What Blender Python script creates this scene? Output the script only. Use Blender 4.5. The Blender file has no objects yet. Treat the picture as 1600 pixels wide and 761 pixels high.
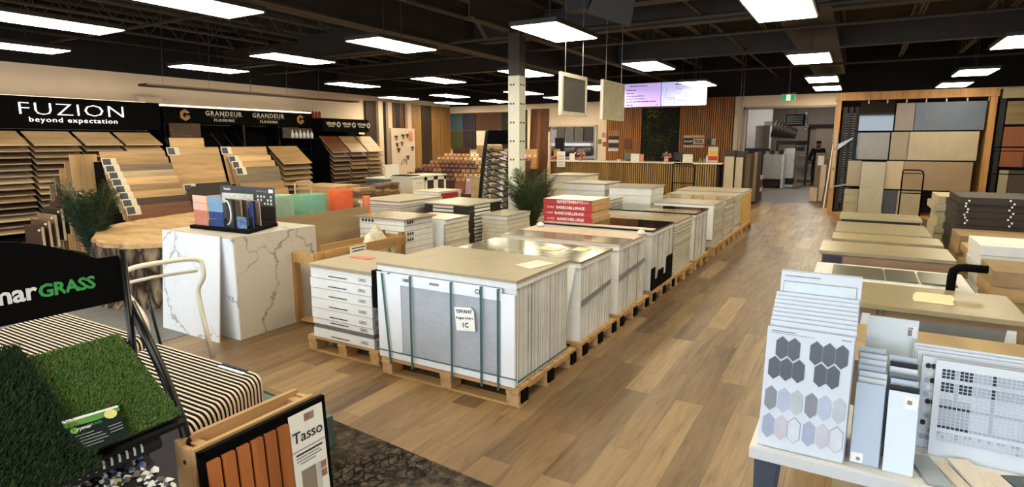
import bpy, bmesh, math, random
from mathutils import Matrix, Vector, Euler
random.seed(7)
SC = bpy.context.scene
COL = SC.collection
R = math.radians

# ---------------------------------------------------------------- camera, light, exposure
cd = bpy.data.cameras.new('camera'); cam = bpy.data.objects.new('camera', cd); COL.objects.link(cam)
cd.sensor_width = 36.0; cd.lens = 36.0 * 918 / 1600; cd.clip_start = 0.02; cd.clip_end = 200
cam.location = (0, 0, 1.70)
cam.rotation_euler = (R(90 - 9.796), 0, R(30.191))
SC.camera = cam
SC.view_settings.view_transform = 'Standard'; SC.view_settings.look = 'None'
SC.view_settings.gamma = 1.0; SC.view_settings.use_curve_mapping = False
SC.view_settings.exposure = 0.0
LAMP_STRENGTH = 22.0
LAMP_COLOR = (1.0, 0.88, 0.62)
w = bpy.data.worlds.new('daylight'); SC.world = w; w.use_nodes = True
nt = w.node_tree
bg = nt.nodes['Background']; bg.inputs[0].default_value = (0.75, 0.87, 1.0, 1); bg.inputs[1].default_value = 1.6
def sky_portal(name, loc, rot, sx, sy):
    ld = bpy.data.lights.new(name, 'AREA'); ld.shape = 'RECTANGLE'; ld.size = sx; ld.size_y = sy
    ld.color = (0.74, 0.87, 1.0); ld.energy = 420
    o = bpy.data.objects.new(name, ld); COL.objects.link(o); o.location = loc; o.rotation_euler = rot
    return o
# daylight falling in through the shop front behind the camera
sky_portal('shopfront_daylight', (-3.0, -2.9, 1.75), (R(90), 0, 0), 11.0, 2.5)

# ---------------------------------------------------------------- materials
def lin(c):
    return tuple(((v / 255.0) / 12.92 if v / 255.0 <= 0.04045 else ((v / 255.0 + 0.055) / 1.055) ** 2.4) for v in c)
_M = {}
def base_mat(name, rough=0.6, metal=0.0, spec=0.5):
    m = bpy.data.materials.new(name); m.use_nodes = True
    b = m.node_tree.nodes['Principled BSDF']
    b.inputs['Roughness'].default_value = rough; b.inputs['Metallic'].default_value = metal
    b.inputs['Specular IOR Level'].default_value = spec
    return m, m.node_tree, b
def N(t, kind, **kw):
    n = t.nodes.new(kind)
    for k, v in kw.items():
        if k in n.inputs: n.inputs[k].default_value = v
        else: setattr(n, k, v)
    return n
def coords(t, scale=(1, 1, 1), rot=(0, 0, 0)):
    tc = N(t, 'ShaderNodeTexCoord'); mp = N(t, 'ShaderNodeMapping')
    mp.inputs['Scale'].default_value = scale; mp.inputs['Rotation'].default_value = rot
    t.links.new(tc.outputs['Object'], mp.inputs[0]); return mp.outputs[0]
def ramp(t, fac, stops):
    r = N(t, 'ShaderNodeValToRGB'); e = r.color_ramp.elements
    e[0].position, e[0].color = stops[0][0], (*stops[0][1], 1)
    e[1].position, e[1].color = stops[-1][0], (*stops[-1][1], 1)
    for p, c in stops[1:-1]:
        x = e.new(p); x.color = (*c, 1)
    t.links.new(fac, r.inputs[0]); return r.outputs[0]
def mix(t, a, b, fac, mode='MIX'):
    m = N(t, 'ShaderNodeMix', data_type='RGBA', blend_type=mode)
    for s, v in ((m.inputs[6], a), (m.inputs[7], b)):
        if isinstance(v, tuple): s.default_value = (*v, 1)
        else: t.links.new(v, s)
    if isinstance(fac, float): m.inputs[0].default_value = fac
    else: t.links.new(fac, m.inputs[0])
    return m.outputs[2]
def sc(c, k): return tuple(max(0.0, v * k) for v in c)
def plain(name, rgb, rough=0.6, metal=0.0, var=0.12, scale=6.0, spec=0.5, bump=0.0):
    """painted / printed surface with a slight mottling"""
    if name in _M: return _M[name]
    m, t, b = base_mat(name, rough, metal, spec); c = lin(rgb)
    n = N(t, 'ShaderNodeTexNoise', Scale=scale, Detail=5.0, Roughness=0.6)
    t.links.new(coords(t), n.inputs['Vector'])
    col = ramp(t, n.outputs[0], [(0.3, sc(c, 1 - var)), (0.7, sc(c, 1 + var))])
    t.links.new(col, b.inputs['Base Color'])
    if bump:
        bp = N(t, 'ShaderNodeBump', Strength=bump, Distance=0.01)
        t.links.new(n.outputs[0], bp.inputs['Height']); t.links.new(bp.outputs[0], b.inputs['Normal'])
    _M[name] = m; return m
def wood(name, rgb, axis='y', var=0.28, rough=0.5, grain=26.0, dark=None, spec=0.4):
    if name in _M: return _M[name]
    m, t, b = base_mat(name, rough, 0, spec); c = lin(rgb)
    s = {'x': (0.08, 1, 1), 'y': (1, 0.08, 1), 'z': (1, 1, 0.08)}[axis]
    v = coords(t, s)
    n = N(t, 'ShaderNodeTexNoise', Scale=grain, Detail=7.0, Roughness=0.65, Distortion=0.6)
    t.links.new(v, n.inputs['Vector'])
    n2 = N(t, 'ShaderNodeTexNoise', Scale=grain * 0.25, Detail=3.0); t.links.new(v, n2.inputs['Vector'])
    d = dark or sc(c, 1 - 1.6 * var)
    col = ramp(t, n.outputs[0], [(0.3, d), (0.5, c), (0.72, sc(c, 1 + var))])
    col = mix(t, col, ramp(t, n2.outputs[0], [(0.35, sc((1, 1, 1), 0.72)), (0.65, (1.12, 1.12, 1.12))]), 0.8, 'MULTIPLY')
    t.links.new(col, b.inputs['Base Color'])
    _M[name] = m; return m
def emis(name, rgb, strength):
    if name in _M: return _M[name]
    m, t, b = base_mat(name, 0.5); b.inputs['Base Color'].default_value = (*rgb, 1)
    b.inputs['Emission Color'].default_value = (*rgb, 1); b.inputs['Emission Strength'].default_value = strength
    _M[name] = m; return m
def layered(name, light, dark, period, duty=0.2, axis=2, rough=0.55, var=0.1):
    """carton pile printed / slotted in repeated thin layers along one axis"""
    if name in _M: return _M[name]
    m, t, b = base_mat(name, rough); a, d = lin(light), lin(dark)
    v = coords(t); sp = N(t, 'ShaderNodeSeparateXYZ'); t.links.new(v, sp.inputs[0])
    no = N(t, 'ShaderNodeTexNoise', Scale=5.0, Detail=3.0); t.links.new(v, no.inputs['Vector'])
    ma = N(t, 'ShaderNodeMath', operation='MULTIPLY_ADD'); t.links.new(sp.outputs[axis], ma.inputs[0])
    ma.inputs[1].default_value = 1.0 / period
    k = N(t, 'ShaderNodeMath', operation='MULTIPLY'); t.links.new(no.outputs[0], k.inputs[0]); k.inputs[1].default_value = 0.35
    t.links.new(k.outputs[0], ma.inputs[2])
    fr = N(t, 'ShaderNodeMath', operation='FRACT'); t.links.new(ma.outputs[0], fr.inputs[0])
    col = ramp(t, fr.outputs[0], [(0.0, d), (duty * 0.6, d), (duty, a), (1.0, sc(a, 1 - var))])
    col = mix(t, col, ramp(t, no.outputs[0], [(0.35, (0.8, 0.8, 0.8)), (0.65, (1.05, 1.05, 1.05))]), 0.7, 'MULTIPLY')
    t.links.new(col, b.inputs['Base Color'])
    _M[name] = m; return m

def floor_mat():
    m, t, b = base_mat('oak_vinyl_plank', 0.36, 0, 0.5)
    v = coords(t, (1, 1, 1), (0, 0, R(90)))
    br = N(t, 'ShaderNodeTexBrick', Scale=1.0)
    br.offset = 0.37; br.offset_frequency = 2
    for k, val in (('Mortar Size', 0.0012), ('Brick Width', 1.25), ('Row Height', 0.182), ('Bias', 0.0), ('Mortar Smooth', 0.1)):
        br.inputs[k].default_value = val
    br.inputs['Color1'].default_value = (0, 0, 0, 1); br.inputs['Color2'].default_value = (1, 1, 1, 1)
    br.inputs['Mortar'].default_value = (0.5, 0.5, 0.5, 1)
    t.links.new(v, br.inputs['Vector'])
    vg = coords(t, (1, 0.09, 1))
    # shift the grain from plank to plank
    add = N(t, 'ShaderNodeVectorMath', operation='MULTIPLY_ADD')
    t.links.new(br.outputs['Color'], add.inputs[0]); add.inputs[1].default_value = (7, 3, 5); t.links.new(vg, add.inputs[2])
    n = N(t, 'ShaderNodeTexNoise', Scale=15.0, Detail=9.0, Roughness=0.68, Distortion=1.2)
    t.links.new(add.outputs[0], n.inputs['Vector'])
    n2 = N(t, 'ShaderNodeTexNoise', Scale=4.0, Detail=3.0, Distortion=1.0); t.links.new(add.outputs[0], n2.inputs['Vector'])
    base = ramp(t, br.outputs['Color'], [(0.0, lin((102, 80, 55))), (0.35, lin((122, 98, 69))), (0.7, lin((134, 109, 77))), (1.0, lin((152, 127, 92)))])
    g = ramp(t, n.outputs[0], [(0.28, (0.42, 0.36, 0.32)), (0.44, (0.84, 0.81, 0.79)), (0.56, (1.0, 1.0, 1.0)), (0.75, (1.2, 1.18, 1.15))])
    col = mix(t, base, g, 0.85, 'MULTIPLY')
    g2 = ramp(t, n2.outputs[0], [(0.33, (0.66, 0.62, 0.58)), (0.48, (1.0, 1.0, 1.0)), (0.7, (1.08, 1.07, 1.05))])
    col = mix(t, col, g2, 0.75, 'MULTIPLY')
    mort = ramp(t, br.outputs['Fac'], [(0.0, (1, 1, 1)), (1.0, (0.35, 0.28, 0.22))])
    col = mix(t, col, mort, 0.9, 'MULTIPLY')
    t.links.new(col, b.inputs['Base Color'])
    r = ramp(t, n.outputs[0], [(0.3, (0.5, 0.5, 0.5)), (0.7, (0.33, 0.33, 0.33))]); t.links.new(r, b.inputs['Roughness'])
    bp = N(t, 'ShaderNodeBump', Strength=0.12, Distance=0.004)
    t.links.new(n.outputs[0], bp.inputs['Height']); t.links.new(bp.outputs[0], b.inputs['Normal'])
    return m
def cracked_carpet():
    m, t, b = base_mat('cracked_pattern_carpet', 0.95, 0, 0.1)
    v = coords(t)
    nz = N(t, 'ShaderNodeTexNoise', Scale=3.5, Detail=5.0); t.links.new(v, nz.inputs['Vector'])
    ad = N(t, 'ShaderNodeVectorMath', operation='MULTIPLY_ADD'); t.links.new(nz.outputs['Color'], ad.inputs[0])
    ad.inputs[1].default_value = (0.30, 0.30, 0.30); t.links.new(v, ad.inputs[2])
    vo = N(t, 'ShaderNodeTexVoronoi', Scale=17.0, feature='DISTANCE_TO_EDGE'); t.links.new(ad.outputs[0], vo.inputs['Vector'])
    n = N(t, 'ShaderNodeTexNoise', Scale=14.0, Detail=8.0, Roughness=0.75); t.links.new(v, n.inputs['Vector'])
    n2 = N(t, 'ShaderNodeTexNoise', Scale=2.2, Detail=4.0); t.links.new(v, n2.inputs['Vector'])
    col = ramp(t, n.outputs[0], [(0.34, lin((30, 28, 27))), (0.5, lin((68, 62, 55))), (0.66, lin((108, 96, 80)))])
    cr = ramp(t, vo.outputs['Distance'], [(0.03, (0.12, 0.12, 0.12)), (0.14, (1, 1, 1))])
    msk = ramp(t, n2.outputs[0], [(0.42, (0, 0, 0)), (0.55, (1, 1, 1))])
    col2 = mix(t, col, cr, 1.0, 'MULTIPLY')
    t.links.new(mix(t, col, col2, msk), b.inputs['Base Color'])
    return m
def marble(name, base, vein, scale=1.3, seed=0.0, rough=0.3, amount=0.5):
    if name in _M: return _M[name]
    m, t, b = base_mat(name, rough, 0, 0.5)
    tc = N(t, 'ShaderNodeTexCoord'); mp = N(t, 'ShaderNodeMapping'); t.links.new(tc.outputs['Object'], mp.inputs[0])
    mp.inputs['Location'].default_value = (seed, seed * 1.7, seed * 0.6); v = mp.outputs[0]
    nz = N(t, 'ShaderNodeTexNoise', Scale=2.1, Detail=7.0, Roughness=0.6); t.links.new(v, nz.inputs['Vector'])
    ad = N(t, 'ShaderNodeVectorMath', operation='MULTIPLY_ADD'); t.links.new(nz.outputs['Color'], ad.inputs[0])
    ad.inputs[1].default_value = (0.62, 0.62, 0.62); t.links.new(v, ad.inputs[2])
    vo = N(t, 'ShaderNodeTexVoronoi', Scale=scale, feature='DISTANCE_TO_EDGE'); t.links.new(ad.outputs[0], vo.inputs['Vector'])
    nm = N(t, 'ShaderNodeTexNoise', Scale=1.6, Detail=2.0); t.links.new(v, nm.inputs['Vector'])
    width = N(t, 'ShaderNodeMath', operation='MULTIPLY'); t.links.new(nm.outputs[0], width.inputs[0]); width.inputs[1].default_value = 0.055
    dv = N(t, 'ShaderNodeMath', operation='DIVIDE'); t.links.new(vo.outputs['Distance'], dv.inputs[0]); t.links.new(width.outputs[0], dv.inputs[1])
    c, d = lin(base), lin(vein)
    big = ramp(t, dv.outputs[0], [(0.0, d), (0.3, tuple(0.5 * (x + y) for x, y in zip(c, d))), (0.62, c)])
    msk = ramp(t, nm.outputs[0], [(0.36, (0, 0, 0)), (0.5, (1, 1, 1))])
    v2 = N(t, 'ShaderNodeTexVoronoi', Scale=scale * 2.6, feature='DISTANCE_TO_EDGE'); t.links.new(ad.outputs[0], v2.inputs['Vector'])
    fine = ramp(t, v2.outputs['Distance'], [(0.0, (0.62, 0.62, 0.63)), (0.016, (1, 1, 1))])
    col = mix(t, c, big, msk); col = mix(t, col, mix(t, (1.0, 1.0, 1.0), fine, msk), amount, 'MULTIPLY')
    t.links.new(col, b.inputs['Base Color']); _M[name] = m; return m
def concrete(name, rgb, rough=0.35, var=0.16, scale=3.0, spec=0.5):
    if name in _M: return _M[name]
    m, t, b = base_mat(name, rough, 0, spec); c = lin(rgb)
    v = coords(t)
    n = N(t, 'ShaderNodeTexNoise', Scale=scale, Detail=10.0, Roughness=0.72); t.links.new(v, n.inputs['Vector'])
    n2 = N(t, 'ShaderNodeTexNoise', Scale=scale * 12, Detail=4.0, Roughness=0.8); t.links.new(v, n2.inputs['Vector'])
    col = ramp(t, n.outputs[0], [(0.32, sc(c, 1 - var)), (0.5, c), (0.68, sc(c, 1 + var))])
    col = mix(t, col, ramp(t, n2.outputs[0], [(0.35, (0.86, 0.86, 0.86)), (0.6, (1.05, 1.05, 1.05))]), 0.7, 'MULTIPLY')
    t.links.new(col, b.inputs['Base Color']); _M[name] = m; return m

# ---------------------------------------------------------------- mesh builder
class MB:
    def __init__(s): s.v = []; s.f = []; s.m = []
    def add(s, vs, fs, mi=0):
        o = len(s.v); s.v += [tuple(p) for p in vs]; s.f += [tuple(o + i for i in f) for f in fs]; s.m += [mi] * len(fs); return s
    def box(s, c, d, rot=None, mi=0, taper=1.0, mtop=None):
        """centre c, full size d, optional Matrix/euler rotation about the centre"""
        M = (Euler(rot).to_matrix() if rot and not isinstance(rot, Matrix) else rot) or Matrix.Identity(3)
        c = Vector(c); vs = []
        for z in (-.5, .5):
            for x, y in ((-.5, -.5), (.5, -.5), (.5, .5), (-.5, .5)):
                k = taper if z > 0 else 1.0
                vs.append(c + M @ Vector((x * d[0] * k, y * d[1] * k, z * d[2])))
        s.add(vs, [(0, 3, 2, 1), (0, 1, 5, 4), (1, 2, 6, 5), (2, 3, 7, 6), (3, 0, 4, 7)], mi)
        s.add(vs[4:], [(0, 1, 2, 3)], mi if mtop is None else mtop); return s
    def b2(s, x0, x1, y0, y1, z0, z1, mi=0, mtop=None):
        return s.box(((x0 + x1) / 2, (y0 + y1) / 2, (z0 + z1) / 2), (abs(x1 - x0), abs(y1 - y0), abs(z1 - z0)), None, mi, 1.0, mtop)
    def slab(s, quad, n, th, mi=0, medge=None):
        """a board: four corner points of the front face, thickness th behind along -n"""
        q = [Vector(p) for p in quad]; n = Vector(n).normalized(); k = [p - n * th for p in q]
        s.add(q, [(0, 1, 2, 3)], mi); s.add(q + k, [(7, 6, 5, 4), (0, 4, 5, 1), (1, 5, 6, 2), (2, 6, 7, 3), (3, 7, 4, 0)], mi if medge is None else medge)
        return s
    def tube(s, pts, r, seg=8, mi=0, cap=True):
        pts = [Vector(p) for p in pts]; rs = r if isinstance(r, (list, tuple)) else [r] * len(pts)
        rings = []; up = Vector((0, 0, 1))
        prev = None
        for i, p in enumerate(pts):
            a = pts[max(0, i - 1)]; b = pts[min(len(pts) - 1, i + 1)]; t = (b - a)
            if t.length < 1e-9: t = Vector((0, 0, 1))
            t.normalize()
            if prev is None:
                ref = up if abs(t.z) < 0.9 else Vector((1, 0, 0)); u = t.cross(ref).normalized()
            else:
                u = (prev - t * prev.dot(t)); u = u.normalized() if u.length > 1e-6 else t.cross(up).normalized()
            prev = u; w_ = t.cross(u)
            rings.append([p + (u * math.cos(2 * math.pi * k / seg) + w_ * math.sin(2 * math.pi * k / seg)) * rs[i] for k in range(seg)])
        vs = [q for ring in rings for q in ring]; fs = []
        for i in range(len(pts) - 1):
            for k in range(seg):
                a = i * seg + k; b = i * seg + (k + 1) % seg; fs.append((a, b, b + seg, a + seg))
        if cap: fs += [tuple(range(seg))[::-1], tuple(range((len(pts) - 1) * seg, len(pts) * seg))]
        return s.add(vs, fs, mi)
    def cyl(s, c, r, h, seg=20, mi=0, r2=None, mtop=None):
        c = Vector(c); r2 = r if r2 is None else r2
        a = [c + Vector((math.cos(2 * math.pi * k / seg) * r, math.sin(2 * math.pi * k / seg) * r, 0)) for k in range(seg)]
        b = [c + Vector((math.cos(2 * math.pi * k / seg) * r2, math.sin(2 * math.pi * k / seg) * r2, h)) for k in range(seg)]
        s.add(a + b, [(k, (k + 1) % seg, (k + 1) % seg + seg, k + seg) for k in range(seg)] + [tuple(range(seg))[::-1]], mi)
        return s.add(b, [tuple(range(seg))], mi if mtop is None else mtop)
    def lathe(s, c, prof, seg=16, mi=0):
        c = Vector(c); vs = []; fs = []
        for r, z in prof:
            vs += [c + Vector((math.cos(2 * math.pi * k / seg) * r, math.sin(2 * math.pi * k / seg) * r, z)) for k in range(seg)]
        for i in range(len(prof) - 1):
            for k in range(seg): fs.append((i * seg + k, i * seg + (k + 1) % seg, (i + 1) * seg + (k + 1) % seg, (i + 1) * seg + k))
        fs += [tuple(range(seg))[::-1], tuple(range((len(prof) - 1) * seg, len(prof) * seg))]
        return s.add(vs, fs, mi)
    def poly(s, pts, ext, mi=0, mside=None):
        """flat outline extruded by the vector ext"""
        p = [Vector(q) for q in pts]; e = Vector(ext); n = len(p)
        s.add([q + e for q in p], [tuple(range(n))], mi); s.add(p, [tuple(range(n))[::-1]], mi)
        return s.add(p + [q + e for q in p], [(i, (i + 1) % n, n + (i + 1) % n, n + i) for i in range(n)], mi if mside is None else mside)
    def quad(s, a, b, c, d, mi=0): return s.add([a, b, c, d], [(0, 1, 2, 3)], mi)

def empty(name, loc, rz=0.0):
    o = bpy.data.objects.new(name, None); o.location = loc; o.rotation_euler = (0, 0, rz); o.empty_display_size = 0.1
    COL.objects.link(o); return o
def tag(o, label=None, cat=None, group=None, kind=None):
    if label: o['label'] = label
    if cat: o['category'] = cat
    if group: o['group'] = group
    if kind: o['kind'] = kind
    return o
def thing(name, label, cat, loc=(0, 0, 0), group=None):
    return tag(empty(name, loc), label, cat, group)
def rootmat(o):
    while o.parent: o = o.parent
    return Matrix.Translation(o.location) @ o.rotation_euler.to_matrix().to_4x4()
def build(name, mb, mats, parent=None, loc=None, smooth=False, bevel=0.0, recalc=False):
    """link ONE mesh object; vertices are given in room metres and stored relative to the thing they belong to"""
    me = bpy.data.meshes.new(name)
    if parent is not None: inv = rootmat(parent).inverted(); L = None
    else:
        L = Vector(loc) if loc is not None else Vector((sum(p[0] for p in mb.v) / len(mb.v), sum(p[1] for p in mb.v) / len(mb.v), min(p[2] for p in mb.v)))
        inv = Matrix.Translation(-L)
    me.from_pydata([inv @ Vector(p) for p in mb.v], [], mb.f)
    mats = mats if isinstance(mats, (list, tuple)) else [mats]
    for m in mats: me.materials.append(m)
    if len(mats) > 1: me.polygons.foreach_set('material_index', mb.m)
    if smooth: me.polygons.foreach_set('use_smooth', [True] * len(me.polygons))
    me.update()
    o = bpy.data.objects.new(name, me); COL.objects.link(o)
    if parent is not None: o.parent = parent
    else: o.location = L
    if recalc:
        bm = bmesh.new(); bm.from_mesh(me); bmesh.ops.recalc_face_normals(bm, faces=bm.faces); bm.to_mesh(me); bm.free()
    if bevel:
        b = o.modifiers.new('bevel', 'BEVEL'); b.width = bevel; b.segments = 2; b.limit_method = 'ANGLE'
    return o
def solo(name, mb, mats, label, cat, group=None, **k):
    return tag(build(name, mb, mats, **k), label, cat, group)
_tn = [1]
def struct(name, mb, mats, **k):
    lab = None
    if name.startswith('trim_') and name != 'trim_1': _tn[0] += 1; lab = 'dark ' + name[5:].replace('_', ' ') if k.pop('dark', True) else None; name = 'trim_%d' % _tn[0]
    return tag(build(name, mb, mats, **k), kind='structure')
def dup(o, dloc=(0, 0, 0), label=None, parent=None, mats=None):
    c = o.copy(); COL.objects.link(c)
    if parent is None:
        c.location = Vector(o.location) + Vector(dloc)
        if label: c['label'] = label
    else: c.parent = parent
    for ch in o.children: dup(ch, parent=c)
    return c
_fonts = {}
def text(name, s, size, mat, parent, origin, xdir, ydir, label=None, align='CENTER', depth=0.0015, sx=1.0, spacing=1.0, bold=0.0, yal='CENTER'):
    """lettering as a mesh; origin, reading direction and up direction in room metres"""
    cu = bpy.data.curves.new('lettering', 'FONT'); cu.body = s; cu.size = size; cu.align_x = align; cu.align_y = yal
    cu.extrude = depth; cu.space_character = spacing; cu.offset = bold; cu.resolution_u = 2
    o = bpy.data.objects.new('lettering_curve', cu); COL.objects.link(o)
    bpy.context.view_layer.update()
    me = bpy.data.meshes.new_from_object(o.evaluated_get(bpy.context.evaluated_depsgraph_get()))
    COL.objects.unlink(o); bpy.data.objects.remove(o); bpy.data.curves.remove(cu)
    X = Vector(xdir).normalized(); Y = Vector(ydir).normalized(); Z = X.cross(Y)
    M = Matrix((X * sx, Y, Z)).transposed().to_4x4(); M.translation = Vector(origin) + Z * depth
    me.transform(rootmat(parent).inverted() @ M if parent else M)
    me.materials.clear(); me.materials.append(mat); me.name = name
    r = bpy.data.objects.new(name, me); COL.objects.link(r)
    if parent: r.parent = parent
    if label: r['label'] = label
    return r
ORD = ['bottom', 'second', 'third', 'fourth', 'fifth', 'sixth', 'seventh', 'eighth', 'ninth', 'tenth', 'eleventh', 'twelfth', 'thirteenth', 'fourteenth', 'fifteenth', 'sixteenth', 'seventeenth', 'eighteenth', 'nineteenth', 'twentieth', 'twenty-first', 'twenty-second']
def from_bottom(i, n): return 'bottommost' if i == 0 else ('topmost' if i == n - 1 else ORD[i] + ' from the bottom')
def nth(i): return 'first' if i == 0 else ORD[i]

# shared palette
M_FLOOR = floor_mat(); M_CARPET = cracked_carpet()
M_GREYFLOOR = wood('grey_plank_vinyl', (104, 106, 108), 'y', 0.2, 0.45, 18)
M_WHITEWALL = plain('cream_painted_block', (232, 210, 184), 0.8, var=0.03, scale=2)
M_LEFTWALL = plain('cream_block_left', (250, 225, 194), 0.85, var=0.03, scale=1.5)
M_BLACKCEIL = plain('black_painted_steel', (34, 29, 25), 0.75, var=0.2, scale=3)
M_BLACKDECK = plain('black_painted_deck', (22, 18, 15), 0.9, var=0.3, scale=2)
M_DUCT = plain('black_painted_duct', (50, 43, 37), 0.6, var=0.15)
M_BLACK = plain('black_laminate', (8, 8, 8), 0.75, var=0.15, spec=0.08)
M_BLACKMETAL = plain('black_powder_coat', (12, 12, 13), 0.35, spec=0.4)
M_WHITE = plain('white_print_board', (226, 229, 233), 0.5, var=0.03)
M_WHITECARTON = plain('white_carton', (222, 222, 220), 0.6, var=0.06, scale=9)
M_CARD = wood('brown_cardboard', (168, 145, 110), 'y', 0.04, 0.8, 20)
M_PALLET = wood('pallet_pine', (186, 148, 98), 'x', 0.2, 0.75, 20)
M_PALLETY = wood('pallet_pine_long', (190, 152, 104), 'y', 0.2, 0.75, 20)
M_STRAP = plain('green_strap', (58, 92, 90), 0.4)
M_BLKPLASTIC = plain('black_plastic', (8, 8, 9), 0.75, spec=0.06)
M_PAPER = plain('white_paper', (236, 234, 228), 0.7, var=0.02)
M_INK = plain('black_ink', (28, 28, 30), 0.7, var=0.02)
M_GREYINK = plain('grey_ink', (130, 130, 134), 0.7, var=0.02)
M_GREY = plain('mid_grey_paint', (120, 122, 124), 0.6)
M_GLASS_LAMP = emis('lamp_diffuser', LAMP_COLOR, LAMP_STRENGTH)
M_LAMPFRAME = plain('lamp_frame_dark', (46, 40, 30), 0.5)
M_SILVER = plain('silver_metal', (150, 150, 150), 0.35, metal=0.8)
M_GREEN = plain('leaf_green', (38, 62, 30), 0.55, var=0.3, scale=12)

# ================================================================ SETTING
struct('floor', MB().b2(-13.6, 6.2, -3.2, 18.4, -0.1, 0.0), M_FLOOR, loc=(0, 0, 0))
struct('trim_1', MB().b2(-13.3, -5.05, 1.0, 9.5, 0.0, 0.004), M_GREYFLOOR, loc=(0, 0, 0))
tag(bpy.data.objects['trim_1'], 'grey plank flooring laid under the tree slab and wood displays')
mb = MB(); mb.poly([(-5.0, -1.5, 0.0), (-0.55, -1.5, 0.0), (-0.55, 2.19, 0.0), (-5.0, 2.59, 0.0)], (0, 0, 0.008))
solo('pattern_carpet', mb, M_CARPET, 'dark brown cracked-pattern carpet on the floor in the lower left corner', 'carpet', loc=(-2.7, 0.5, 0.0))
# the back room seen through the opening
m_bfloor = concrete('back_room_floor_grey', (92, 84, 78), 0.5)
struct('floor_back_room', MB().b2(-13.6, 6.2, 18.4, 34.0, -0.1, -0.001), m_bfloor, loc=(0, 18.4, 0))
def cut_wall(x0, x1, y, th, z0, z1, holes, mb=None):
    """wall in the XZ plane with rectangular holes (x0,x1,z0,z1)"""
    mb = mb or MB(); xs = sorted({x0, x1, *[h[0] for h in holes], *[h[1] for h in holes]})
    for a, b in zip(xs, xs[1:]):
        zs = [(z0, z1)]
        for h in holes:
            if h[0] <= a + 1e-6 and h[1] >= b - 1e-6:
                n = []
                for p, q in zs:
                    if h[2] > p: n.append((p, min(q, h[2])))
                    if h[3] < q: n.append((max(p, h[3]), q))
                zs = n
        for p, q in zs:
            if q - p > 1e-4: mb.b2(a, b, y, y + th, p, q)
    return mb
# back wall: cream up to 3.0 m, black band above
holes = [(-2.90, -0.62, 0.0, 2.63), (-9.27, -7.50, 1.05, 2.20)]
struct('wall_back', cut_wall(-13.6, 6.2, 18.4, 0.2, 0, 3.0, holes), M_WHITEWALL)
struct('wall_back_upper', MB().b2(-13.6, 6.2, 18.38, 18.6, 3.0, 4.4), M_BLACKDECK)
struct('wall_left', MB().b2(-13.6, -13.4, -3.2, 18.6, 0, 3.13), M_LEFTWALL)
struct('wall_left_upper', MB().b2(-13.62, -13.36, -3.2, 18.6, 3.13, 4.4), M_BLACKDECK)
struct('wall_right', MB().b2(6.2, 6.4, -3.2, 18.6, 0, 4.4), M_WHITEWALL)
struct('wall_front', cut_wall(-13.6, 6.2, -3.2, 0.2, 0, 4.4, [(-8.6, 2.6, 0.45, 3.05)]), M_WHITEWALL)
t = thing('window_1', 'shop front glazing', 'window', (-3.0, -3.1, 0.45)); del t['category']; t['kind'] = 'structure'
mb = MB()
for x in (-8.6, -5.8, -3.0, -0.2, 2.6): mb.b2(x - 0.04, x + 0.04, -3.16, -3.04, 0.45, 3.05)
mb.b2(-8.6, 2.6, -3.16, -3.04, 0.45, 0.53); mb.b2(-8.6, 2.6, -3.16, -3.04, 2.97, 3.05)
build('window_frame', mb, M_BLACKMETAL, t)
struct('ceiling', MB().b2(-13.6, 6.2, -3.2, 18.6, 4.3, 4.45), M_BLACKDECK)
# back room shell
m_broom = plain('back_room_grey_wall', (140, 130, 122), 0.85, var=0.05, scale=1)
m_bwhite = plain('back_room_white_wall', (196, 196, 198), 0.8, var=0.03)
struct('wall_back_room', MB().b2(-13.6, 6.2, 31.0, 31.2, 0, 4.4), m_broom)
struct('wall_back_room_left', MB().b2(-4.15, -3.98, 22.0, 31.0, 0, 4.4), m_broom)
struct('wall_back_room_partition', cut_wall(-4.15, -3.05, 25.9, 0.12, 0, 4.4, [(-3.66, -3.12, 1.2, 2.35)]), m_bwhite)
struct('wall_back_room_right', MB().b2(1.0, 1.2, 18.6, 31.0, 0, 4.4), m_broom)
struct('ceiling_back_room', MB().b2(-13.6, 6.2, 18.6, 31.2, 4.3, 4.45), M_BLACKDECK)
# jamb trims of the opening
mb = MB(); mb.b2(-2.96, -2.90, 18.36, 18.62, 0, 2.69); mb.b2(-0.62, -0.56, 18.36, 18.62, 0, 2.69); mb.b2(-2.96, -0.56, 18.36, 18.62, 2.63, 2.69)
struct('door_1', mb, plain('grey_trim', (150, 140, 128), 0.6))
# neighbouring room behind the office window
m_office = plain('office_wall_pale', (176, 170, 176), 0.8, var=0.03)
struct('wall_office', MB().b2(-12.0, -4.3, 21.6, 21.7, 0, 4.3), m_office)
struct('wall_office_side', MB().b2(-12.1, -12.0, 18.6, 21.7, 0, 4.3), m_office); struct('wall_office_side', MB().b2(-4.4, -4.3, 18.6, 21.7, 0, 4.3), m_office)
mb = MB(); mb.b2(-9.31, -9.25, 18.34, 18.62, 1.01, 2.24); mb.b2(-7.52, -7.46, 18.34, 18.62, 1.01, 2.24)
mb.b2(-9.31, -7.46, 18.34, 18.62, 2.20, 2.25); mb.b2(-9.31, -7.46, 18.32, 18.64, 1.01, 1.05)
t = struct('window_2', mb, plain('pale_window_trim', (190, 176, 160), 0.5))
build('pane', MB().b2(-9.25, -7.52, 18.47, 18.475, 1.05, 2.2), None or (lambda: (lambda m, t_, b: (b.inputs['Transmission Weight'].__setattr__('default_value', 1.0), b.inputs['IOR'].__setattr__('default_value', 1.02), b.inputs['Base Color'].__setattr__('default_value', (0.95, 0.97, 1, 1)), m)[-1])(*base_mat('window_glass', 0.02)))(), t)

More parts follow.
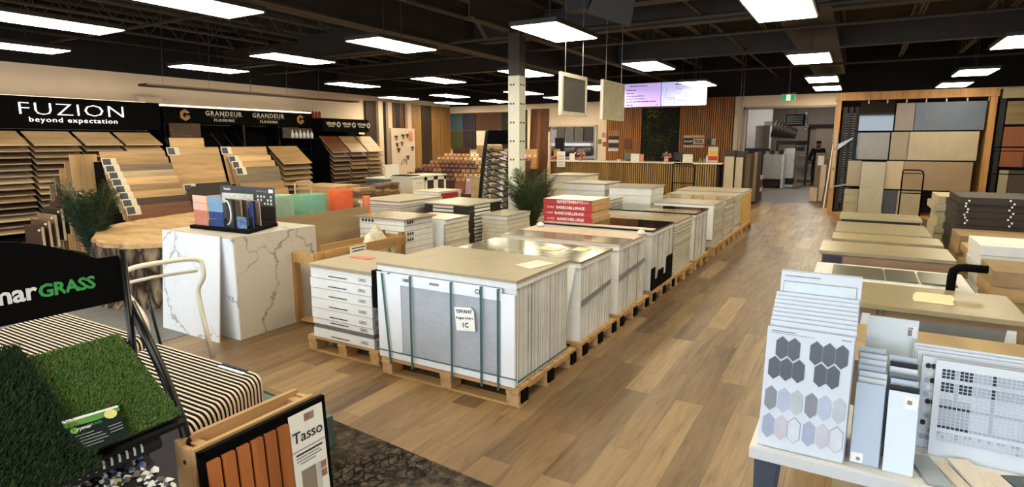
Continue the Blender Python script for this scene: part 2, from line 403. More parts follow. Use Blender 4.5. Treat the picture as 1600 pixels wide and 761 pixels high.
# ---- ceiling steel: joists along the room, lateral girders, ducts, pipes
M_JOIST = plain('grey_brown_joist', (92, 82, 70), 0.6)
def joist(x, y0, y1, zt=4.22, zb=3.82):
    mb = MB(); mb.b2(x - 0.045, x - 0.012, y0, y1, zt - 0.04, zt); mb.b2(x + 0.012, x + 0.045, y0, y1, zt - 0.04, zt)
    mb.b2(x - 0.045, x - 0.012, y0, y1, zb, zb + 0.035); mb.b2(x + 0.012, x + 0.045, y0, y1, zb, zb + 0.035)
    n = max(2, int((y1 - y0) / 0.6)); d = (y1 - y0) / n
    for i in range(n):
        a = y0 + i * d
        mb.tube([(x, a, zb + 0.02), (x, a + d / 2, zt - 0.02), (x, a + d, zb + 0.02)], 0.011, 5, cap=False)
    return mb
first = None
k = 0
for span in ((-3.0, 2.9), (3.3, 9.0), (9.4, 12.6), (13.0, 18.3)):
    for x in [-12.7 + 1.22 * i for i in range(15)]:
        if span[1] > 12 and span[0] > 9 and x < -9: pass
        struct('trim_joist', joist(x, span[0], span[1]), M_JOIST)
def ibeam_x(y, x0, x1, z0, z1, wd=0.2):
    mb = MB(); mb.b2(x0, x1, y - wd / 2, y + wd / 2, z0, z0 + 0.025); mb.b2(x0, x1, y - wd / 2, y + wd / 2, z1 - 0.025, z1)
    mb.b2(x0, x1, y - 0.008, y + 0.008, z0, z1); return mb
def ibeam_y(x, y0, y1, z0, z1, wd=0.24):
    mb = MB(); mb.b2(x - wd / 2, x + wd / 2, y0, y1, z0, z0 + 0.03); mb.b2(x - wd / 2, x + wd / 2, y0, y1, z1 - 0.03, z1)
    mb.b2(x - 0.01, x + 0.01, y0, y1, z0, z1); return mb
m_beam = plain('black_brown_beam', (54, 44, 36), 0.6, var=0.15)
for y in (3.1, 9.2, 12.8): struct('trim_girder', ibeam_x(y, -13.4, 6.2, 3.42, 3.84), m_beam)
struct('trim_main_beam', ibeam_y(-6.15, -3.0, 18.3, 3.28, 3.95, 0.30), m_beam)
struct('trim_column_beam', ibeam_y(-4.75, 7.0, 18.3, 3.36, 3.84, 0.16), m_beam)
# big supply duct along the right light row and a lateral branch
mb = MB(); mb.b2(-1.15, -0.45, -1.0, 17.8, 3.42, 3.85); struct('trim_long_duct', mb, M_DUCT)
mb = MB(); mb.b2(-3.6, 6.0, 7.6, 7.85, 3.45, 3.85); struct('trim_cross_duct', mb, M_DUCT)
mb = MB(); mb.b2(-9.9, -6.6, 8.5, 8.8, 3.38, 3.8); struct('trim_cross_duct', mb, M_DUCT)
mb = MB(); mb.box((-7.6, 4.6, 3.75), (0.9, 0.8, 0.6), (0, 0, 0.2)); struct('trim_air_unit', mb, M_DUCT)
for (x, y, z, a) in ((-2.65, 7.0, 3.42, 0.5), (0.55, 6.3, 3.5, -0.4)):
    mb = MB(); mb.box((x, y, z), (0.55, 0.5, 0.45), (0.5, 0.3, a), taper=0.7)
    struct('trim_duct_hood', mb, M_DUCT)
for y, z in ((5.6, 3.55), (8.3, 3.33), (10.2, 3.4), (15.2, 3.4)):
    struct('trim_sprinkler_pipe', MB().tube([(-13.3, y, z), (6.1, y, z)], 0.028, 8), M_DUCT)
for x, z in ((-10.9, 3.35), (-2.1, 3.5), (3.4, 3.5)):
    struct('trim_sprinkler_pipe', MB().tube([(x, -3.0, z), (x, 18.3, z)], 0.024, 8), M_DUCT)
struct('trim_diagonal_pipe', MB().tube([(-6.1, 5.4, 3.9), (-5.2, 6.2, 3.5), (-4.9, 7.4, 3.42), (-4.85, 7.6, 3.2)], 0.035, 8), M_DUCT)
# steel column, white below and dark above
t = thing('steel_column', 'white slotted steel column rising to the black ceiling beam', 'column', (-4.75, 8.3, 0)); del t['category']; t['kind'] = 'structure'
CX, CY = -4.74, 8.3
def col_section(z0, z1):
    mb = MB(); mb.b2(CX - 0.10, CX + 0.10, CY - 0.10, CY - 0.085, z0, z1); mb.b2(CX - 0.10, CX + 0.10, CY + 0.085, CY + 0.10, z0, z1)
    mb.b2(CX - 0.015, CX + 0.015, CY - 0.085, CY + 0.085, z0, z1)
    mb.b2(CX + 0.075, CX + 0.095, CY - 0.085, CY + 0.085, z0, z1); mb.b2(CX - 0.095, CX - 0.075, CY - 0.085, CY + 0.085, z0, z1); return mb
build('lower_shaft', col_section(0, 2.72), plain('white_column_paint', (214, 212, 196), 0.5, var=0.04), t)
build('upper_shaft', col_section(2.72, 3.4), m_beam, t)
mb = MB()
for i in range(9):
    z = 0.25 + 0.29 * i
    for dx in (-0.05, 0.0): mb.b2(CX + dx - 0.015, CX + dx + 0.012, CY - 0.102, CY - 0.0995, z, z + 0.028)
    for dy in (-0.06, 0.03): mb.b2(CX + 0.0945, CX + 0.097, CY + dy, CY + dy + 0.045, z, z + 0.026)
build('bolt_slot', mb, M_INK, t)
build('base_plate', MB().b2(CX - 0.2, CX + 0.2, CY - 0.2, CY + 0.2, 0.0, 0.02), m_beam, t)

# ---- ceiling lights on their grid
grid = [(-0.79, y) for y in (6.73, 10.9, 14.6, 17.0)] + [(1.81, y) for y in (10.5, 14.6, 17.5)] \
     + [(-3.32, y) for y in (6.78, 10.54, 14.25)] + [(-5.7, y) for y in (3.62, 6.52, 10.36, 14.05)] \
     + [(-8.0, y) for y in (3.43, 6.75, 10.6, 14.4, 16.7)] + [(-10.4, y) for y in (3.9, 6.86, 10.45, 14.3, 16.9)] + [(-12.25, y) for y in (14.2, 16.9)]
grid += [(-3.32, 2.6), (-0.79, 2.8), (1.81, 6.6), (1.81, 2.8), (-5.7, 0.3), (-8.0, 0.3), (-3.3, -0.9), (-0.79, -0.9)]
names = {-0.79: 'in the aisle row', 1.81: 'in the far right row', -3.32: 'in the row over the tile crates', -5.7: 'in the row just left of the column',
         -8.0: 'in the middle left row', -10.4: 'over the wood displays', -12.25: 'by the back left corner'}
names[-3.3] = names[-3.32]
rows = {}
for x, y in grid: rows.setdefault(-3.32 if abs(x + 3.3) < .05 else x, []).append(y)
proto = None
for x, ys in rows.items():
    for i, y in enumerate(sorted(ys)):
        lab = 'LED panel %s, %s from the shop front' % (names[x], nth(i))
        if proto is None:
            t = thing('ceiling_light', lab, 'light', (x, y, 3.02), 'hanging LED panels')
            mb = MB(); a, b = 0.30, 0.61
            for p in (-1, 1):
                mb.b2(x + p * a - 0.012, x + p * a + 0.012, y - b, y + b, 3.02, 3.07); mb.b2(x - a, x + a, y + p * b - 0.012, y + p * b + 0.012, 3.02, 3.07)
            mb.b2(x - a, x + a, y - b, y + b, 3.06, 3.075)
            build('frame', mb, M_LAMPFRAME, t)
            build('diffuser', MB().b2(x - a + 0.012, x + a - 0.012, y - b + 0.012, y + b - 0.012, 3.012, 3.05), M_GLASS_LAMP, t)
            mb = MB(); mb.b2(x - 0.05, x + 0.05, y - 0.2, y + 0.2, 3.075, 3.11)
            for p in (-1, 1): mb.tube([(x, y + p * 0.18, 3.1), (x, y + p * 0.18, 4.28)], 0.006, 5)
            build('hanger', mb, M_DUCT, t)
            proto = t; px, py = x, y
        else: dup(proto, (x - px, y - py, 0), lab)

# ---- perforated soffit bar hanging along the left wall and cable box
t = thing('hanging_rail', 'long thin dark rail hanging above the flooring brand signs', 'rail', (-12.2, 9.4, 2.78))
build('rail_bar', MB().b2(-12.35, -12.05, 6.6, 12.3, 2.78, 2.83), plain('dark_rail', (44, 36, 30), 0.6), t); build('rail_edge', MB().b2(-12.045, -12.04, 6.6, 12.3, 2.80, 2.83), plain('tan_rail_edge', (170, 140, 110), 0.6), t)
for k in range(6):
    y = 7.0 + k; build('wire', MB().tube([(-12.2, y, 2.83), (-12.2, y + 0.1, 4.29)], 0.005, 5), M_SILVER, t)
M_PIL = plain('cream_pilaster', (214, 186, 160), 0.7, var=0.03)
# dark wood samples standing along the left wall up to the back corner
strips = [(13.85, 14.30, (58, 42, 32)), (14.30, 14.50, None), (14.50, 14.75, (40, 28, 22)), (14.75, 14.93, None), (14.93, 15.25, (92, 58, 30)), (15.25, 15.40, (38, 26, 18)), (15.40, 15.70, (104, 66, 34)),
          (15.70, 15.90, None), (15.90, 16.55, (150, 112, 62)), (16.55, 17.12, (44, 32, 24)), (17.12, 17.65, (132, 94, 54)), (17.65, 18.25, (138, 96, 52))]
tone = {(58, 42, 32): 'dark brown', (40, 28, 22): 'very dark', (92, 58, 30): 'chestnut', (38, 26, 18): 'narrow black-brown', (104, 66, 34): 'reddish brown', (150, 112, 62): 'honey oak', (44, 32, 24): 'wide espresso', (132, 94, 54): 'medium oak', (138, 96, 52): 'golden brown corner'}
for a, b, c in strips:
    if c is None: struct('trim_pilaster', MB().b2(-13.4, -13.2, a, b, 0, 2.99), M_PIL)
    else: solo('wood_wall_sample', MB().b2(-13.39, -13.30, a + 0.01, b - 0.01, 0.0, 2.97), wood('wood_panel_%d_%d' % (c[0], c[1]), c, 'z', 0.18, 0.5), '%s tall wood panel on the left wall near the back corner' % tone[c], 'panel', 'wood panels on the left wall')

# ================================================================ PALLETS AND TILE CRATES OF THE CENTRE ROW
def pallet(x0, x1, y0, y1, label, h=0.135, group='wooden pallets under the crates of the aisle row', prongs=True):
    t = thing('wooden_pallet', label, 'pallet', ((x0 + x1) / 2, (y0 + y1) / 2, 0), group)
    mb = MB(); n = max(3, int((y1 - y0) / 0.17)); d = (y1 - y0) / n
    for i in range(n): mb.b2(x0, x1, y0 + i * d + 0.008, y0 + (i + 1) * d - 0.008, h - 0.02, h)
    build('top_deck', mb, M_PALLET, t)
    xs = [x0 + 0.05, (x0 + x1) / 2, x1 - 0.05]; ys = [y0 + 0.07, (y0 + y1) / 2, y1 - 0.07]
    for x in xs: build('stringer', MB().b2(x - 0.045, x + 0.045, y0, y1, h - 0.042, h - 0.0205), M_PALLETY, t)
    for x in xs:
        for y in ys: build('block', MB().b2(x - 0.045, x + 0.045, y - 0.06, y + 0.06, 0.0165, h - 0.0425), M_PALLETY, t)
    for y in ys: build('bottom_board', MB().b2(x0, x1, y - 0.05, y + 0.05, 0.0, 0.016), M_PALLET, t)
    if prongs:
        for y in ys: build('corner_cap', MB().b2(x1 - 0.005, x1 + 0.012, y - 0.035, y + 0.045, 0.03, h - 0.02), M_BLKPLASTIC, t)
    return t
m_edgegap = plain('shadow_grey_gap', (112, 110, 106), 0.8)
m_front_grey = concrete('prague_grey_tile', (168, 172, 180), 0.4, 0.1, 4)
def crate(x0, x1, y0, y1, z0, z1, topmat, label, style='vertical', pitch=0.045, tops='sheet', group=None, sidemat=None, over=0.02, frontmat=None, tag_=True):
    t = thing('tile_crate', label, 'crate', ((x0 + x1) / 2, (y0 + y1) / 2, z0), group)
    sm = sidemat or (layered('striped_carton', (228, 227, 224), (158, 156, 150), 0.0235, 0.34, axis=1) if style == 'vertical' else layered('lined_carton', (214, 209, 196), (140, 134, 122), 0.031, 0.26, axis=2))
    mb = MB()
    if style == 'vertical':
        n = max(6, int((y1 - y0) / pitch)); d = (y1 - y0) / n
        for i in range(n):
            j = random.uniform(-0.006, 0.006); k = random.uniform(0, 0.012)
            mb.b2(x0 + 0.01, x1 - 0.004 + j, y0 + i * d + d * 0.16, y0 + (i + 1) * d - d * 0.16, z0, z1 - 0.03 - k)
        mb.b2(x0, x1 - 0.022, y0 + 0.012, y1 - 0.012, z0, z1 - 0.035, 1)
        build('tile_cartons', mb, [sm, m_edgegap], t)
    elif style == 'layers':
        n = max(4, int((z1 - z0) / pitch)); d = (z1 - z0 - 0.02) / n
        for i in range(n):
            jx, jy = random.uniform(-0.008, 0.008), random.uniform(-0.008, 0.008)
            mb.b2(x0 + jx, x1 + jx, y0 + jy, y1 + jy, z0 + i * d + 0.002, z0 + (i + 1) * d - 0.002)
        mb.b2(x0 + 0.02, x1 - 0.02, y0 + 0.02, y1 - 0.02, z0, z1 - 0.02, 1)
        build('tile_cartons', mb, [sm, m_edgegap], t)
    else:
        build('tile_cartons', mb.b2(x0, x1, y0, y1, z0, z1 - 0.02), sm, t)
    if tops == 'sheet':
        mb = MB(); mb.b2(x0 - over, x1 + over * 0.5, y0 - over, y1 + over * 0.3, z1 - 0.018, z1)
        build('top_tile', mb, topmat, t)
        mb = MB(); mb.b2(x0 - over * .7, x1 + over * 0.2, y0 - over * .7, y1, z1 - 0.055, z1 - 0.0185)
        build('tray', mb, M_WHITECARTON, t)
    return t
m_t_beige = concrete('sandstone_tile', (156, 144, 120), 0.45, 0.08, 3)
m_t_olive = concrete('polished_olive_tile', (132, 128, 106), 0.12, 0.06, 1.5)
m_t_pink = concrete('blush_cover_sheet', (206, 184, 162), 0.5, 0.03, 1.5)
m_t_black = concrete('gloss_black_tile', (34, 26, 24), 0.06, 0.2, 2)
m_t_cream = concrete('cream_gloss_tile', (176, 162, 130), 0.14, 0.06, 2)
m_t_lgrey = concrete('pale_grey_tile', (172, 164, 146), 0.3, 0.05, 2)
m_t_yel = plain('yellow_cardboard', (206, 170, 96), 0.7)
XR = -1.78
names_row = [
 # y0, y1, x0, top z, top material, style, label, pitch
 (3.12, 3.90, -2.92, 0.845, m_t_beige, 'vertical', 'big white tile crate nearest the camera with grey slab front and sandstone top', 0.042),
 (4.12, 4.78, -2.95, 0.79, m_t_olive, 'vertical', 'white tile crate with glossy olive top, directly behind the nearest crate', 0.045),
 (4.98, 5.74, -3.0, 0.79, m_t_pink, 'vertical', 'white tile crate with blush and olive top, third from the near end of the row', 0.048),
 (5.98, 6.77, -3.05, 0.79, m_t_black, 'vertical', 'white tile crate with glossy black top and black corner plates under the red boxes', 0.06),
 (6.88, 7.68, -3.0, 0.77, m_t_cream, 'layers', 'white tile crate with glossy cream top behind the black topped one', 0.045),
 (7.88, 8.62, -3.0, 0.77, m_t_black, 'vertical', 'white tile crate with black and cream tiles on top, sixth from the near end', 0.05),
 (9.06, 9.78, -2.68, 0.78, m_t_lgrey, 'layers', 'white tile crate with flat taupe lid overhanging its white front', 0.05),
 (9.92, 10.68, -2.9, 0.77, m_t_cream, 'layers', 'white tile crate with speckled cream top behind the taupe lidded one', 0.05),
 (10.80, 11.5, -2.95, 0.77, m_t_lgrey, 'layers', 'white tile crate with pale top, second from the far end of the aisle row', 0.05),
 (11.62, 12.65, -3.0, 0.78, m_t_beige, 'block', 'yellow cardboard wrapped tile crate at the far end of the aisle row', 0.05)]
crates = []
SHORT = ['nearest crate of the aisle row', 'olive topped crate', 'blush topped crate', 'crate with black corner plates', 'glossy cream topped crate', 'crate with black and cream top tiles', 'crate with the taupe lid',
         'crate with the speckled cream top', 'second farthest crate of the aisle row', 'yellow cardboard wrapped crate']
for i, (y0, y1, x0, zt, tm, st, lab, pt) in enumerate(names_row):
    pallet(x0 + 0.0, XR + 0.03, y0 - 0.03, min(y1 + 0.10, (names_row[i + 1][0] - 0.035) if i < 9 else 99), 'pine pallet under the ' + SHORT[i], prongs=(i < 4))
    c = crate(x0, XR, y0, y1, 0.136, zt, tm, lab, st, pt, sidemat=m_t_yel if i == 9 else None)
    crates.append(c)
# crate 1: grey slab front, printed band, straps, paper sign
c = crates[0]; y = 3.12
mb = MB(); mb.b2(-2.90, XR - 0.10, y - 0.012, y - 0.001, 0.14, 0.78); build('front_slab', mb, m_front_grey, c)
mb = MB(); mb.b2(-2.94, -2.72, y - 0.018, y - 0.0125, 0.14, 0.78); mb.b2(XR - 0.10, XR + 0.0, y - 0.03, y - 0.0125, 0.14, 0.75); mb.b2(-2.72, XR - 0.1, y - 0.018, y - 0.0125, 0.70, 0.78)
mb.b2(-2.72, XR - 0.10, y - 0.018, y - 0.0125, 0.14, 0.19); build('printed_wrap', mb, M_WHITE, c)
text('wrap_print', 'GRES', 0.032, M_INK, c, (-2.66, y - 0.019, 0.742), (1, 0, 0), (0, 0, 1))
build('wrap_mark', MB().b2(-2.46, -2.38, y - 0.0195, y - 0.0182, 0.735, 0.752), M_GREYINK, c)
text('wrap_print', 'CE', 0.045, M_INK, c, (-2.06, y - 0.019, 0.738), (1, 0, 0), (0, 0, 1))
for xx in (-2.76, -2.55, -2.21, -2.08, -1.93):
    pass
for k, xx in enumerate((-2.82, -2.62, -2.27, -2.03, -1.90)):
    mb = MB(); lean = -0.06 if k == 0 else 0
    mb.poly([(xx + lean - 0.008, y - 0.034, 0.775), (xx + lean + 0.008, y - 0.034, 0.775), (xx + 0.008, y - 0.036, 0.10), (xx - 0.008, y - 0.036, 0.10)], (0, 0.003, 0))
    mb.b2(xx - 0.008, xx + 0.008, y - 0.034, y + 0.02, 0.774, 0.779)
    build('strap', mb, M_STRAP, c)
mb = MB(); mb.b2(-2.94, XR + 0.02, y - 0.037, y - 0.034, 0.195, 0.203); mb.b2(XR + 0.006, XR + 0.012, y, 3.9, 0.165, 0.175); build('strap', mb, M_STRAP, c)
mb = MB(); mb.b2(-2.99, -2.945, y - 0.02, y + 0.10, 0.50, 0.78); build('corner_guard', mb, M_BLKPLASTIC, c)
ct, st_ = math.cos(R(-9)), math.sin(R(-9)); ct2 = math.cos(R(6)); st2 = math.sin(R(6))
px_, pz_ = -2.155, 0.545
q = [(px_ + a * ct2 - b * st2, y - 0.04, pz_ + a * st2 + b * ct2) for a, b in ((-0.075, -0.08), (0.075, -0.08), (0.08, 0.055), (0.055, 0.08), (-0.075, 0.08))]
mb = MB(); mb.poly(q, (0, 0.0015, 0)); p = build('paper_label', mb, M_PAPER, c, recalc=True)
xd, yd = (ct2, 0, st2), (-st2, 0, ct2)
text('label_writing', 'TIFFANY', 0.034, M_INK, p, (px_ - 0.005, y - 0.0405, pz_ + 0.050), xd, yd, bold=0.0006, depth=0.0006)
text('label_writing', 'Prague Grey L', 0.024, M_INK, p, (px_, y - 0.0405, pz_ + 0.008), xd, yd, bold=0.0005, depth=0.0006)
text('label_writing', '1C', 0.045, M_INK, p, (px_ + 0.005, y - 0.0405, pz_ - 0.042), xd, yd, bold=0.001, depth=0.0006)
solo('paper_sheet', MB().poly([(-2.02, 3.52, 0.8475), (-1.86, 3.44, 0.8475), (-1.80, 3.70, 0.8475), (-1.96, 3.74, 0.8475)], (0, 0, 0.0015)), plain('pinkish_paper', (226, 214, 204), 0.7), 'pale paper sheet lying on the sandstone top of the nearest crate', 'paper')
# crate 2: lid pushed forward, sloping board in front; papers
c = crates[1]
mb = MB().slab([(-2.2, 4.02, 0.14), (XR - 0.12, 4.02, 0.14), (XR - 0.03, 4.09, 0.75), (-2.2, 4.09, 0.75)], (0, -1, 0.1), 0.02); build('front_board', mb, M_WHITE, c)
solo('paper_sheet', MB().b2(-2.33, -2.13, 4.42, 4.56, 0.7915, 0.793), plain('cream_note', (236, 224, 180), 0.7), 'cream note lying in the middle of the olive tile top', 'paper', 'notes on the olive tile top')
solo('paper_sheet', MB().b2(-2.05, -1.92, 4.52, 4.68, 0.7915, 0.793), plain('cream_note', (236, 224, 180), 0.7), 'yellowish label at the aisle edge of the olive tile top', 'paper', 'notes on the olive tile top')
# crate 3: second half of the top is olive gloss
build('top_tile', MB().b2(-3.0, XR + 0.005, 4.99, 5.30, 0.7902, 0.797), m_t_olive, crates[2], label=None) if False else build('top_tile', MB().b2(-3.0, XR + 0.005, 4.97, 5.32, 0.7902, 0.797), m_t_olive, crates[2])
mb = MB()
for px2 in (XR - 0.02, -2.93):
    mb.lathe((px2, 5.66, 0.7905), [(0.03, 0), (0.05, 0.015), (0.03, 0.04), (0.008, 0.05)], 8)
build('foam_knob', mb, M_WHITECARTON, crates[2])
# crate 4: black corner plates
mb = MB()
for a, b, h_ in ((5.98, 6.10, 0.38), (6.24, 6.42, 0.32), (6.55, 6.77, 0.42)): mb.b2(XR + 0.002, XR + 0.012, a, b, 0.14, h_)
mb.b2(XR + 0.002, XR + 0.010, 5.98, 6.77, 0.14, 0.24); build('corner_guard', mb, M_BLKPLASTIC, crates[3])
build('top_tile', MB().b2(-3.05, XR, 5.98, 6.10, 0.7902, 0.797), m_t_pink, crates[3])
build('top_tile', MB().b2(-2.5, XR, 7.9, 8.2, 0.7702, 0.776), m_t_cream, crates[5])
build('lid_face', MB().b2(-2.4, XR - 0.002, 9.02, 9.055, 0.25, 0.76), M_WHITE, crates[6])
# white tape lines round the second and third crate
for c_, a, b, z in ((crates[1], 4.14, 4.77, 0.47), (crates[2], 5.0, 5.73, 0.5)):
    mb = MB(); mb.poly([(XR + 0.004, a, z - 0.05), (XR + 0.004, b, z + 0.01), (XR + 0.004, b, z + 0.05), (XR + 0.004, a, z)], (0.002, 0, 0)); build('tape_band', mb, M_GREYINK, c_, recalc=True)

# ---- red boxes standing on the left end of the black topped crate
m_red = plain('red_carton', (176, 26, 24), 0.5, var=0.06)
m_redside = [m_red, plain('tan_carton_end', (196, 158, 106), 0.7), M_WHITECARTON]
writing = [('R.I.PREI', 'RAMSCHELLERSE'), ('R.I.PREI', 'RAMSCHELLERASE'), ('R.I.PREI', 'BARSCHELLERASE'), ('25x75', 'REVESTIMIENTO')]
for i in range(4):
    z = 0.7905 + i * 0.066; j = (0.01, -0.008, 0.006, 0.0)[i]
    x0, x1, y0, y1 = -3.13 + j, -2.52 + j, 6.11, 6.66
    t = thing('tile_box', 'red tile box in the pile of four, %s' % from_bottom(i, 4), 'box', ((x0 + x1) / 2, 6.42, z), 'red tile boxes')
    mb = MB(); mb.b2(x0, x1, y0, y1, z, z + 0.064, 0, 2); mb.b2(x1 - 0.001, x1 + 0.002, y0 + 0.004, y1 - 0.004, z + 0.002, z + 0.062, 1)
    build('carton', mb, m_redside, t)
    text('box_print', writing[i][1], 0.045, M_PAPER, t, (x0 + 0.34, y0 - 0.001, z + 0.034), (1, 0, 0), (0, 0, 1), depth=0.0005, bold=0.001)
    text('box_print', writing[i][0], 0.028, M_PAPER, t, ((x0 + 0.09) if i < 3 else (x1 - 0.07), y0 - 0.001, z + 0.034), (1, 0, 0), (0, 0, 1), depth=0.0005)

def carton_pile(name, x0, x1, y0, y1, z0, h, n, mats, labfmt, group, cat='box', jit=0.008, cols=1, prints=None, rz=0.0, bevel=0.0):
    """n single cartons on top of each other (cols side by side in x)"""
    w_ = (x1 - x0) / cols
    for c_ in range(cols):
        first_ = None
        for i in range(n):
            lab = labfmt % from_bottom(i, n) if cols == 1 else labfmt % (from_bottom(i, n) + (' of the left column' if c_ == 0 else (' of the right column' if c_ == cols - 1 else ' of the middle column')))
            jx, jy = random.uniform(-jit, jit), random.uniform(-jit, jit)
            mb = MB(); a, b = x0 + c_ * w_ + 0.003, x0 + (c_ + 1) * w_ - 0.003
            mt = mats[i % len(mats)] if isinstance(mats, list) else mats
            mb.b2(a + jx, b + jx, y0 + jy, y1 + jy, z0 + i * h, z0 + (i + 1) * h - 0.0025)
            o = solo(name, mb, mt, lab, cat, group, bevel=bevel)
    return
# ---- small pallet with seven stacked cartons left of the nearest crate
pallet(-3.80, -3.02, 3.17, 3.88, 'small pine pallet under the pile of printed white boxes', group=None, prongs=False)
m_pr = M_WHITECARTON
for i in range(7):
    z = 0.136 + i * 0.083; jx = random.uniform(-0.008, 0.008); jy = random.uniform(-0.006, 0.006)
    x0, x1, y0, y1 = -3.72 + jx, -3.06 + jx, 3.17 + jy, 3.82 + jy
    if i == 1: z = 0.2525
    t = thing('tile_box', 'white printed tile box on the small pallet, %s of the pile' % from_bottom(i, 7), 'box', ((x0 + x1) / 2, 3.45, z), 'printed white boxes on the small pallet')
    build('carton', MB().b2(x0, x1, y0, y1, z, z + (0.080 if i > 1 else (0.045 if i else 0.078))), m_pr, t, bevel=0.004)
    build('end_flap', MB().b2(x1 - 0.001, x1 + 0.003, y0 + 0.02, y1 - 0.02, z + 0.012, z + (0.06 if i != 1 else 0.035)), plain('flap_grey', (168, 168, 168), 0.7), t)
    build('text_line', MB().b2(x0 + 0.20, x0 + 0.40, y0 - 0.0012, y0 - 0.0002, z + 0.022, z + 0.030), M_INK, t)
    text('box_print', 'GRES', 0.034, M_INK, t, (x0 + 0.56, y0 - 0.0005, z + (0.035 if i != 1 else 0.022)), (1, 0, 0), (0, 0, 1), depth=0.0004, bold=0.0002)
mb = MB().b2(-3.715, -3.065, 3.18, 3.81, 0.2155, 0.2515); solo('spacer_sheet', mb, m_edgegap, 'grey slab between the two lowest boxes on the small pallet', 'slab')
mb = MB().b2(-3.73, -3.04, 3.16, 3.84, 0.717, 0.745); solo('loose_tile', mb, m_t_beige, 'sandstone tile lying on the box pile of the small pallet', 'tile')

# ---- second row, left of the aisle row
pallet(-4.95, -4.22, 4.93, 5.50, 'pine pallet under the white boxes with black square marks', group=None, prongs=False)
for i in range(11):
    z = 0.136 + i * 0.0645; jx, jy = random.uniform(-0.006, 0.006), random.uniform(-0.006, 0.006)
    x0, x1, y0, y1 = -4.93 + jx, -4.26 + jx, 4.95 + jy, 5.46 + jy
    t = thing('tile_box', 'white tile box with black square marks beside the wooden crate, %s' % from_bottom(i, 11), 'box', (-4.6, 5.2, z), 'white boxes beside the wooden crate')
    build('carton', MB().b2(x0, x1, y0, y1, z, z + 0.062), M_WHITECARTON, t, bevel=0.006)
    if i in (1, 2, 3, 4, 7, 8, 10):
        mb = MB()
        for k in range(3): mb.b2(x1 + 0.001, x1 + 0.002, y0 + 0.05 + k * 0.04, y0 + 0.075 + k * 0.04, z + 0.018, z + 0.05)
        if i == 10:
            for k in range(4): mb.b2(x0 + 0.04 + k * 0.05, x0 + 0.07 + k * 0.05, y0 - 0.002, y0 - 0.001, z + 0.018, z + 0.05)
        build('square_print', mb, M_INK, t)
solo('loose_tile', MB().b2(-4.97, -4.22, 4.93, 5.49, 0.848, 0.863), concrete('taupe_gloss_slab', (150, 138, 112), 0.2, 0.1, 3), 'taupe glossy slab on the white boxes beside the wooden crate', 'tile')
crate(-6.1, -5.35, 6.15, 7.1, 0.0, 0.90, m_t_beige, 'low open tray of beige tiles behind the white marked boxes', 'layers', 0.07)
m_crlay = plain('cream_layer_carton', (210, 202, 184), 0.65, var=0.08, scale=9)
crate(-4.76, -4.18, 5.62, 6.10, 0.0, 0.79, m_t_lgrey, 'narrow cream layered tile pile left of the black and white pile', 'layers', 0.05, sidemat=m_crlay)
solo('leaning_board', MB().slab([(-4.60, 5.545, 0.0), (-4.20, 5.545, 0.0), (-4.20, 5.60, 0.78), (-4.60, 5.60, 0.78)], (0, -1, 0.07), 0.015), M_WHITE, 'white board standing against the narrow cream tile pile', 'board')
m_bw = [plain('black_layer_carton', (44, 40, 40), 0.5), M_WHITECARTON]
pallet(-5.27, -4.46, 6.50, 7.45, 'pine pallet under the black and white layered pile', group=None, prongs=False)
for i in range(14):
    z = 0.136 + i * 0.0505; jx = random.uniform(-0.008, 0.008); x0, x1, y0, y1 = -5.24 + jx, -4.50 + jx, 6.54, 7.40
    t = thing('tile_box', 'black ended white tile box in the tall layered pile, %s' % from_bottom(i, 14), 'box', (-4.87, 7.0, z), 'black and white layered tile boxes')
    build('carton', MB().b2(x0, x1, y0, y1, z, z + 0.048), m_bw[0], t)
    mb = MB().b2(x0 + 0.15, x1 - 0.24, y0 - 0.003, y0 - 0.0005, z + 0.008, z + 0.042); build('white_sleeve', mb, M_PAPER, t)
    mb = MB().b2(x1 + 0.0005, x1 + 0.003, y0 + 0.16, y1 - 0.30, z + 0.008, z + 0.042); build('white_sleeve', mb, M_PAPER, t)
solo('loose_tile', MB().b2(-5.27, -4.47, 6.50, 7.44, 0.8445, 0.862), concrete('stone_green_slab', (156, 150, 128), 0.35, 0.07, 3), 'grey-beige slab topping the black and white layered pile', 'tile')
crate(-4.38, -3.98, 6.72, 7.35, 0.0, 0.73, m_t_lgrey, 'cream layered tile pile just in front of the white column', 'layers', 0.055, sidemat=m_crlay)
crate(-6.2, -5.7, 7.5, 8.1, 0.0, 0.92, m_t_pink, 'cream tile pile with a red printed end behind the tray of beige tiles', 'layers', 0.07)
build('red_end_print', MB().b2(-5.699, -5.692, 7.54, 8.0, 0.80, 0.89), m_red, bpy.data.objects[[o.name for o in COL.objects if o.get('label', '').startswith('cream tile pile with a red')][0]])
# ---- stacks behind the red boxes
m_crlay = plain('cream_layer_carton', (210, 202, 184), 0.65, var=0.08, scale=9)
for (x0, x1, y0, y1, zt, n, lab, tl) in ((-4.28, -3.55, 9.15, 9.85, 1.01, 9, 'white carton in the tall pile right behind the red boxes, %s', 'tall white pile right behind the red boxes'),
                                     (-3.42, -2.72, 8.98, 9.66, 0.99, 8, 'white carton in the square pile in front of the counter, %s', 'square white pile in front of the counter'),
                                     (-5.2, -4.5, 10.4, 11.2, 1.06, 8, 'cream carton in the pile between palm and counter, %s', 'cream pile between palm and counter')):
    carton_pile('tile_box', x0, x1, y0, y1, 0.0, zt / n, n, M_WHITECARTON if y0 < 10 else m_crlay, lab, lab[:-4], jit=0.012, bevel=0.004)
    solo('loose_tile', MB().b2(x0 - 0.02, x1 + 0.02, y0 - 0.02, y1 + 0.02, zt, zt + 0.016), m_t_lgrey, 'pale tile lying on the ' + tl, 'tile')
crate(-3.85, -3.10, 7.95, 8.75, 0.0, 0.86, m_t_cream, 'cream topped tile crate behind the red boxes', 'layers', 0.05)

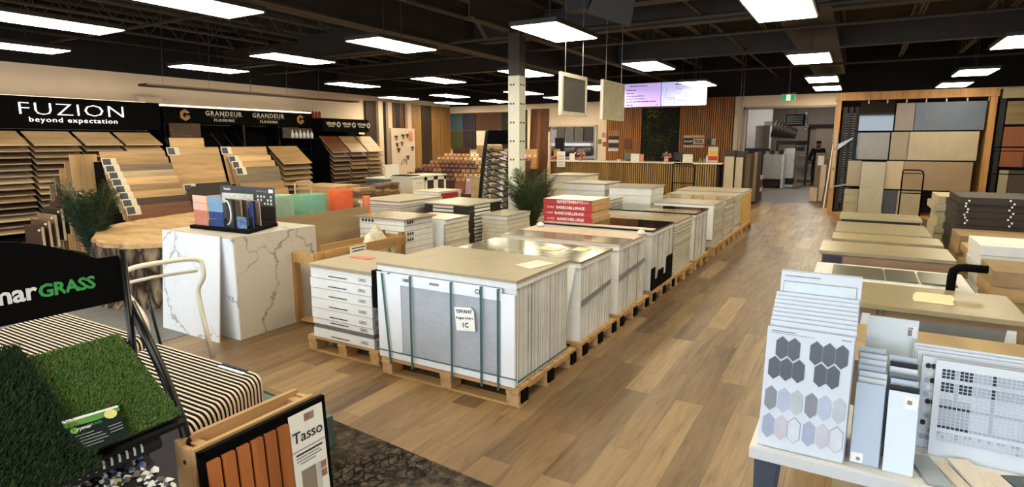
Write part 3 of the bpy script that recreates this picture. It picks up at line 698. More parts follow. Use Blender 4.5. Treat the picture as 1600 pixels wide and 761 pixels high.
# ================================================================ LEFT WALL: BRAND RACKS
OAK = {'blond oak': (214, 176, 126), 'natural oak': (190, 152, 106), 'honey oak': (174, 136, 90), 'light brown oak': (152, 122, 88), 'grey-brown oak': (122, 104, 84), 'walnut': (98, 70, 46), 'dark brown': (66, 44, 32),
       'reddish brown': (118, 70, 42), 'sand oak': (186, 164, 130), 'espresso': (44, 32, 26)}
def oak(k, ax): return wood('board_%s_%s' % (k.replace(' ', '_'), ax), OAK[k], ax, 0.16, 0.45, 16)
M_LIP = plain('pale_board_edge', (206, 180, 146), 0.6)
M_SIGNWHITE = emis('lit_sign_letter', (1.0, 0.98, 0.95), 1.6)
M_LET = plain('cream_letter', (224, 212, 196), 0.5, var=0.02)
M_GOLD = plain('gold_emblem', (190, 140, 84), 0.45)
# FUZION canopy
t = thing('brand_display_rack', 'black wall rack under the lit FUZION sign', 'display rack', (-12.9, 5.0, 0))
build('back_panel', MB().b2(-13.38, -13.25, 2.9, 7.15, 0, 1.93), M_BLACK, t)
build('sign_box', MB().b2(-13.38, -12.72, 2.9, 7.18, 1.95, 2.50), M_BLACK, t)
build('light_bar', MB().b2(-13.02, -12.90, 2.9, 7.0, 2.501, 2.515), emis('warm_led_strip', (1.0, 0.84, 0.62), 4.0), t)  # unseen strip, added to brighten the wall above the sign
text('sign_letters', 'FUZION', 0.315, M_SIGNWHITE, t, (-12.715, 5.60, 2.275), (0, 1, 0), (0, 0, 1), sx=1.47, spacing=1.08, bold=-0.007, depth=0.01)
text('sign_letters', 'beyond expectation', 0.125, M_SIGNWHITE, t, (-12.715, 5.60, 2.095), (0, 1, 0), (0, 0, 1), sx=1.3, spacing=1.12, bold=-0.0015, depth=0.008)
for y in (3.93, 4.66, 5.46, 6.15, 6.92, 7.12): build('upright', MB().poly([(-13.24, y - 0.012, 0.05), (-12.30, y - 0.012, 0.05), (-12.32, y - 0.012, 1.50), (-12.70, y - 0.012, 1.90), (-13.24, y - 0.012, 1.93)], (0, 0.024, 0)), M_BLACKMETAL, t, recalc=True)
build('base', MB().b2(-13.24, -12.25, 2.9, 7.1, 0, 0.09), M_BLACK, t)
cols = [(3.96, 4.63, 'left edge'), (4.70, 5.42, 'second'), (5.49, 6.12, 'third'), (6.19, 6.88, 'fourth')]
seqs = [['blond oak', 'light brown oak', 'walnut', 'dark brown', 'grey-brown oak', 'grey-brown oak', 'sand oak', 'light brown oak', 'walnut', 'honey oak', 'dark brown', 'dark brown', 'sand oak', 'dark brown', 'natural oak'],
        ['blond oak', 'light brown oak', 'light brown oak', 'light brown oak', 'walnut', 'grey-brown oak', 'natural oak', 'sand oak', 'natural oak', 'walnut', 'grey-brown oak', 'dark brown', 'light brown oak', 'sand oak', 'walnut'],
        ['blond oak', 'grey-brown oak', 'reddish brown', 'reddish brown', 'dark brown', 'reddish brown', 'walnut', 'dark brown', 'reddish brown', 'walnut', 'natural oak', 'walnut', 'dark brown', 'grey-brown oak', 'walnut'],
        ['blond oak', 'natural oak', 'natural oak', 'walnut', 'honey oak', 'honey oak', 'walnut', 'dark brown', 'grey-brown oak', 'walnut', 'natural oak', 'walnut', 'dark brown', 'grey-brown oak', 'walnut']]
_shelf = {}
def shelf_board(x1, z1, run, rise, y0, y1, kind, label, group, lip=True, name='flooring_sample'):
    """board lying on a sloped rack arm: front edge at (x1,z1), rising backwards; copies share one mesh per width and kind"""
    key = (round(run, 3), round(rise, 3), round(y1 - y0, 3), kind)
    if key in _shelf:
        src, sy, sx, sz = _shelf[key]; return dup(src, (x1 - sx, y0 - sy, z1 - sz), label)
    n = Vector((rise, 0, run)); t = thing(name, label, 'flooring sample', (x1, y0, z1), group)
    mb = MB().slab([(x1, y0, z1), (x1, y1, z1), (x1 - run, y1, z1 + rise), (x1 - run, y0, z1 + rise)], n, 0.014, 0, 1)
    build('plank_face', mb, [oak(kind, 'y'), M_LIP], t)
    mb = MB().b2(x1 - 0.004, x1 + 0.006, y0, y1, z1 - 0.022, z1 - 0.006); mb.b2(x1 - 0.03, x1 + 0.014, y1 - 0.12, y1 - 0.02, z1 - 0.014, z1 - 0.004)
    build('edge_clip', mb, M_LIP if kind in ('blond oak', 'sand oak', 'natural oak') else plain('grey_edge_clip', (150, 138, 122), 0.6), t)
    _shelf[key] = (t, y0, x1, z1); return t
TOPD = lambda i: 'topmost' if i == 0 else ORD[i] + ' from the top'
for c_, (y0, y1, cn) in enumerate(cols):
    for i in range(15):
        k = seqs[c_][i]
        shelf_board(-12.20, 1.66 - 0.105 * i, 0.45, 0.23, y0, y1, k, '%s sample, %s column under the FUZION sign, %s' % (k, cn, TOPD(i)), 'flooring samples under the lit white sign')
solo('paper_roll', MB().cyl((-12.75, 7.02, 1.70), 0.04, 0.22, 12), M_WHITE, 'small white tube standing right of the FUZION sample columns', 'tube') if False else None
# cable box on the wall
solo('junction_box', MB().b2(-13.4, -13.25, 7.05, 7.55, 2.49, 2.66), M_WHITEWALL, 'cream cable box mounted on the wall above the black canopy joint', 'box')
# GRANDEUR canopy
t = thing('brand_display_rack', 'black wall rack under the gold and cream GRANDEUR FLOORING sign', 'display rack', (-12.9, 9.3, 0))
build('back_panel', MB().b2(-13.38, -13.2, 7.25, 11.2, 0, 2.08), M_BLACK, t)
build('sign_box', MB().b2(-13.38, -12.72, 7.25, 11.22, 2.11, 2.44), M_BLACK, t)
build('light_bar', MB().b2(-12.86, -12.74, 7.25, 11.2, 2.46, 2.485), emis('warm_led_strip', (1.0, 0.84, 0.62), 4.0), t)
for yy, s_ in ((8.62, 0.15), (9.82, 0.15)):
    text('sign_letters', 'GRANDEUR', s_ * 0.98, M_LET, t, (-12.715, yy + 0.02, 2.335), (0, 1, 0), (0, 0, 1), spacing=1.25, bold=0.003, depth=0.004)
    text('sign_letters', 'FLOORING', s_ * 0.55, M_LET, t, (-12.715, yy + 0.02, 2.19), (0, 1, 0), (0, 0, 1), spacing=1.35, bold=0.002, depth=0.004)
    mb = MB(); mb.b2(-12.718, -12.712, yy - 0.33, yy - 0.05, 2.257, 2.262); mb.b2(-12.718, -12.712, yy + 0.09, yy + 0.37, 2.257, 2.262)
    mb.poly([(-12.715, yy + 0.02, 2.245), (-12.715, yy + 0.045, 2.26), (-12.715, yy + 0.02, 2.285), (-12.715, yy - 0.005, 2.26)], (0.004, 0, 0)); build('sign_rule', mb, M_GOLD, t)
for yy in (7.72, 10.82):     # hexagonal G emblem made of bars
    mb = MB(); cz = 2.28; r = 0.125
    P6 = [(yy + r * math.sin(R(a)), cz + r * math.cos(R(a))) for a in (60, 0, -60, -120, 180, 120)]
    for ro, wd in ((1.0, 0.05), (0.62, 0.035)):
        pts = [(yy + (p - yy) * ro, cz + (q_ - cz) * ro) for p, q_ in P6]
        for a_, b_ in zip(pts, pts[1:]):
            ap, bp = Vector((0, a_[0] - yy, a_[1] - cz)), Vector((0, b_[0] - yy, b_[1] - cz)); k = 1 - wd / 0.125
            o_ = Vector((-12.718, yy, cz)); mb.poly([o_ + ap, o_ + bp, o_ + bp * k, o_ + ap * k], (0.006, 0, 0))
    mb.b2(-12.718, -12.712, yy + 0.0, yy + 0.105, cz - 0.03, cz - 0.005); mb.b2(-12.718, -12.712, yy + 0.08, yy + 0.105, cz - 0.06, cz - 0.005)
    build('sign_emblem', mb, M_GOLD, t, recalc=True)
for y in (7.28, 7.95, 9.15, 10.15, 11.15): build('upright', MB().b2(-13.2, -12.75, y - 0.025, y + 0.025, 0, 2.1), M_BLACKMETAL, t)
for z in (0.5, 1.0, 1.5): build('shelf', MB().b2(-13.2, -12.75, 7.28, 11.15, z, z + 0.02), M_BLACKMETAL, t)
mb = MB()
for k in range(3): mb.tube([(-12.75, 8.3 + 0.3 * k, 1.9), (-12.55, 8.45 + 0.3 * k, 1.55)], 0.01, 6)
build('display_arm', mb, M_BLACKMETAL, t)
m_photo = marble('photo_print_brown', (70, 46, 30), (190, 150, 120), 7, 3.0, 0.4, 0.3)
solo('photo_board', MB().b2(-12.66, -12.62, 7.30, 7.98, 1.80, 2.10), m_photo, 'small brown photo panel under the left gold emblem', 'picture')
solo('photo_board', MB().b2(-12.66, -12.62, 10.16, 11.1, 1.80, 2.06), m_photo, 'small brown photo panel under the right gold emblem', 'picture')
# rack of one column under the right emblem, long boards
t = thing('sample_tower', 'black sample tower with one column of long boards under the right gold emblem', 'display rack', (-12.2, 9.85, 0))
for y in (9.36, 10.28): build('upright', MB().poly([(-12.66, y - 0.012, 0.03), (-11.8, y - 0.012, 0.03), (-11.86, y - 0.012, 1.1), (-12.3, y - 0.012, 1.62), (-12.66, y - 0.012, 1.66)], (0, 0.024, 0)), M_BLACKMETAL, t, recalc=True)
build('base', MB().b2(-12.66, -11.75, 9.37, 10.27, 0, 0.06), M_BLACK, t)
for i, k in enumerate(['natural oak', 'grey-brown oak', 'light brown oak', 'light brown oak', 'natural oak', 'grey-brown oak', 'walnut', 'light brown oak', 'natural oak']):
    shelf_board(-11.72, 1.20 - 0.125 * i, 0.52, 0.40, 9.40, 10.24, k, '%s board in the one-column tower, %s' % (k, TOPD(i)), 'boards in the one column tower')
# VIDAR three-column rack
t = thing('brand_display_rack', 'black three-column rack headed with three VIDAR emblems', 'display rack', (-12.7, 12.2, 0))
build('back_panel', MB().b2(-13.3, -13.1, 11.3, 13.3, 0, 2.0), M_BLACK, t)
build('sign_box', MB().b2(-13.1, -12.32, 11.22, 12.92, 1.98, 2.33), M_BLACK, t)
for k in range(3):
    yy = 11.47 + 0.57 * k
    text('sign_letters', 'VIDAR', 0.10, M_LET, t, (-12.317, yy + 0.02, 2.19), (0, 1, 0), (0, 0, 1), bold=0.003, depth=0.003, sx=1.15)
    text('sign_letters', 'FLOORING', 0.045, M_LET, t, (-12.317, yy + 0.02, 2.12), (0, 1, 0), (0, 0, 1), bold=0.001, depth=0.003)
    mb = MB(); cy, cz = yy + 0.29, 2.17; ring = []
    for a in range(16):
        r = 0.085 if a % 2 == 0 else 0.058; ring.append((r * math.sin(a * math.pi / 8), r * math.cos(a * math.pi / 8)))
    for a in range(16):
        p, q_ = ring[a], ring[(a + 1) % 16]; h_ = 0.036; pa, qa = a * math.pi / 8, (a + 1) * math.pi / 8
        mb.poly([(-12.319, cy + p[0], cz + p[1]), (-12.319, cy + q_[0], cz + q_[1]), (-12.319, cy + h_ * math.sin(qa), cz + h_ * math.cos(qa)), (-12.319, cy + h_ * math.sin(pa), cz + h_ * math.cos(pa))], (0.005, 0, 0))
    build('sign_emblem', mb, M_LET, t, recalc=True)
for y in (11.26, 11.93, 12.60, 13.25): build('upright', MB().poly([(-13.1, y - 0.012, 0.03), (-12.15, y - 0.012, 0.03), (-12.2, y - 0.012, 1.4), (-12.62, y - 0.012, 1.88), (-13.1, y - 0.012, 1.95)], (0, 0.024, 0)), M_BLACKMETAL, t, recalc=True)
build('base', MB().b2(-13.1, -12.1, 11.27, 13.24, 0, 0.06), M_BLACK, t)
vs = [['reddish brown', 'grey-brown oak', 'grey-brown oak', 'dark brown', 'grey-brown oak', 'walnut', 'walnut', 'dark brown', 'grey-brown oak', 'walnut', 'dark brown'],
      ['natural oak', 'grey-brown oak', 'dark brown', 'honey oak', 'honey oak', 'dark brown', 'grey-brown oak', 'walnut', 'walnut', 'natural oak', 'walnut'],
      ['natural oak', 'light brown oak', 'natural oak', 'honey oak', 'grey-brown oak', 'light brown oak', 'grey-brown oak', 'natural oak', 'walnut', 'walnut', 'walnut']]
for c_, (y0, y1) in enumerate(((11.29, 11.90), (11.96, 12.57), (12.63, 13.22))):
    for i in range(11):
        k = vs[c_][i]
        shelf_board(-12.08, 1.44 - 0.115 * i, 0.50, 0.43, y0, y1, k, '%s board, %s column of the three-column rack, %s' % (k, ('left', 'middle', 'right')[c_], TOPD(i)), 'boards in the three column rack')
# bottles and tins near the racks
shelfm = M_BLACKMETAL
solo('wall_shelf', MB().b2(-13.38, -13.12, 11.25, 12.3, 2.335, 2.35), shelfm, 'narrow shelf carrying red-capped tubes above the three-column rack', 'shelf')
for k in range(6):
    y = 11.35 + 0.11 * k
    t = thing('glue_tube', 'red and white tube on the high wall shelf, %s from the left' % nth(k), 'tube', (-13.2, y, 2.35), 'red and white tubes on the high shelf')
    build('tube_body', MB().lathe((-13.2, y, 2.351), [(0.04, 0), (0.04, 0.17), (0.015, 0.2)], 10), plain('red_tube', (170, 60, 50), 0.5), t); build('cap', MB().cyl((-13.2, y, 2.551), 0.014, 0.05, 8), M_WHITE, t)
solo('bottle_shelf', MB().b2(-12.9, -12.55, 11.0 - 0.62, 11.0 + 0.2, 1.78, 1.80), shelfm, 'small black shelf of white bottles left of the three-column rack', 'shelf')
for k in range(6):
    y = 10.45 + 0.125 * k
    t = thing('cleaner_bottle', 'white cleaner bottle with a %s cap on the small shelf, %s from the left' % ('green' if k % 2 else 'white', nth(k)), 'bottle', (-12.62, y, 1.80), 'white cleaner bottles')
    build('bottle_body', MB().lathe((-12.62, y, 1.801), [(0.042, 0), (0.045, 0.11), (0.02, 0.15), (0.018, 0.17)], 10), M_WHITE, t, smooth=True); build('cap', MB().cyl((-12.62, y, 1.972), 0.02, 0.035, 8), plain('green_cap', (90, 130, 80), 0.5) if k % 2 else M_WHITE, t)

# ================================================================ STEPPED BOARD DISPLAYS IN FRONT OF THE RACKS
m_tag = plain('tag_cream', (214, 204, 184), 0.6)
m_tagpic = plain('tag_photo_dark', (58, 64, 72), 0.5, var=0.5, scale=40)
SD = 1.17
def lean_board(xt, y0, y1, zt, h, lean, kind, label, group, tagl=True, th=0.014, herring=False):
    xt, y0, y1, h, lean = xt * SD, y0 * SD, y1 * SD, h * SD, lean * SD; zt = 1.7 - (1.7 - zt) * SD
    t = thing('flooring_board', label, 'flooring sample', (xt, y0, zt - h), group); n = Vector((h, 0, lean))
    mb = MB().slab([(xt + lean, y0, zt - h), (xt + lean, y1, zt - h), (xt, y1, zt), (xt, y0, zt)], n, th, 0, 1)
    build('board_face', mb, [oak(kind, 'y'), M_LIP], t)
    if tagl:
        a = n.normalized() * 0.004
        q = [Vector((xt + lean * 0.22, y0 - 0.03, zt - 0.13)), Vector((xt + lean * 0.22, y0 + 0.17, zt - 0.13)), Vector((xt - 0.0, y0 + 0.17, zt + 0.0)), Vector((xt - 0.0, y0 - 0.03, zt + 0.0))]
        g = build('swatch_tag', MB().slab([p + a for p in q], n, 0.003), m_tag, t)
        q2 = [Vector((xt + lean * 0.20, y0 - 0.015, zt - 0.115)), Vector((xt + lean * 0.20, y0 + 0.09, zt - 0.115)), Vector((xt + lean * 0.03, y0 + 0.09, zt - 0.015)), Vector((xt + lean * 0.03, y0 - 0.015, zt - 0.015))]
        build('tag_picture', MB().slab([p + a * 1.9 for p in q2], n, 0.002), m_tagpic, g)
    return t
def step_rack(y0, y1, x0, x1, z0, label):
    y0, y1, x0, x1 = y0 * SD, y1 * SD, x0 * SD, x1 * SD - 0.22; z0 = 1.7 - (1.7 - z0) * SD
    t = thing('display_easel', label, 'display rack', ((x0 + x1) / 2, (y0 + y1) / 2, 0))
    build('base', MB().b2(x0, x1, y0, y1, 0, 0.12), M_BLACK, t)
    for y in (y0 + 0.015, y1 - 0.015):
        build('side_panel', MB().poly([(x0, y - 0.012, 0.12), (x1, y - 0.012, 0.12), (x1, y - 0.012, 0.25), (x0 + 0.06, y - 0.012, z0), (x0, y - 0.012, z0)], (0, 0.024, 0)), M_BLACK, t, recalc=True)
    build('back_panel', MB().b2(x0 - 0.02, x0, y0, y1, 0.12, z0), M_BLACK, t); return t
step_rack(3.86, 4.66, -8.42, -7.35, 1.45, 'black easel of the stepped board display beside the left palm')
kinds = ['natural oak', 'honey oak', 'grey-brown oak', 'sand oak', 'blond oak', 'light brown oak', 'natural oak', 'dark brown', 'reddish brown']
for i, k in enumerate(kinds):
    lean_board(-8.13 + 0.062 * i, 3.80 - 0.0 * i, 4.60 + 0.0 * i, 1.585 - 0.082 * i, 0.50, 0.15, k, '%s board, stepped display by the left palm, %s from the back' % (k, nth(i)), 'boards of the stepped display beside the palm', tagl=i > 0)
for i, k in enumerate(['natural oak', 'light brown oak', 'honey oak', 'walnut', 'grey-brown oak']):
    x = -9.98 - 0.06 * i
    t = thing('flooring_board', '%s board behind the palm, seen edge-on, %s from the front' % (k, nth(i)), 'flooring sample', (x, 4.4, 0.3), 'boards seen edge-on behind the palm')
    build('board_face', MB().slab([(x + 0.02, 4.26 - 0.05 * i, 0.0), (x + 0.02, 4.62 - 0.05 * i, 0.0), (x, 4.62 - 0.05 * i, 1.52 - 0.11 * i), (x, 4.26 - 0.05 * i, 1.52 - 0.11 * i)], (1, 0, 0.02), 0.018, 0, 1), [oak(k, 'z'), M_LIP], t)
# second and third stepped displays
step_rack(4.70, 5.40, -8.42, -7.35, 1.45, 'black easel of the display with the one wide oak panel')
lean_board(-8.30, 4.78, 5.28, 1.76, 0.55, 0.06, 'blond oak', 'pale oak board peeking out above the wide oak panel', None, False)
lean_board(-8.15, 4.66, 5.40, 1.63, 0.55, 0.16, 'natural oak', 'wide oak plank panel with three joints in the middle stepped display', None)
lean_board(-7.78, 4.63, 5.30, 1.14, 0.30, 0.08, 'espresso', 'espresso board with a tag in front of the wide oak panel', None)
lean_board(-7.62, 4.66, 5.36, 0.98, 0.4, 0.10, 'sand oak', 'sand oak board behind the small tile sampler, in front of the espresso board', None)
step_rack(5.46, 6.26, -8.42, -7.35, 1.45, 'black easel of the right-hand stepped board display')
for i, (k, z) in enumerate((('natural oak', 1.63), ('blond oak', 1.50), ('natural oak', 1.42), ('grey-brown oak', 1.33), ('light brown oak', 1.10), ('honey oak', 1.0))):
    lean_board(-8.15 + 0.075 * i, 5.46 + (0.06 if i else 0), 6.22 + 0.012 * i, z, 0.55, 0.14, k, '%s board, display right of the wide oak panel, %s from the back' % (k, nth(i)), 'boards of the right stepped display', tagl=i < 4)
# fan of small boards beside the left palm
t = thing('fan_rack', 'black floor rack holding the fan of small hinged boards left of the palm', 'display rack', (-8.5, 3.2, 0))
build('base', MB().b2(-8.85, -8.15, 3.0, 3.66, 0, 0.3), M_BLACK, t)
build('spine', MB().slab([(-8.80, 3.04, 0.30), (-8.74, 3.04, 0.30), (-8.74, 3.60, 1.05), (-8.80, 3.60, 1.05)], (0, -1, 0.5), 0.02), M_BLACK, t)
for i, k in enumerate(['dark brown', 'walnut', 'light brown oak', 'espresso', 'dark brown', 'dark brown', 'walnut']):
    y = 3.10 + 0.072 * i; z = 0.72 + 0.065 * i; x1 = -8.13 + 0.0 * i
    t = thing('hinged_sample', '%s hinged board in the fan by the palm, %s from the near end' % (k, nth(i)), 'flooring sample', (-8.4, y, z - 0.38), 'hinged boards of the fan')
    build('board_face', MB().b2(-8.60, x1 - 0.02, y, y + 0.016, z - 0.38, z), oak(k, 'z'), t)
    build('light_edge', MB().b2(x1 - 0.0195, x1, y - 0.002, y + 0.018, z - 0.38, z), M_LIP, t)
    build('pin', MB().cyl((x1 - 0.05, y - 0.012, z - 0.045), 0.012, 0.02, 10), M_WHITE, t)

# ---- palms
def palm(name_label, x, y, z0, h, n, spread, seed, leafmat, group=None):
    rnd = random.Random(seed); t = thing('potted_palm', name_label, 'plant', (x, y, z0 if z0 < 0.01 else z0), group)
    build('pot', MB().lathe((x, y, 0.0), [(0.13, 0), (0.17, 0.02), (0.19, 0.30), (0.20, 0.32), (0.17, 0.32), (0.16, 0.27)], 20), M_BLKPLASTIC, t, smooth=True)
    build('soil', MB().cyl((x, y, 0.24), 0.16, 0.03, 16), plain('potting_soil', (46, 34, 26), 0.95), t)
    stems = MB(); leaves = MB()
    for i in range(n):
        a = 2 * math.pi * i / n + rnd.uniform(-0.3, 0.3); hh = h * rnd.uniform(0.72, 1.0); sp = spread * rnd.uniform(0.45, 1.0)
        d = Vector((math.cos(a), math.sin(a), 0)); b = Vector((x, y, 0.26)) + d * 0.03; pts = []
        for k in range(9):
            u = k / 8; pts.append(b + d * sp * (u ** 1.6) + Vector((0, 0, (hh - 0.26) * u - 0.05 * h * u ** 4)))
        stems.tube(pts, [0.009 - 0.0008 * k for k in range(9)], 5)
        side = d.cross(Vector((0, 0, 1)))
        for k in range(44):
            u = 0.16 + 0.84 * k / 43; f = u * 8; j = min(7, int(f)); p = pts[j].lerp(pts[j + 1], f - j); tg = (pts[j + 1] - pts[j]).normalized()
            L = 0.25 * math.sin(math.pi * (0.10 + 0.80 * (u - 0.16) / 0.84)) * (h / 1.3) + 0.03
            for s_ in (-1, 1):
                dr = (side * s_ * rnd.uniform(0.4, 0.75) + tg * 0.8 + Vector((rnd.uniform(-.18, .18), rnd.uniform(-.18, .18), rnd.uniform(-.2, .1)))).normalized()
                wv = tg.cross(dr).normalized().cross(dr) * 0.0045
                m_ = p + dr * L * 0.5; e = p + dr * L - Vector((0, 0, 0.22 * L))
                leaves.add([p - wv * 0.5, p + wv * 0.5, m_ + wv, e, m_ - wv], [(0, 1, 2, 3, 4)])
    build('frond_stem', stems, plain('palm_stem', (74, 92, 48), 0.6), t, smooth=True)
    build('frond_leaves', leaves, leafmat, t)
    return t
m_palm1 = plain('palm_leaf_dark', (34, 52, 30), 0.5, var=0.35, scale=14)
m_palm2 = plain('palm_leaf_olive', (54, 64, 30), 0.5, var=0.35, scale=14)
palm('potted palm beside the stepped flooring display, behind the tree slab', -7.70, 3.42, 0, 1.34, 30, 0.30, 3, m_palm1)
palm('potted palm at the foot of the white column, beside the red boxes', -4.22, 7.80, 0, 1.36, 26, 0.40, 5, m_palm2)

# ---- pegboard with bath fittings
t = thing('fittings_board', 'pale display board with small bath fittings in front of the left wall panels', 'display board', (-13.1, 15.3, 0))
build('board', MB().b2(-13.15, -13.1, 14.75, 15.92, 0.0, 2.15), plain('pale_pink_board', (206, 184, 164), 0.6, var=0.03), t)
rnd = random.Random(4)
fit = plain('dark_fitting', (60, 52, 46), 0.35)
for k, (y, z, s_) in enumerate(((14.95, 1.86, .10), (15.28, 1.9, .09), (15.5, 1.92, .09), (14.98, 1.62, .06), (15.22, 1.66, .05), (15.05, 1.45, .09), (15.5, 1.2, .09), (15.75, 1.5, .08))):
    mb = MB(); mb.b2(-13.099, -13.03, y - s_ / 2, y + s_ / 2, z, z + 0.05); mb.tube([(-13.06, y, z - 0.09), (-13.04, y, z + 0.03)], 0.02, 8); build('fitting', mb, fit, t)
mb = MB(); mb.tube([(-13.06, 15.3 + 0.14 * math.cos(a_ / 8 * math.pi), 0.95 + 0.2 * math.sin(a_ / 8 * math.pi)) for a_ in range(9)], 0.012, 6); build('towel_ring', mb, M_SILVER, t)
build('red_leaflet', MB().b2(-13.099, -13.09, 15.62, 15.80, 1.72, 2.05), plain('salmon_leaflet', (204, 120, 90), 0.6), t)
# ---- cabinets
m_cab = plain('cabinet_white', (222, 216, 204), 0.45, var=0.02); m_cabgrey = plain('cabinet_slate', (96, 104, 112), 0.5)
def cabinet(x0, x1, y0, y1, z1, mat_, label, drawers=0, doors=0):
    t = thing('base_cabinet', label, 'cabinet', ((x0 + x1) / 2, (y0 + y1) / 2, 0))
    build('body', MB().b2(x0, x1 - 0.02, y0, y1, 0.08, z1 - 0.03), mat_, t); build('plinth', MB().b2(x0, x1 - 0.07, y0 + 0.01, y1 - 0.01, 0, 0.08), M_GREY, t)
    if drawers:
        h = (z1 - 0.13) / drawers
        for i in range(drawers):
            z = 0.09 + i * h; d = build('drawer', MB().b2(x1 - 0.02, x1, y0 + 0.01, y1 - 0.01, z, z + h - 0.012), mat_, t)
            build('handle', MB().tube([(x1 + 0.02, y0 + 0.1, z + h * .6), (x1 + 0.02, y1 - 0.1, z + h * .6)], 0.006, 6), M_SILVER, d)
    if doors:
        w_ = (y1 - y0) / doors
        for i in range(doors):
            a, b = y0 + i * w_ + 0.008, y0 + (i + 1) * w_ - 0.008; mb = MB()
            mb.b2(x1 - 0.02, x1, a, a + 0.07, 0.09, z1 - 0.04); mb.b2(x1 - 0.02, x1, b - 0.07, b, 0.09, z1 - 0.04); mb.b2(x1 - 0.02, x1, a, b, 0.09, 0.17); mb.b2(x1 - 0.02, x1, a, b, z1 - 0.12, z1 - 0.04)
            d = build('door', mb, mat_, t)
            build('glass_pane', MB().b2(x1 - 0.016, x1 - 0.010, a + 0.07, b - 0.07, 0.17, z1 - 0.12), plain('dark_cabinet_glass', (54, 60, 62), 0.08, var=0.4, scale=5), d)
    build('cabinet_top', MB().b2(x0 - 0.01, x1 + 0.015, y0 - 0.01, y1 + 0.01, z1 - 0.03, z1), m_cab, t)
    return t
cabinet(-9.25, -8.62, 10.36, 10.78, 0.93, m_cab, 'white drawer cabinet with a black top slab', drawers=3)
solo('black_slab', MB().b2(-9.24, -8.72, 10.38, 10.74, 0.932, 0.95), M_BLACK, 'thin black slab lying on the white drawer cabinet', 'slab')
cabinet(-9.25, -8.62, 10.81, 11.62, 0.94, m_cab, 'white cabinet with two glass doors beside the drawer cabinet', doors=2)
cabinet(-10.2, -9.6, 10.52, 11.10, 0.86, m_cabgrey, 'slate grey cabinet left of the white drawer cabinet', doors=0, drawers=1)
solo('white_sheet_board', MB().b2(-9.68, -9.65, 10.62, 11.10, 0.862, 1.17), m_cab, 'white panel standing on the slate grey cabinet', 'panel')
# ---- plank piles and ledger stone
m_pile = layered('plank_pile_edges', (190, 152, 100), (104, 74, 44), 0.02, 0.3)
x0, x1, y0, y1 = -9.25, -8.15, 7.68, 8.30
for i in range(4):
    z = 0.62 + i * 0.07; solo('plank_bundle', MB().b2(x0 + .01 * i, x1 - .015 * i, y0, y1, z, z + 0.067), oak('natural oak', 'x'), 'bundle of oak planks under the brown tower rack, %s' % from_bottom(i, 4), 'planks', 'oak plank bundles')
solo('pile_block', MB().b2(-9.3, -8.1, 7.66, 8.32, 0, 0.617), oak('light brown oak', 'x'), 'wooden block base carrying the oak plank bundles', 'base')
stone_cols = [(-8.05, -7.78, 7.9, 8.25), (-8.28, -7.98, 8.36, 8.85), (-8.55, -8.3, 8.95, 9.5)]
m_st = [plain('ledger_brown', (128, 98, 66), 0.85, var=0.35, scale=14), plain('ledger_tan', (172, 138, 98), 0.85, var=0.3, scale=14), plain('ledger_dark', (96, 76, 56), 0.85, var=0.35, scale=14)]
for c_, (a, b, c2, d2) in enumerate(stone_cols):
    rnd = random.Random(20 + c_)
    for i in range(14):
        z = i * 0.062; j = lambda: rnd.uniform(-0.03, 0.03)
        mb = MB(); ya = c2 + j(); 
        while ya < d2 + 0.02:
            ln = rnd.uniform(0.10, 0.2); ye = min(ya + ln, d2 + 0.05)
            mb.b2(a + j(), b + j(), ya, ye - 0.004, z, z + 0.062 - rnd.uniform(0.003, 0.010)); ya = ye + 0.0
            if ye >= d2 + 0.05: break
        solo('ledger_stone', mb, m_st[(i * 7 + c_) % 3], 'ledger stone panel, %s pile behind the rolls, %s' % (('near', 'middle', 'far')[c_], from_bottom(i, 14)), 'stone panel', 'ledger stone panels', bevel=0.0)
m_w2 = oak('light brown oak', 'x')
for c_, (a, b, y0, y1) in enumerate(((-8.62, -7.9, 9.6, 9.95), (-8.62, -7.9, 9.98, 10.33))):
    for i in range(7):
        jx = random.uniform(-0.015, 0.015); z = i * 0.085
        solo('plank_box', MB().b2(a + jx, b + jx, y0, y1, z, z + 0.082), m_w2 if (i + c_) % 3 else oak('natural oak', 'x'), 'brown plank box, %s low pile before the cabinets, %s' % (('left', 'right')[c_], from_bottom(i, 7)), 'box', 'plank boxes before the cabinets')
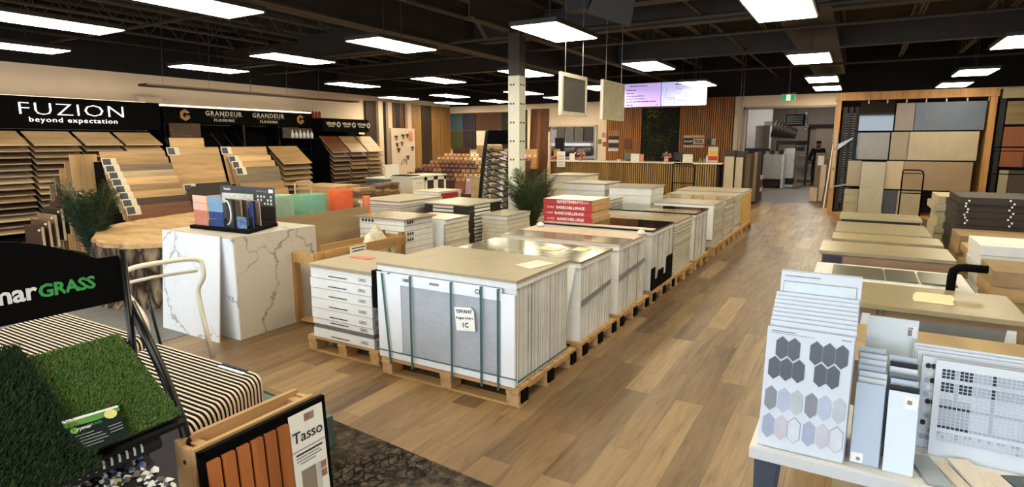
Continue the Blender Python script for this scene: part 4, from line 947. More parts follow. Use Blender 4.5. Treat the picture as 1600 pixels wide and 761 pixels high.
# ---- carpet and laminate sample tiers
ck = [(150, 104, 58), (104, 50, 34), (196, 160, 104), (88, 56, 38), (170, 128, 74), (124, 86, 52), (206, 178, 132), (140, 90, 60), (74, 42, 34), (160, 140, 92), (184, 146, 160), (112, 108, 72)]
cn = ['tan', 'maroon', 'straw', 'brown', 'ochre', 'mid brown', 'cream', 'rust', 'deep maroon', 'olive', 'mauve', 'moss']
t = thing('sample_tiers', 'stepped rack holding the rows of carpet sample cards behind the cabinets', 'display rack', (-9.6, 13.8, 0))
for r_ in range(7): build('step', MB().b2(-11.3, -7.95, 12.62 + 0.36 * r_, 12.62 + 0.36 * r_ + 0.35, 0, 0.36 + 0.098 * r_), plain('rack_step_brown', (70, 50, 36), 0.7), t)
protos = {}
rnd = random.Random(11)
for r_ in range(7):
    for c_ in range(10):
        k = rnd.randrange(12); x = -11.15 + 0.33 * c_; y = 12.72 + 0.36 * r_; z = 0.361 + 0.098 * r_
        if 10 <= k and c_ < 6: k = 3
        if c_ < 3: k = rnd.choice([0, 1, 3, 7, 8])
        lab = '%s carpet card, %s row from the front, %s from the left' % (cn[k], nth(r_), nth(c_))
        if k not in protos:
            o = thing('carpet_sample', lab, 'carpet sample', (x, y, z), 'carpet sample cards on the tiers')
            m_ = plain('carpet_%s' % cn[k], ck[k], 0.9, var=0.35, scale=30)
            build('card', MB().slab([(x, y, z), (x + 0.29, y, z), (x + 0.29, y + 0.10, z + 0.40), (x, y + 0.10, z + 0.40)], (0, -1, 0.25), 0.03), m_, o)
            build('header_strip', MB().slab([(x + 0.01, y + 0.075, z + 0.335), (x + 0.28, y + 0.075, z + 0.335), (x + 0.28, y + 0.091, z + 0.395), (x + 0.01, y + 0.091, z + 0.395)], (0, -1, 0.25), 0.006), plain('card_strip_%s' % cn[k], tuple(min(255, v + 60) for v in ck[k]), 0.6), o)
            build('grip_hole', MB().slab([(x + 0.11, y + 0.078, z + 0.35), (x + 0.18, y + 0.078, z + 0.35), (x + 0.18, y + 0.086, z + 0.38), (x + 0.11, y + 0.086, z + 0.38)], (0, -1, 0.25), 0.006), M_INK, o)
            protos[k] = (o, x, y, z)
        else: o, a, b, c = protos[k]; dup(o, (x - a, y - b, z - c), lab)
solo('sample_board', MB().b2(-8.28, -7.92, 12.2, 12.28, 0, 0.86), M_CARD, 'tall brown sample board with a grip hole in front of the carpet cards', 'board')
solo('display_board', MB().b2(-11.1, -10.5, 15.35, 15.42, 0, 1.52), oak('dark brown', 'z'), 'dark brown board standing behind the carpet card rows', 'board')
solo('display_board', MB().b2(-10.2, -9.3, 15.35, 15.42, 0, 1.60), oak('honey oak', 'z'), 'oak framed board standing behind the middle of the carpet card rows', 'board')
solo('display_board', MB().b2(-9.2, -8.1, 15.35, 15.42, 0, 1.50), oak('natural oak', 'z'), 'tan board with a round knob standing behind the right carpet card rows', 'board')
# ---- black curved tower with tile trays
t = thing('tray_tower', 'tall black tower of curved tile trays in front of the white column', 'display rack', (-5.6, 9.0, 0))
def sx_(z): return 0.10 * ((z - 0.2) / 1.7) ** 1.4
for (bx, y) in ((-5.98, 8.98), (-5.60, 9.30)):
    mb = MB(); pts = [(bx + 0.02 + 0.22 * (z / 1.9) ** 1.5, y, z) for z in [0.0 + 0.19 * k for k in range(11)]]
    for a, b in zip(pts, pts[1:]): mb.poly([(a[0] - 0.03, y, a[2]), (a[0] + 0.03, y, a[2]), (b[0] + 0.03, y, b[2]), (b[0] - 0.03, y, b[2])], (0, 0.03, 0))
    build('upright', mb, M_BLACKMETAL, t, recalc=True)
build('header', MB().slab([(-5.74, 8.99, 1.66), (-5.36, 9.31, 1.66), (-5.34, 9.31, 1.91), (-5.72, 8.99, 1.91)], (0.6, -0.75, 0), 0.03), M_BLACK, t)
build('base', MB().b2(-6.05, -5.55, 8.95, 9.4, 0, 0.04), M_BLACKMETAL, t)
M_TRAY = M_BLACKMETAL
for i in range(13):
    z = 0.30 + 0.105 * i; ox = 0.22 * (z / 1.9) ** 1.5
    mb = MB(); e1 = Vector((0.38, 0.32, 0)); e2 = Vector((0.19, -0.23, 0)); o_ = Vector((-5.95 + ox, 9.0, z))
    N_ = 8; top = []; 
    for k in range(N_ + 1):
        u = k / N_; top.append((u, 0.035 * math.sin(u * math.pi * 2.0)))
    for (u, a), (v_, b) in zip(top, top[1:]):
        p = [o_ + e1 * u + Vector((0, 0, a)), o_ + e1 * v_ + Vector((0, 0, b)), o_ + e1 * v_ + e2 + Vector((0, 0, b - 0.05)), o_ + e1 * u + e2 + Vector((0, 0, a - 0.05))]
        mb.poly([q_ for q_ in p], (0, 0, -0.02))
    build('tray', mb, M_TRAY, t, recalc=True)
    mb = MB(); c0 = o_ + e1 * 0.1 + e2 * 0.25 + Vector((0, 0, 0.012)); c1 = o_ + e1 * 0.62 + e2 * 0.25 + Vector((0, 0, 0.02))
    mb.poly([c0, c1, c1 + e2 * 0.72 - Vector((0, 0, 0.03)), c0 + e2 * 0.72 - Vector((0, 0, 0.03))], (0, 0, -0.01)); build('tray_liner', mb, plain('tray_liner_grey', (104, 98, 90), 0.5), t, recalc=True)

# ================================================================ RIGHT SIDE: SLAB CRATES, PILES, DISPLAY TABLE
m_dgreen = concrete('dull_green_slab', (100, 98, 82), 0.3, 0.08, 2)
m_s_top = concrete('kraft_slab_top', (158, 145, 114), 0.35, 0.06, 1.5)
m_cream_crate = plain('cream_crate_side', (196, 184, 156), 0.6)
m_kraft = plain('kraft_crate_side', (148, 122, 92), 0.7, var=0.1)
def slab_crate(x0, x1, y0, y1, z1, label, sidemat, topmat, prints=None, overhang=0.02, pz=0.12):
    t = thing('slab_crate', label, 'crate', ((x0 + x1) / 2, (y0 + y1) / 2, 0), 'long slab crates right of the aisle')
    mb = MB()
    for x in (x0 + 0.06, (x0 + x1) / 2, x1 - 0.06): mb.b2(x - 0.05, x + 0.05, y0 + 0.01, y1 - 0.01, 0, pz)
    for x in (x0 + 0.06, (x0 + x1) / 2, x1 - 0.06): build('runner', MB().b2(x - 0.05, x + 0.05, y0 + 0.01, y1 - 0.01, 0, pz - 0.001), M_PALLETY, t)
    build('crate_body', MB().b2(x0, x1, y0, y1, pz, z1 - 0.03), sidemat, t)
    build('top_slab', MB().b2(x0 - overhang, x1 + overhang, y0 - overhang, y1 + overhang, z1 - 0.03, z1), topmat, t, bevel=0.003)
    return t
c = slab_crate(-0.20, 0.86, 4.02, 4.62, 0.75, 'kraft slab crate nearest the camera on the right, with a torn cream paper on top', m_kraft, m_s_top)
mb = MB(); mb.b2(-0.15, 0.82, 4.012, 4.019, 0.60, 0.68); build('grey_print_band', mb, M_GREY, c)
text('crate_print', 'E C', 0.035, M_INK, c, (0.20, 4.010, 0.70), (1, 0, 0), (0, 0, 1), depth=0.0005)
for x in (0.10, 0.78):
    build('film_tag', MB().poly([(x, 4.005, 0.62), (x + 0.05, 4.005, 0.62), (x + 0.045, 4.005, 0.69), (x + 0.005, 4.005, 0.69)], (0, 0.006, 0)), M_WHITE, c, recalc=True)
rnd = random.Random(5); pts = []
for k in range(26):
    u = k / 26; per = u * 4
    if per < 1: p = (per, 0)
    elif per < 2: p = (1, per - 1)
    elif per < 3: p = (3 - per, 1)
    else: p = (0, 4 - per)
    pts.append((0.37 + 0.20 * p[0] + rnd.uniform(-.008, .008) + 0.02 * p[1], 4.20 + 0.27 * p[1] + rnd.uniform(-.008, .008), 0.7515))
solo('torn_paper', MB().poly(pts, (0, 0, 0.002)), plain('cream_torn_paper', (240, 226, 184), 0.7, var=0.02), 'torn cream paper lying on the nearest right-hand slab crate', 'paper')
slab_crate(-0.19, 0.72, 4.74, 5.34, 0.73, 'slab crate with a white rim and dull green slabs on top', plain('white_rim_crate', (204, 198, 176), 0.6), M_WHITECARTON)
for a, b in ((-0.09, 0.24), (0.25, 0.44), (0.46, 0.66)):
    solo('green_slab', MB().b2(a, b, 4.84, 5.24, 0.731, 0.744), m_dgreen, 'dull green slab on the white rimmed crate, %s one' % {-0.09: 'left', 0.25: 'middle', 0.46: 'right'}[a], 'tile', 'dull green slabs on the white rimmed crate')
c = slab_crate(-0.20, 0.74, 5.80, 6.38, 0.76, 'slab crate with a dark blue printed patch on its left front', plain('rose_brown_side', (150, 122, 100), 0.7), m_s_top)
build('blue_print', MB().b2(-0.19, -0.04, 5.792, 5.799, 0.62, 0.72), plain('navy_print', (48, 46, 66), 0.6), c)
c2 = [o for o in c.children if o.name.startswith('top_slab')][0]
slab_crate(-0.13, 0.73, 6.53, 6.95, 0.77, 'narrow slab crate behind the one with the blue print', m_cream_crate, concrete('sand_slab', (164, 148, 112), 0.3, 0.05, 2))
slab_crate(-0.12, 0.70, 7.18, 8.05, 0.76, 'slab crate with a plain cream top, fourth behind the torn paper', plain('brown_side', (122, 100, 72), 0.7), concrete('cream_slab', (168, 156, 124), 0.25, 0.05, 2))
c = slab_crate(-0.11, 0.72, 8.5, 9.1, 0.77, 'farthest slab crate with a dark side and rounded pale top', plain('dark_crate_side', (52, 46, 38), 0.6), concrete('ivory_slab', (176, 164, 130), 0.3, 0.05, 2))
mb = MB()
for x in (0.02, 0.25, 0.5): build('white_stud', MB().b2(x, x + 0.02, 8.47, 8.479, 0.66, 0.70), M_WHITE, c)
# loose piles further right
def pile(x0, x1, y0, y1, z0, h, n, mats, what, group, jit=0.015, zt=None):
    for i in range(n):
        jx, jy = random.uniform(-jit, jit), random.uniform(-jit, jit); mt = mats[i % len(mats)]
        solo('tile_box', MB().b2(x0 + jx, x1 + jx, y0 + jy, y1 + jy, z0 + i * h, z0 + (i + 1) * h - 0.003), mt, what + ', ' + from_bottom(i, n), 'box', group)
m_y = plain('yellow_carton', (176, 146, 100), 0.7, var=0.15, scale=12); m_k = plain('kraft_carton', (152, 126, 90), 0.75, var=0.15, scale=12)
m_drk = plain('dark_brown_carton', (46, 34, 25), 0.65, var=0.2, scale=12); m_cr = plain('cream_carton', (180, 168, 138), 0.65, var=0.1, scale=12)
pile(0.98, 2.05, 9.7, 10.6, 0, 0.098, 10, [m_cr], 'cream tile box in the pile before the slab display', 'cream boxes before the slab display', jit=0.03)
pile(0.98, 1.95, 7.82, 8.72, 0, 0.075, 15, [m_drk], 'dark brown tile box in the high pile with white dots', 'dark brown boxes')
for k, (x, z) in enumerate(((1.05, 1.09), (1.07, 1.03), (1.06, 0.97), (1.04, 0.94), (1.10, 1.10), (1.42, 1.10), (1.43, 1.07), (1.42, 1.03), (1.41, 0.99), (1.40, 0.95), (1.45, 1.05), (1.72, 1.03), (1.74, 0.98))):
    pass
dots = [((1.42 + 0.02 * math.sin(k * 2.1)), 0.83 + 0.033 * k) for k in range(9)] + [(1.05 + 0.015 * math.sin(k * 1.7), 0.84 + 0.03 * k) for k in range(9)]
db = [o for o in COL.objects if o.get('label', '').startswith('dark brown tile box in the high pile')]
for x, z in dots:
    i = min(14, int(z / 0.075)); build('white_dot', MB().cyl((x, 7.79, z), 0.009, 0.018, 8), M_WHITE, db[i])
pile(0.94, 1.85, 7.05, 7.62, 0, 0.09, 9, [m_k, m_y], 'kraft tile box in the pile before the dark brown boxes', 'kraft boxes', jit=0.03)
pile(0.92, 1.80, 6.42, 6.90, 0, 0.07, 11, [m_y], 'yellow tile box in the rough edged pile', 'yellow boxes', jit=0.03)
pile(0.90, 1.75, 5.72, 6.30, 0, 0.076, 12, [M_WHITECARTON], 'white tile box in the pile with lined sides', 'white boxes on the right', jit=0.025)
pile(0.86, 1.10, 5.02, 5.52, 0, 0.105, 8, [m_y, m_k], 'yellow box in the small pile beside the black pipe', 'yellow boxes beside the black pipe')
rnd = random.Random(9)
for r_ in range(6):
    for c_ in range(1):
        x = 1.20 + 0.012 * r_; y = 4.98 + 0.04 * c_; z = 0.50 + 0.08 * r_
        solo('plank_box', MB().box((x + 0.22, y + 0.2, z), (0.46, 0.5, 0.07), (0, 0, 0.25)), m_k if r_ % 2 else m_cr, 'tilted tan box in the pile at the right picture edge, %s' % from_bottom(r_, 6), 'box', 'tilted tan boxes')
solo('pile_block', MB().b2(1.14, 1.75, 4.85, 5.5, 0, 0.462), m_k, 'big kraft box under the tilted tan boxes', 'box')
solo('brown_tile', MB().box((1.50, 5.22, 0.955), (0.40, 0.42, 0.016), (0, 0, 0.25)), plain('dark_brown_tile', (92, 74, 58), 0.4), 'dark tile on top of the tilted tan boxes', 'tile')
def hoop(name, label, pts, r, mat_, cat='frame'):
    solo(name, MB().tube(pts, r, 8), mat_, label, cat, smooth=True)
hoop('black_pipe', 'thick black pipe bend sticking up between the right-hand crates', [(0.60, 4.68, 0.0), (0.60, 4.68, 0.84), (0.605, 4.68, 0.875), (0.63, 4.68, 0.895), (0.66, 4.68, 0.90), (0.78, 4.68, 0.90)], 0.026, M_BLKPLASTIC, 'pipe')
def trolley_frame(x0, x1, y, zt, label):
    t = thing('slab_trolley', label, 'trolley', ((x0 + x1) / 2, y, 0))
    r = 0.012; build('hoop', MB().tube([(x0, y, 0.15), (x0, y, zt - 0.02), (x0 + 0.02, y, zt), (x1 - 0.06, y, zt), (x1 - 0.015, y, zt - 0.03), (x1, y, zt - 0.09), (x1, y, 0.15)], r, 8), M_BLKPLASTIC, t, smooth=True)
    build('cross_bar', MB().tube([(x0, y, zt - 0.06), (x1, y, zt - 0.06)], 0.008, 6), M_BLKPLASTIC, t)
    build('cross_bar', MB().tube([(x0, y, zt - 0.42), (x1, y, zt - 0.42)], 0.010, 6), M_BLKPLASTIC, t)
    build('deck', MB().b2(x0 - 0.02, x1 + 0.02, y - 0.02, y + 0.5, 0.12, 0.15), M_BLKPLASTIC, t)
    for x in (x0, x1):
        for yy in (y + 0.02, y + 0.44):
            mb = MB(); mb.tube([(x - 0.015, yy, 0.06), (x + 0.015, yy, 0.06)], 0.06, 14); build('wheel', mb, M_INK, t)
    return t
trolley_frame(0.74, 1.06, 12.9, 1.20, 'black slab trolley frame in front of the sliding slab display')
trolley_frame(1.86, 2.50, 12.0, 1.62, 'black slab trolley frame at the right picture edge')
trolley_frame(-3.46, -3.0, 12.95, 1.24, 'black trolley frame in front of the slatted counter')

# ---- low display table with sample boards
m_tabletop = plain('table_white', (204, 205, 204), 0.4, var=0.02); m_leg = plain('slate_blue_leg', (56, 64, 78), 0.5)
t = thing('display_table', 'low white display table with slate blue legs in the lower right corner', 'table', (0.4, 2.7, 0))
build('table_top', MB().b2(-0.275, 1.25, 2.355, 3.0, 0.455, 0.50), m_tabletop, t, bevel=0.004)
build('front_lip', MB().b2(-0.27, 1.25, 2.36, 2.375, 0.50, 0.508), m_tabletop, t)
for x, s_ in ((-0.215, 1), (1.2, -1)):
    for y in (2.41, 2.94):
        mb = MB(); mb.poly([(x - 0.045, y, 0.455), (x + 0.045, y, 0.455), (x + 0.02 - 0.01 * s_, y, 0.0), (x - 0.02 - 0.01 * s_, y, 0.0)], (0, 0.04, 0)); build('leg', mb, m_leg, t, recalc=True)
MB_FACE = plain('board_print_white', (206, 211, 219), 0.4, var=0.015, spec=0.3)
M_BEDGE = plain('board_edge_shade', (150, 158, 168), 0.6)  # edges greyed to paint in the shadow lines between boards
def tilted_board(x0, x1, y, z0, h, lean, mat_, label, group, th=0.012, name='sample_board', skew=0.0):
    """board standing on the table and leaning back; returns thing and a mapper (u,v from top-left) -> point on its face"""
    t = thing(name, label, 'sample board', ((x0 + x1) / 2, y, z0), group)
    q = [Vector((x0, y, z0)), Vector((x1, y, z0)), Vector((x1 + skew, y + lean, z0 + h)), Vector((x0 + skew, y + lean, z0 + h))]
    n = (q[1] - q[0]).cross(q[3] - q[0]).normalized()
    build('panel', MB().slab(q, n, th, 0, 1), [mat_, M_BEDGE], t)
    def P(u, v, off=0.0012):
        a = q[3].lerp(q[2], u); b = q[0].lerp(q[1], u); return a.lerp(b, v) + n * off
    return t, P, n
def patch(name, P, n, uvs, mat_, parent, th=0.001, off=0.0015):
    return build(name, MB().poly([P(u, v, off) for u, v in uvs], n * -th), mat_, parent, recalc=True)
def hexuv(u, v, w_, h): return [(u, v - h / 2), (u + w_ / 2, v - h * 0.30), (u + w_ / 2, v + h * 0.30), (u, v + h / 2), (u - w_ / 2, v + h * 0.30), (u - w_ / 2, v - h * 0.30)]
# pile of hex boards
for i in range(2):
    b_, P, n = tilted_board(-0.235, 0.06, 2.60 + 0.025 * i, 0.501, 0.665, 0.07, MB_FACE, 'tall white board at the back of the left sample pile, %s of the two' % ('front' if i == 0 else 'rear'), 'tall boards of the left sample pile')
    if i == 0:
        for v in (0.06, 0.23):
            patch('tile_outline', P, n, [(0.04, v), (0.95, v), (0.95, v + 0.12), (0.04, v + 0.12)], plain('tile_outline_grey', (128, 136, 146), 0.4), b_)
            patch('glazed_tile', P, n, [(0.048, v + 0.006), (0.942, v + 0.006), (0.942, v + 0.114), (0.048, v + 0.114)], plain('pale_glazed_tile', (192, 200, 201), 0.15), b_, off=0.003)
        patch('title_print', P, n, [(0.05, 0.025), (0.5, 0.025), (0.5, 0.031), (0.05, 0.031)], M_GREYINK, b_)
for i in range(8, 0, -1):
    tilted_board(-0.245, 0.055, 2.405 + 0.0215 * i, 0.501, 0.485 + 0.012 * i, 0.06, MB_FACE, 'white sample board in the left pile, %s behind the hexagon board' % nth(i - 1), 'white boards behind the hexagon board', th=0.009)
b_, P, n = tilted_board(-0.25, 0.05, 2.395, 0.501, 0.48, 0.06, MB_FACE, 'white board with dark and pale elongated hexagon tiles on the low table', None)
m_hx = {'d': concrete('slate_hexagon', (72, 75, 82), 0.4, 0.12, 12), 'g': plain('grey_hexagon', (128, 131, 138), 0.3), 'b': plain('lavender_hexagon', (174, 181, 200), 0.25), 'e': plain('mist_hexagon', (178, 186, 188), 0.25), 'p': plain('lilac_hexagon', (192, 188, 198), 0.25), 'w': plain('white_hexagon', (206, 211, 219), 0.2), 'k': plain('blue_grey_hexagon', (160, 168, 188), 0.25)}
W_, H_ = 0.143, 0.192
cells = [(0.19, 0.165, 'd'), (0.335, 0.165, 'd'), (0.12, 0.335, 'd'), (0.265, 0.335, 'd'), (0.41, 0.335, 'd'),
         (0.59, 0.165, 'd'), (0.735, 0.165, 'd'), (0.88, 0.165, 'd'), (0.66, 0.335, 'd'), (0.805, 0.335, 'd')]
for k, (u, c_) in enumerate(((0.11, 'g'), (0.265, 'b'), (0.42, 'e'), (0.59, 'g'), (0.745, 'b'), (0.905, 'e'))): cells.append((u, 0.59, c_))
for k, (u, c_) in enumerate(((0.11, 'k'), (0.265, 'p'), (0.42, 'w'), (0.59, 'k'), (0.745, 'p'), (0.905, 'w'))): cells.append((u, 0.82, c_))
for u, v, c_ in cells: patch('hexagon_tile', P, n, hexuv(u, v, W_ * 0.97, H_ * (1.0 if c_ == 'd' else 1.08)), m_hx[c_], b_, th=0.0025, off=0.004)
for (u, v) in ((0.42, 0.82), (0.905, 0.82)): patch('hexagon_outline', P, n, hexuv(u, v, W_ * 1.04, H_ * 1.14), m_hx['g'], b_, off=0.0016)
patch('title_print', P, n, [(0.05, 0.028), (0.34, 0.028), (0.34, 0.036), (0.05, 0.036)], M_GREYINK, b_)
patch('title_print', P, n, [(0.05, 0.046), (0.55, 0.046), (0.55, 0.05), (0.05, 0.05)], M_GREYINK, b_)
patch('title_print', P, n, [(0.86, 0.03), (0.97, 0.03), (0.97, 0.037), (0.86, 0.037)], M_GREYINK, b_)
# square pale board at the back
m_paleblue = plain('pale_blue_tile', (196, 205, 212), 0.25, var=0.015)
b_, P, n = tilted_board(0.10, 0.285, 2.86, 0.501, 0.455, 0.06, m_paleblue, 'pale square tile board with a small label standing behind the two slat piles', None)
patch('label', P, n, [(0.78, 0.06), (0.96, 0.06), (0.96, 0.16), (0.78, 0.16)], M_PAPER, b_)
patch('label_print', P, n, [(0.80, 0.085), (0.88, 0.085), (0.88, 0.145), (0.80, 0.145)], M_GREYINK, b_, off=0.003)
patch('label_print', P, n, [(0.80, 0.068), (0.90, 0.068), (0.90, 0.076), (0.80, 0.076)], M_INK, b_, off=0.003)
# two piles of narrow tiles
m_slateblue = plain('grey_blue_tile', (160, 171, 188), 0.3, var=0.02)
for i in range(6, -1, -1):
    tilted_board(0.075 + 0.002 * (i % 3), 0.168 + 0.002 * (i % 3), 2.445 + 0.034 * i, 0.501, 0.285 + 0.014 * i, 0.075, m_slateblue if i % 3 == 0 else MB_FACE, 'narrow tile in the left slat pile, %s from the front' % nth(i), 'narrow tiles of the left slat pile', name='narrow_tile', th=0.01) if i else None
b_, P, n = tilted_board(0.072, 0.166, 2.43, 0.501, 0.29, 0.085, m_slateblue, 'narrow grey-blue tile at the front of the left slat pile', None, name='narrow_tile')
patch('label', P, n, [(0.03, 0.87), (0.45, 0.87), (0.45, 0.985), (0.03, 0.985)], M_PAPER, b_); patch('label_print', P, n, [(0.22, 0.92), (0.36, 0.92), (0.36, 0.96), (0.22, 0.96)], M_GREYINK, b_, off=0.003)
for i in range(6, 0, -1):
    tilted_board(0.180 + 0.002 * (i % 3), 0.272 + 0.003 * (i % 2), 2.435 + 0.034 * i, 0.501, 0.283 + 0.012 * i, 0.075, (MB_FACE, M_INK, m_slateblue, MB_FACE)[i % 4] if i != 3 else plain('forest_green_tile', (44, 60, 58), 0.3), 'narrow tile in the right slat pile, %s from the front' % nth(i), 'narrow tiles of the right slat pile', name='narrow_tile', th=0.01)
b_, P, n = tilted_board(0.178, 0.272, 2.42, 0.501, 0.285, 0.085, m_paleblue, 'narrow white tile with a corner label at the front of the right slat pile', None, name='narrow_tile')
patch('label', P, n, [(0.55, 0.05), (0.97, 0.05), (0.97, 0.2), (0.55, 0.2)], M_PAPER, b_); patch('label_print', P, n, [(0.62, 0.09), (0.78, 0.09), (0.78, 0.14), (0.62, 0.14)], M_GREYINK, b_, off=0.003)
# mosaic boards
for i in (4, 3, 2):
    tilted_board(0.275 + 0.006 * (3 - i), 0.66, 2.70 + 0.022 * i, 0.501, 0.350 + 0.008 * i, 0.06, MB_FACE, 'white board behind the mosaic boards, %s from the front' % nth(i), 'white boards behind the mosaics', th=0.01)
b_, P, n = tilted_board(0.295, 0.66, 2.70, 0.501, 0.358, 0.06, MB_FACE, 'hexagon mosaic board half hidden behind the square mosaic board', None)
hx = [M_INK, plain('mosaic_beige', (206, 204, 198), 0.3), plain('mosaic_white', (226, 230, 234), 0.3), plain('mosaic_grey', (142, 149, 158), 0.3)]
rnd = random.Random(2)
for r_ in range(11):
    mbs = [MB() for _ in hx]
    for c_ in range(4):
        k = rnd.choice([0, 1, 1, 2, 3] if c_ < 3 else [0, 2]); u = 0.055 + 0.05 * c_ + (0.025 if r_ % 2 else 0); v = 0.10 + 0.078 * r_
        build('mosaic_piece', MB().poly([P(a, b, 0.003) for a, b in hexuv(u, v, 0.046, 0.062)], n * -0.002), hx[k], b_, recalc=True)
b_, P, n = tilted_board(0.335, 0.70, 2.645, 0.501, 0.362, 0.075, MB_FACE, 'white board with rows of small black grey and white square mosaics', None)
cols_ = 24; rws = 22
mb = [MB() for _ in range(4)]
dark_rows = {0, 1, 2, 4, 5, 6}; 
for r_ in range(rws):
    for c_ in range(cols_):
        if c_ % 5 == 4 and False: continue
        u = 0.06 + 0.0385 * c_; v = 0.085 + 0.0345 * r_; blk = c_ // 4
        if r_ < 7 and r_ != 3: k = 0 if (c_ in (0, 1, 2, 4, 5, 6)) else (0 if c_ in (11,) else 3)
        elif r_ == 3: k = 2
        elif r_ in (11,): k = 0 if c_ < 7 else 3
        elif r_ in (17,): k = 0 if c_ < 7 else 3
        elif r_ >= 19: k = rnd.choice([2, 2, 2, 3])
        else: k = 3 if c_ < 7 and r_ > 8 else (3 if c_ in (11,) or c_ == 3 else 2)
        if r_ in (18,): continue
        mb[k].poly([P(u, v, 0.003), P(u + 0.029, v, 0.003), P(u + 0.029, v + 0.026, 0.003), P(u, v + 0.026, 0.003)], n * -0.0015)
for k in (0, 2, 3):
    if mb[k].v: 
        o = build('mosaic_sheet', mb[k], [hx[0], hx[1], plain('mosaic_offwhite', (178, 184, 194), 0.3), hx[3]][k], b_, recalc=True); o['kind'] = 'stuff'
# loose samples lying before the mosaics
def loose(cx, cy, w_, l_, ang, z, mat_, label):
    solo('loose_sample', MB().box((cx, cy, z + 0.005), (w_, l_, 0.01), (0, 0, ang)), mat_, label, 'tile', bevel=0.001)
loose(0.325, 2.50, 0.075, 0.22, 0.25, 0.501, plain('grey_glass_sample', (150, 160, 168), 0.15), 'greyish glass tile lying before the mosaic boards')
loose(0.405, 2.47, 0.045, 0.24, 0.35, 0.501, wood('pale_ash_sample', (206, 196, 186), 'y', 0.08), 'narrow pale wood sample leaning over the table edge before the mosaics')
loose(0.46, 2.50, 0.07, 0.24, 0.30, 0.512, wood('ash_sample', (216, 206, 196), 'y', 0.06), 'broad pale ash sample on top of the loose samples')
loose(0.545, 2.49, 0.06, 0.20, 0.35, 0.501, plain('beige_sample', (208, 198, 186), 0.4), 'beige tile right of the pale ash sample')
loose(0.63, 2.51, 0.09, 0.20, 0.45, 0.501, concrete('green_marble_sample', (66, 78, 80), 0.2, 0.2, 20), 'dark green marble sample at the right picture edge')
# cardboard box behind the table
t = thing('cardboard_box', 'big plain brown cardboard box behind the display table', 'box', (0.6, 3.4, 0))
build('carton', MB().b2(0.03, 1.2, 3.08, 3.72, 0.0, 0.69), M_CARD, t, bevel=0.004)
build('flap', MB().b2(0.02, 1.21, 3.07, 3.39, 0.691, 0.695), M_CARD, t); build('flap', MB().b2(0.02, 1.21, 3.395, 3.73, 0.691, 0.695), M_CARD, t)

# ================================================================ SLIDING SLAB DISPLAY (back right)
m_oakfr = wood('display_oak_frame', (178, 130, 74), 'z', 0.12, 0.5)
t = thing('slab_display', 'large oak framed sliding display full of tile slabs right of the opening', 'display', (0.9, 16.2, 0))
build('side_post', MB().b2(-0.52, -0.42, 15.9, 16.9, 0, 2.80), m_oakfr, t); build('side_post', MB().b2(2.30, 2.42, 15.9, 16.9, 0, 2.80), m_oakfr, t)
build('header', MB().b2(-0.54, 2.44, 15.88, 16.9, 2.64, 2.82), m_oakfr, t)
build('bottom_rail', MB().b2(-0.42, 2.30, 15.9, 16.9, 0, 0.06), m_oakfr, t)
build('back_panel', MB().b2(-0.42, 2.30, 16.86, 16.9, 0.06, 2.64), M_INK, t)
for k in range(7): 
    x = 0.12 + 0.36 * k; build('hang_rail', MB().b2(x - 0.012, x + 0.012, 15.95, 16.8, 2.56, 2.64), M_SILVER, t)
# rack of slotted black strips on the left
for k in range(3):
    x = -0.33 + 0.12 * k; mb = MB().b2(x - 0.045, x + 0.045, 16.0 + 0.03 * k, 16.03 + 0.03 * k, 0.12, 2.5); s_ = build('slot_strip', mb, M_INK, t)
for k in range(2):
    x = -0.27 + 0.13 * k
    for z in range(38): build('slot', MB().b2(x - 0.03, x + 0.03, 15.985, 15.995, 0.30 + 0.055 * z, 0.312 + 0.055 * z), M_GREYINK, t)
for k, z in enumerate((0.55, 1.62)): build('brace', MB().slab([(-0.42, 15.94, z + 0.1 * (1 - k * 2) ), (-0.12, 15.94, z + 0.16), (-0.12, 15.94, z + 0.19), (-0.42, 15.94, z + 0.13 - 0.1 * k)], (0, -1, 0), 0.02), M_SILVER, t)
def slabt(x0, x1, z0, z1, y, rgb, label, rough=0.3, mat_=None, group='hanging tile slabs of the sliding display'):
    rgb = (int(rgb[0] * 0.96), int(rgb[1] * 0.97), min(255, int(rgb[2] * 1.08))); m_ = mat_ or concrete('slab_%d_%d_%d' % rgb, rgb, rough, 0.10, 2.2)
    solo('tile_slab', MB().b2(x0 + 0.004, x1 - 0.004, y, y + 0.012, z0 + 0.006, z1 - 0.006), m_, label, 'tile slab', group)
Y1, Y2, Y3 = 15.90, 15.93, 15.96
slabt(1.02, 2.26, 1.95, 2.56, Y2, (98, 108, 110), 'blue-grey slab in the top row, widest one')
slabt(0.66, 1.02, 1.95, 2.56, Y3, (150, 134, 108), 'upright taupe slab in the top row beside the blue-grey one')
slabt(0.96, 2.20, 1.30, 1.93, Y2, (184, 166, 122), 'wide sand slab in the second row')
slabt(0.62, 0.96, 1.30, 1.93, Y3, (158, 140, 100), 'upright ochre slab in the second row')
slabt(0.00, 0.60, 1.30, 1.92, Y3, (132, 120, 90), 'cloudy olive slab in the second row', 0.2)
slabt(0.92, 2.16, 0.64, 1.28, Y2, (160, 134, 92), 'wide brown-beige slab in the third row')
slabt(0.58, 0.92, 0.64, 1.28, Y3, (200, 178, 130), 'upright cream slab in the third row')
slabt(-0.18, 0.10, 0.68, 1.28, Y3, (164, 146, 106), 'sandy slab at the left of the third row')
slabt(0.10, 0.58, 0.04, 1.26, Y1, (186, 174, 136), 'tall cream slab reaching the floor')
slabt(-0.20, 0.10, 0.04, 0.62, Y3, (172, 160, 128), 'streaked cream slab in the bottom row', mat_=wood('streaked_slab', (172, 160, 128), 'x', 0.14, 0.3, 6))
slabt(0.58, 0.86, 0.04, 0.62, Y3, (70, 76, 78), 'dark blue-black slab in the bottom row')
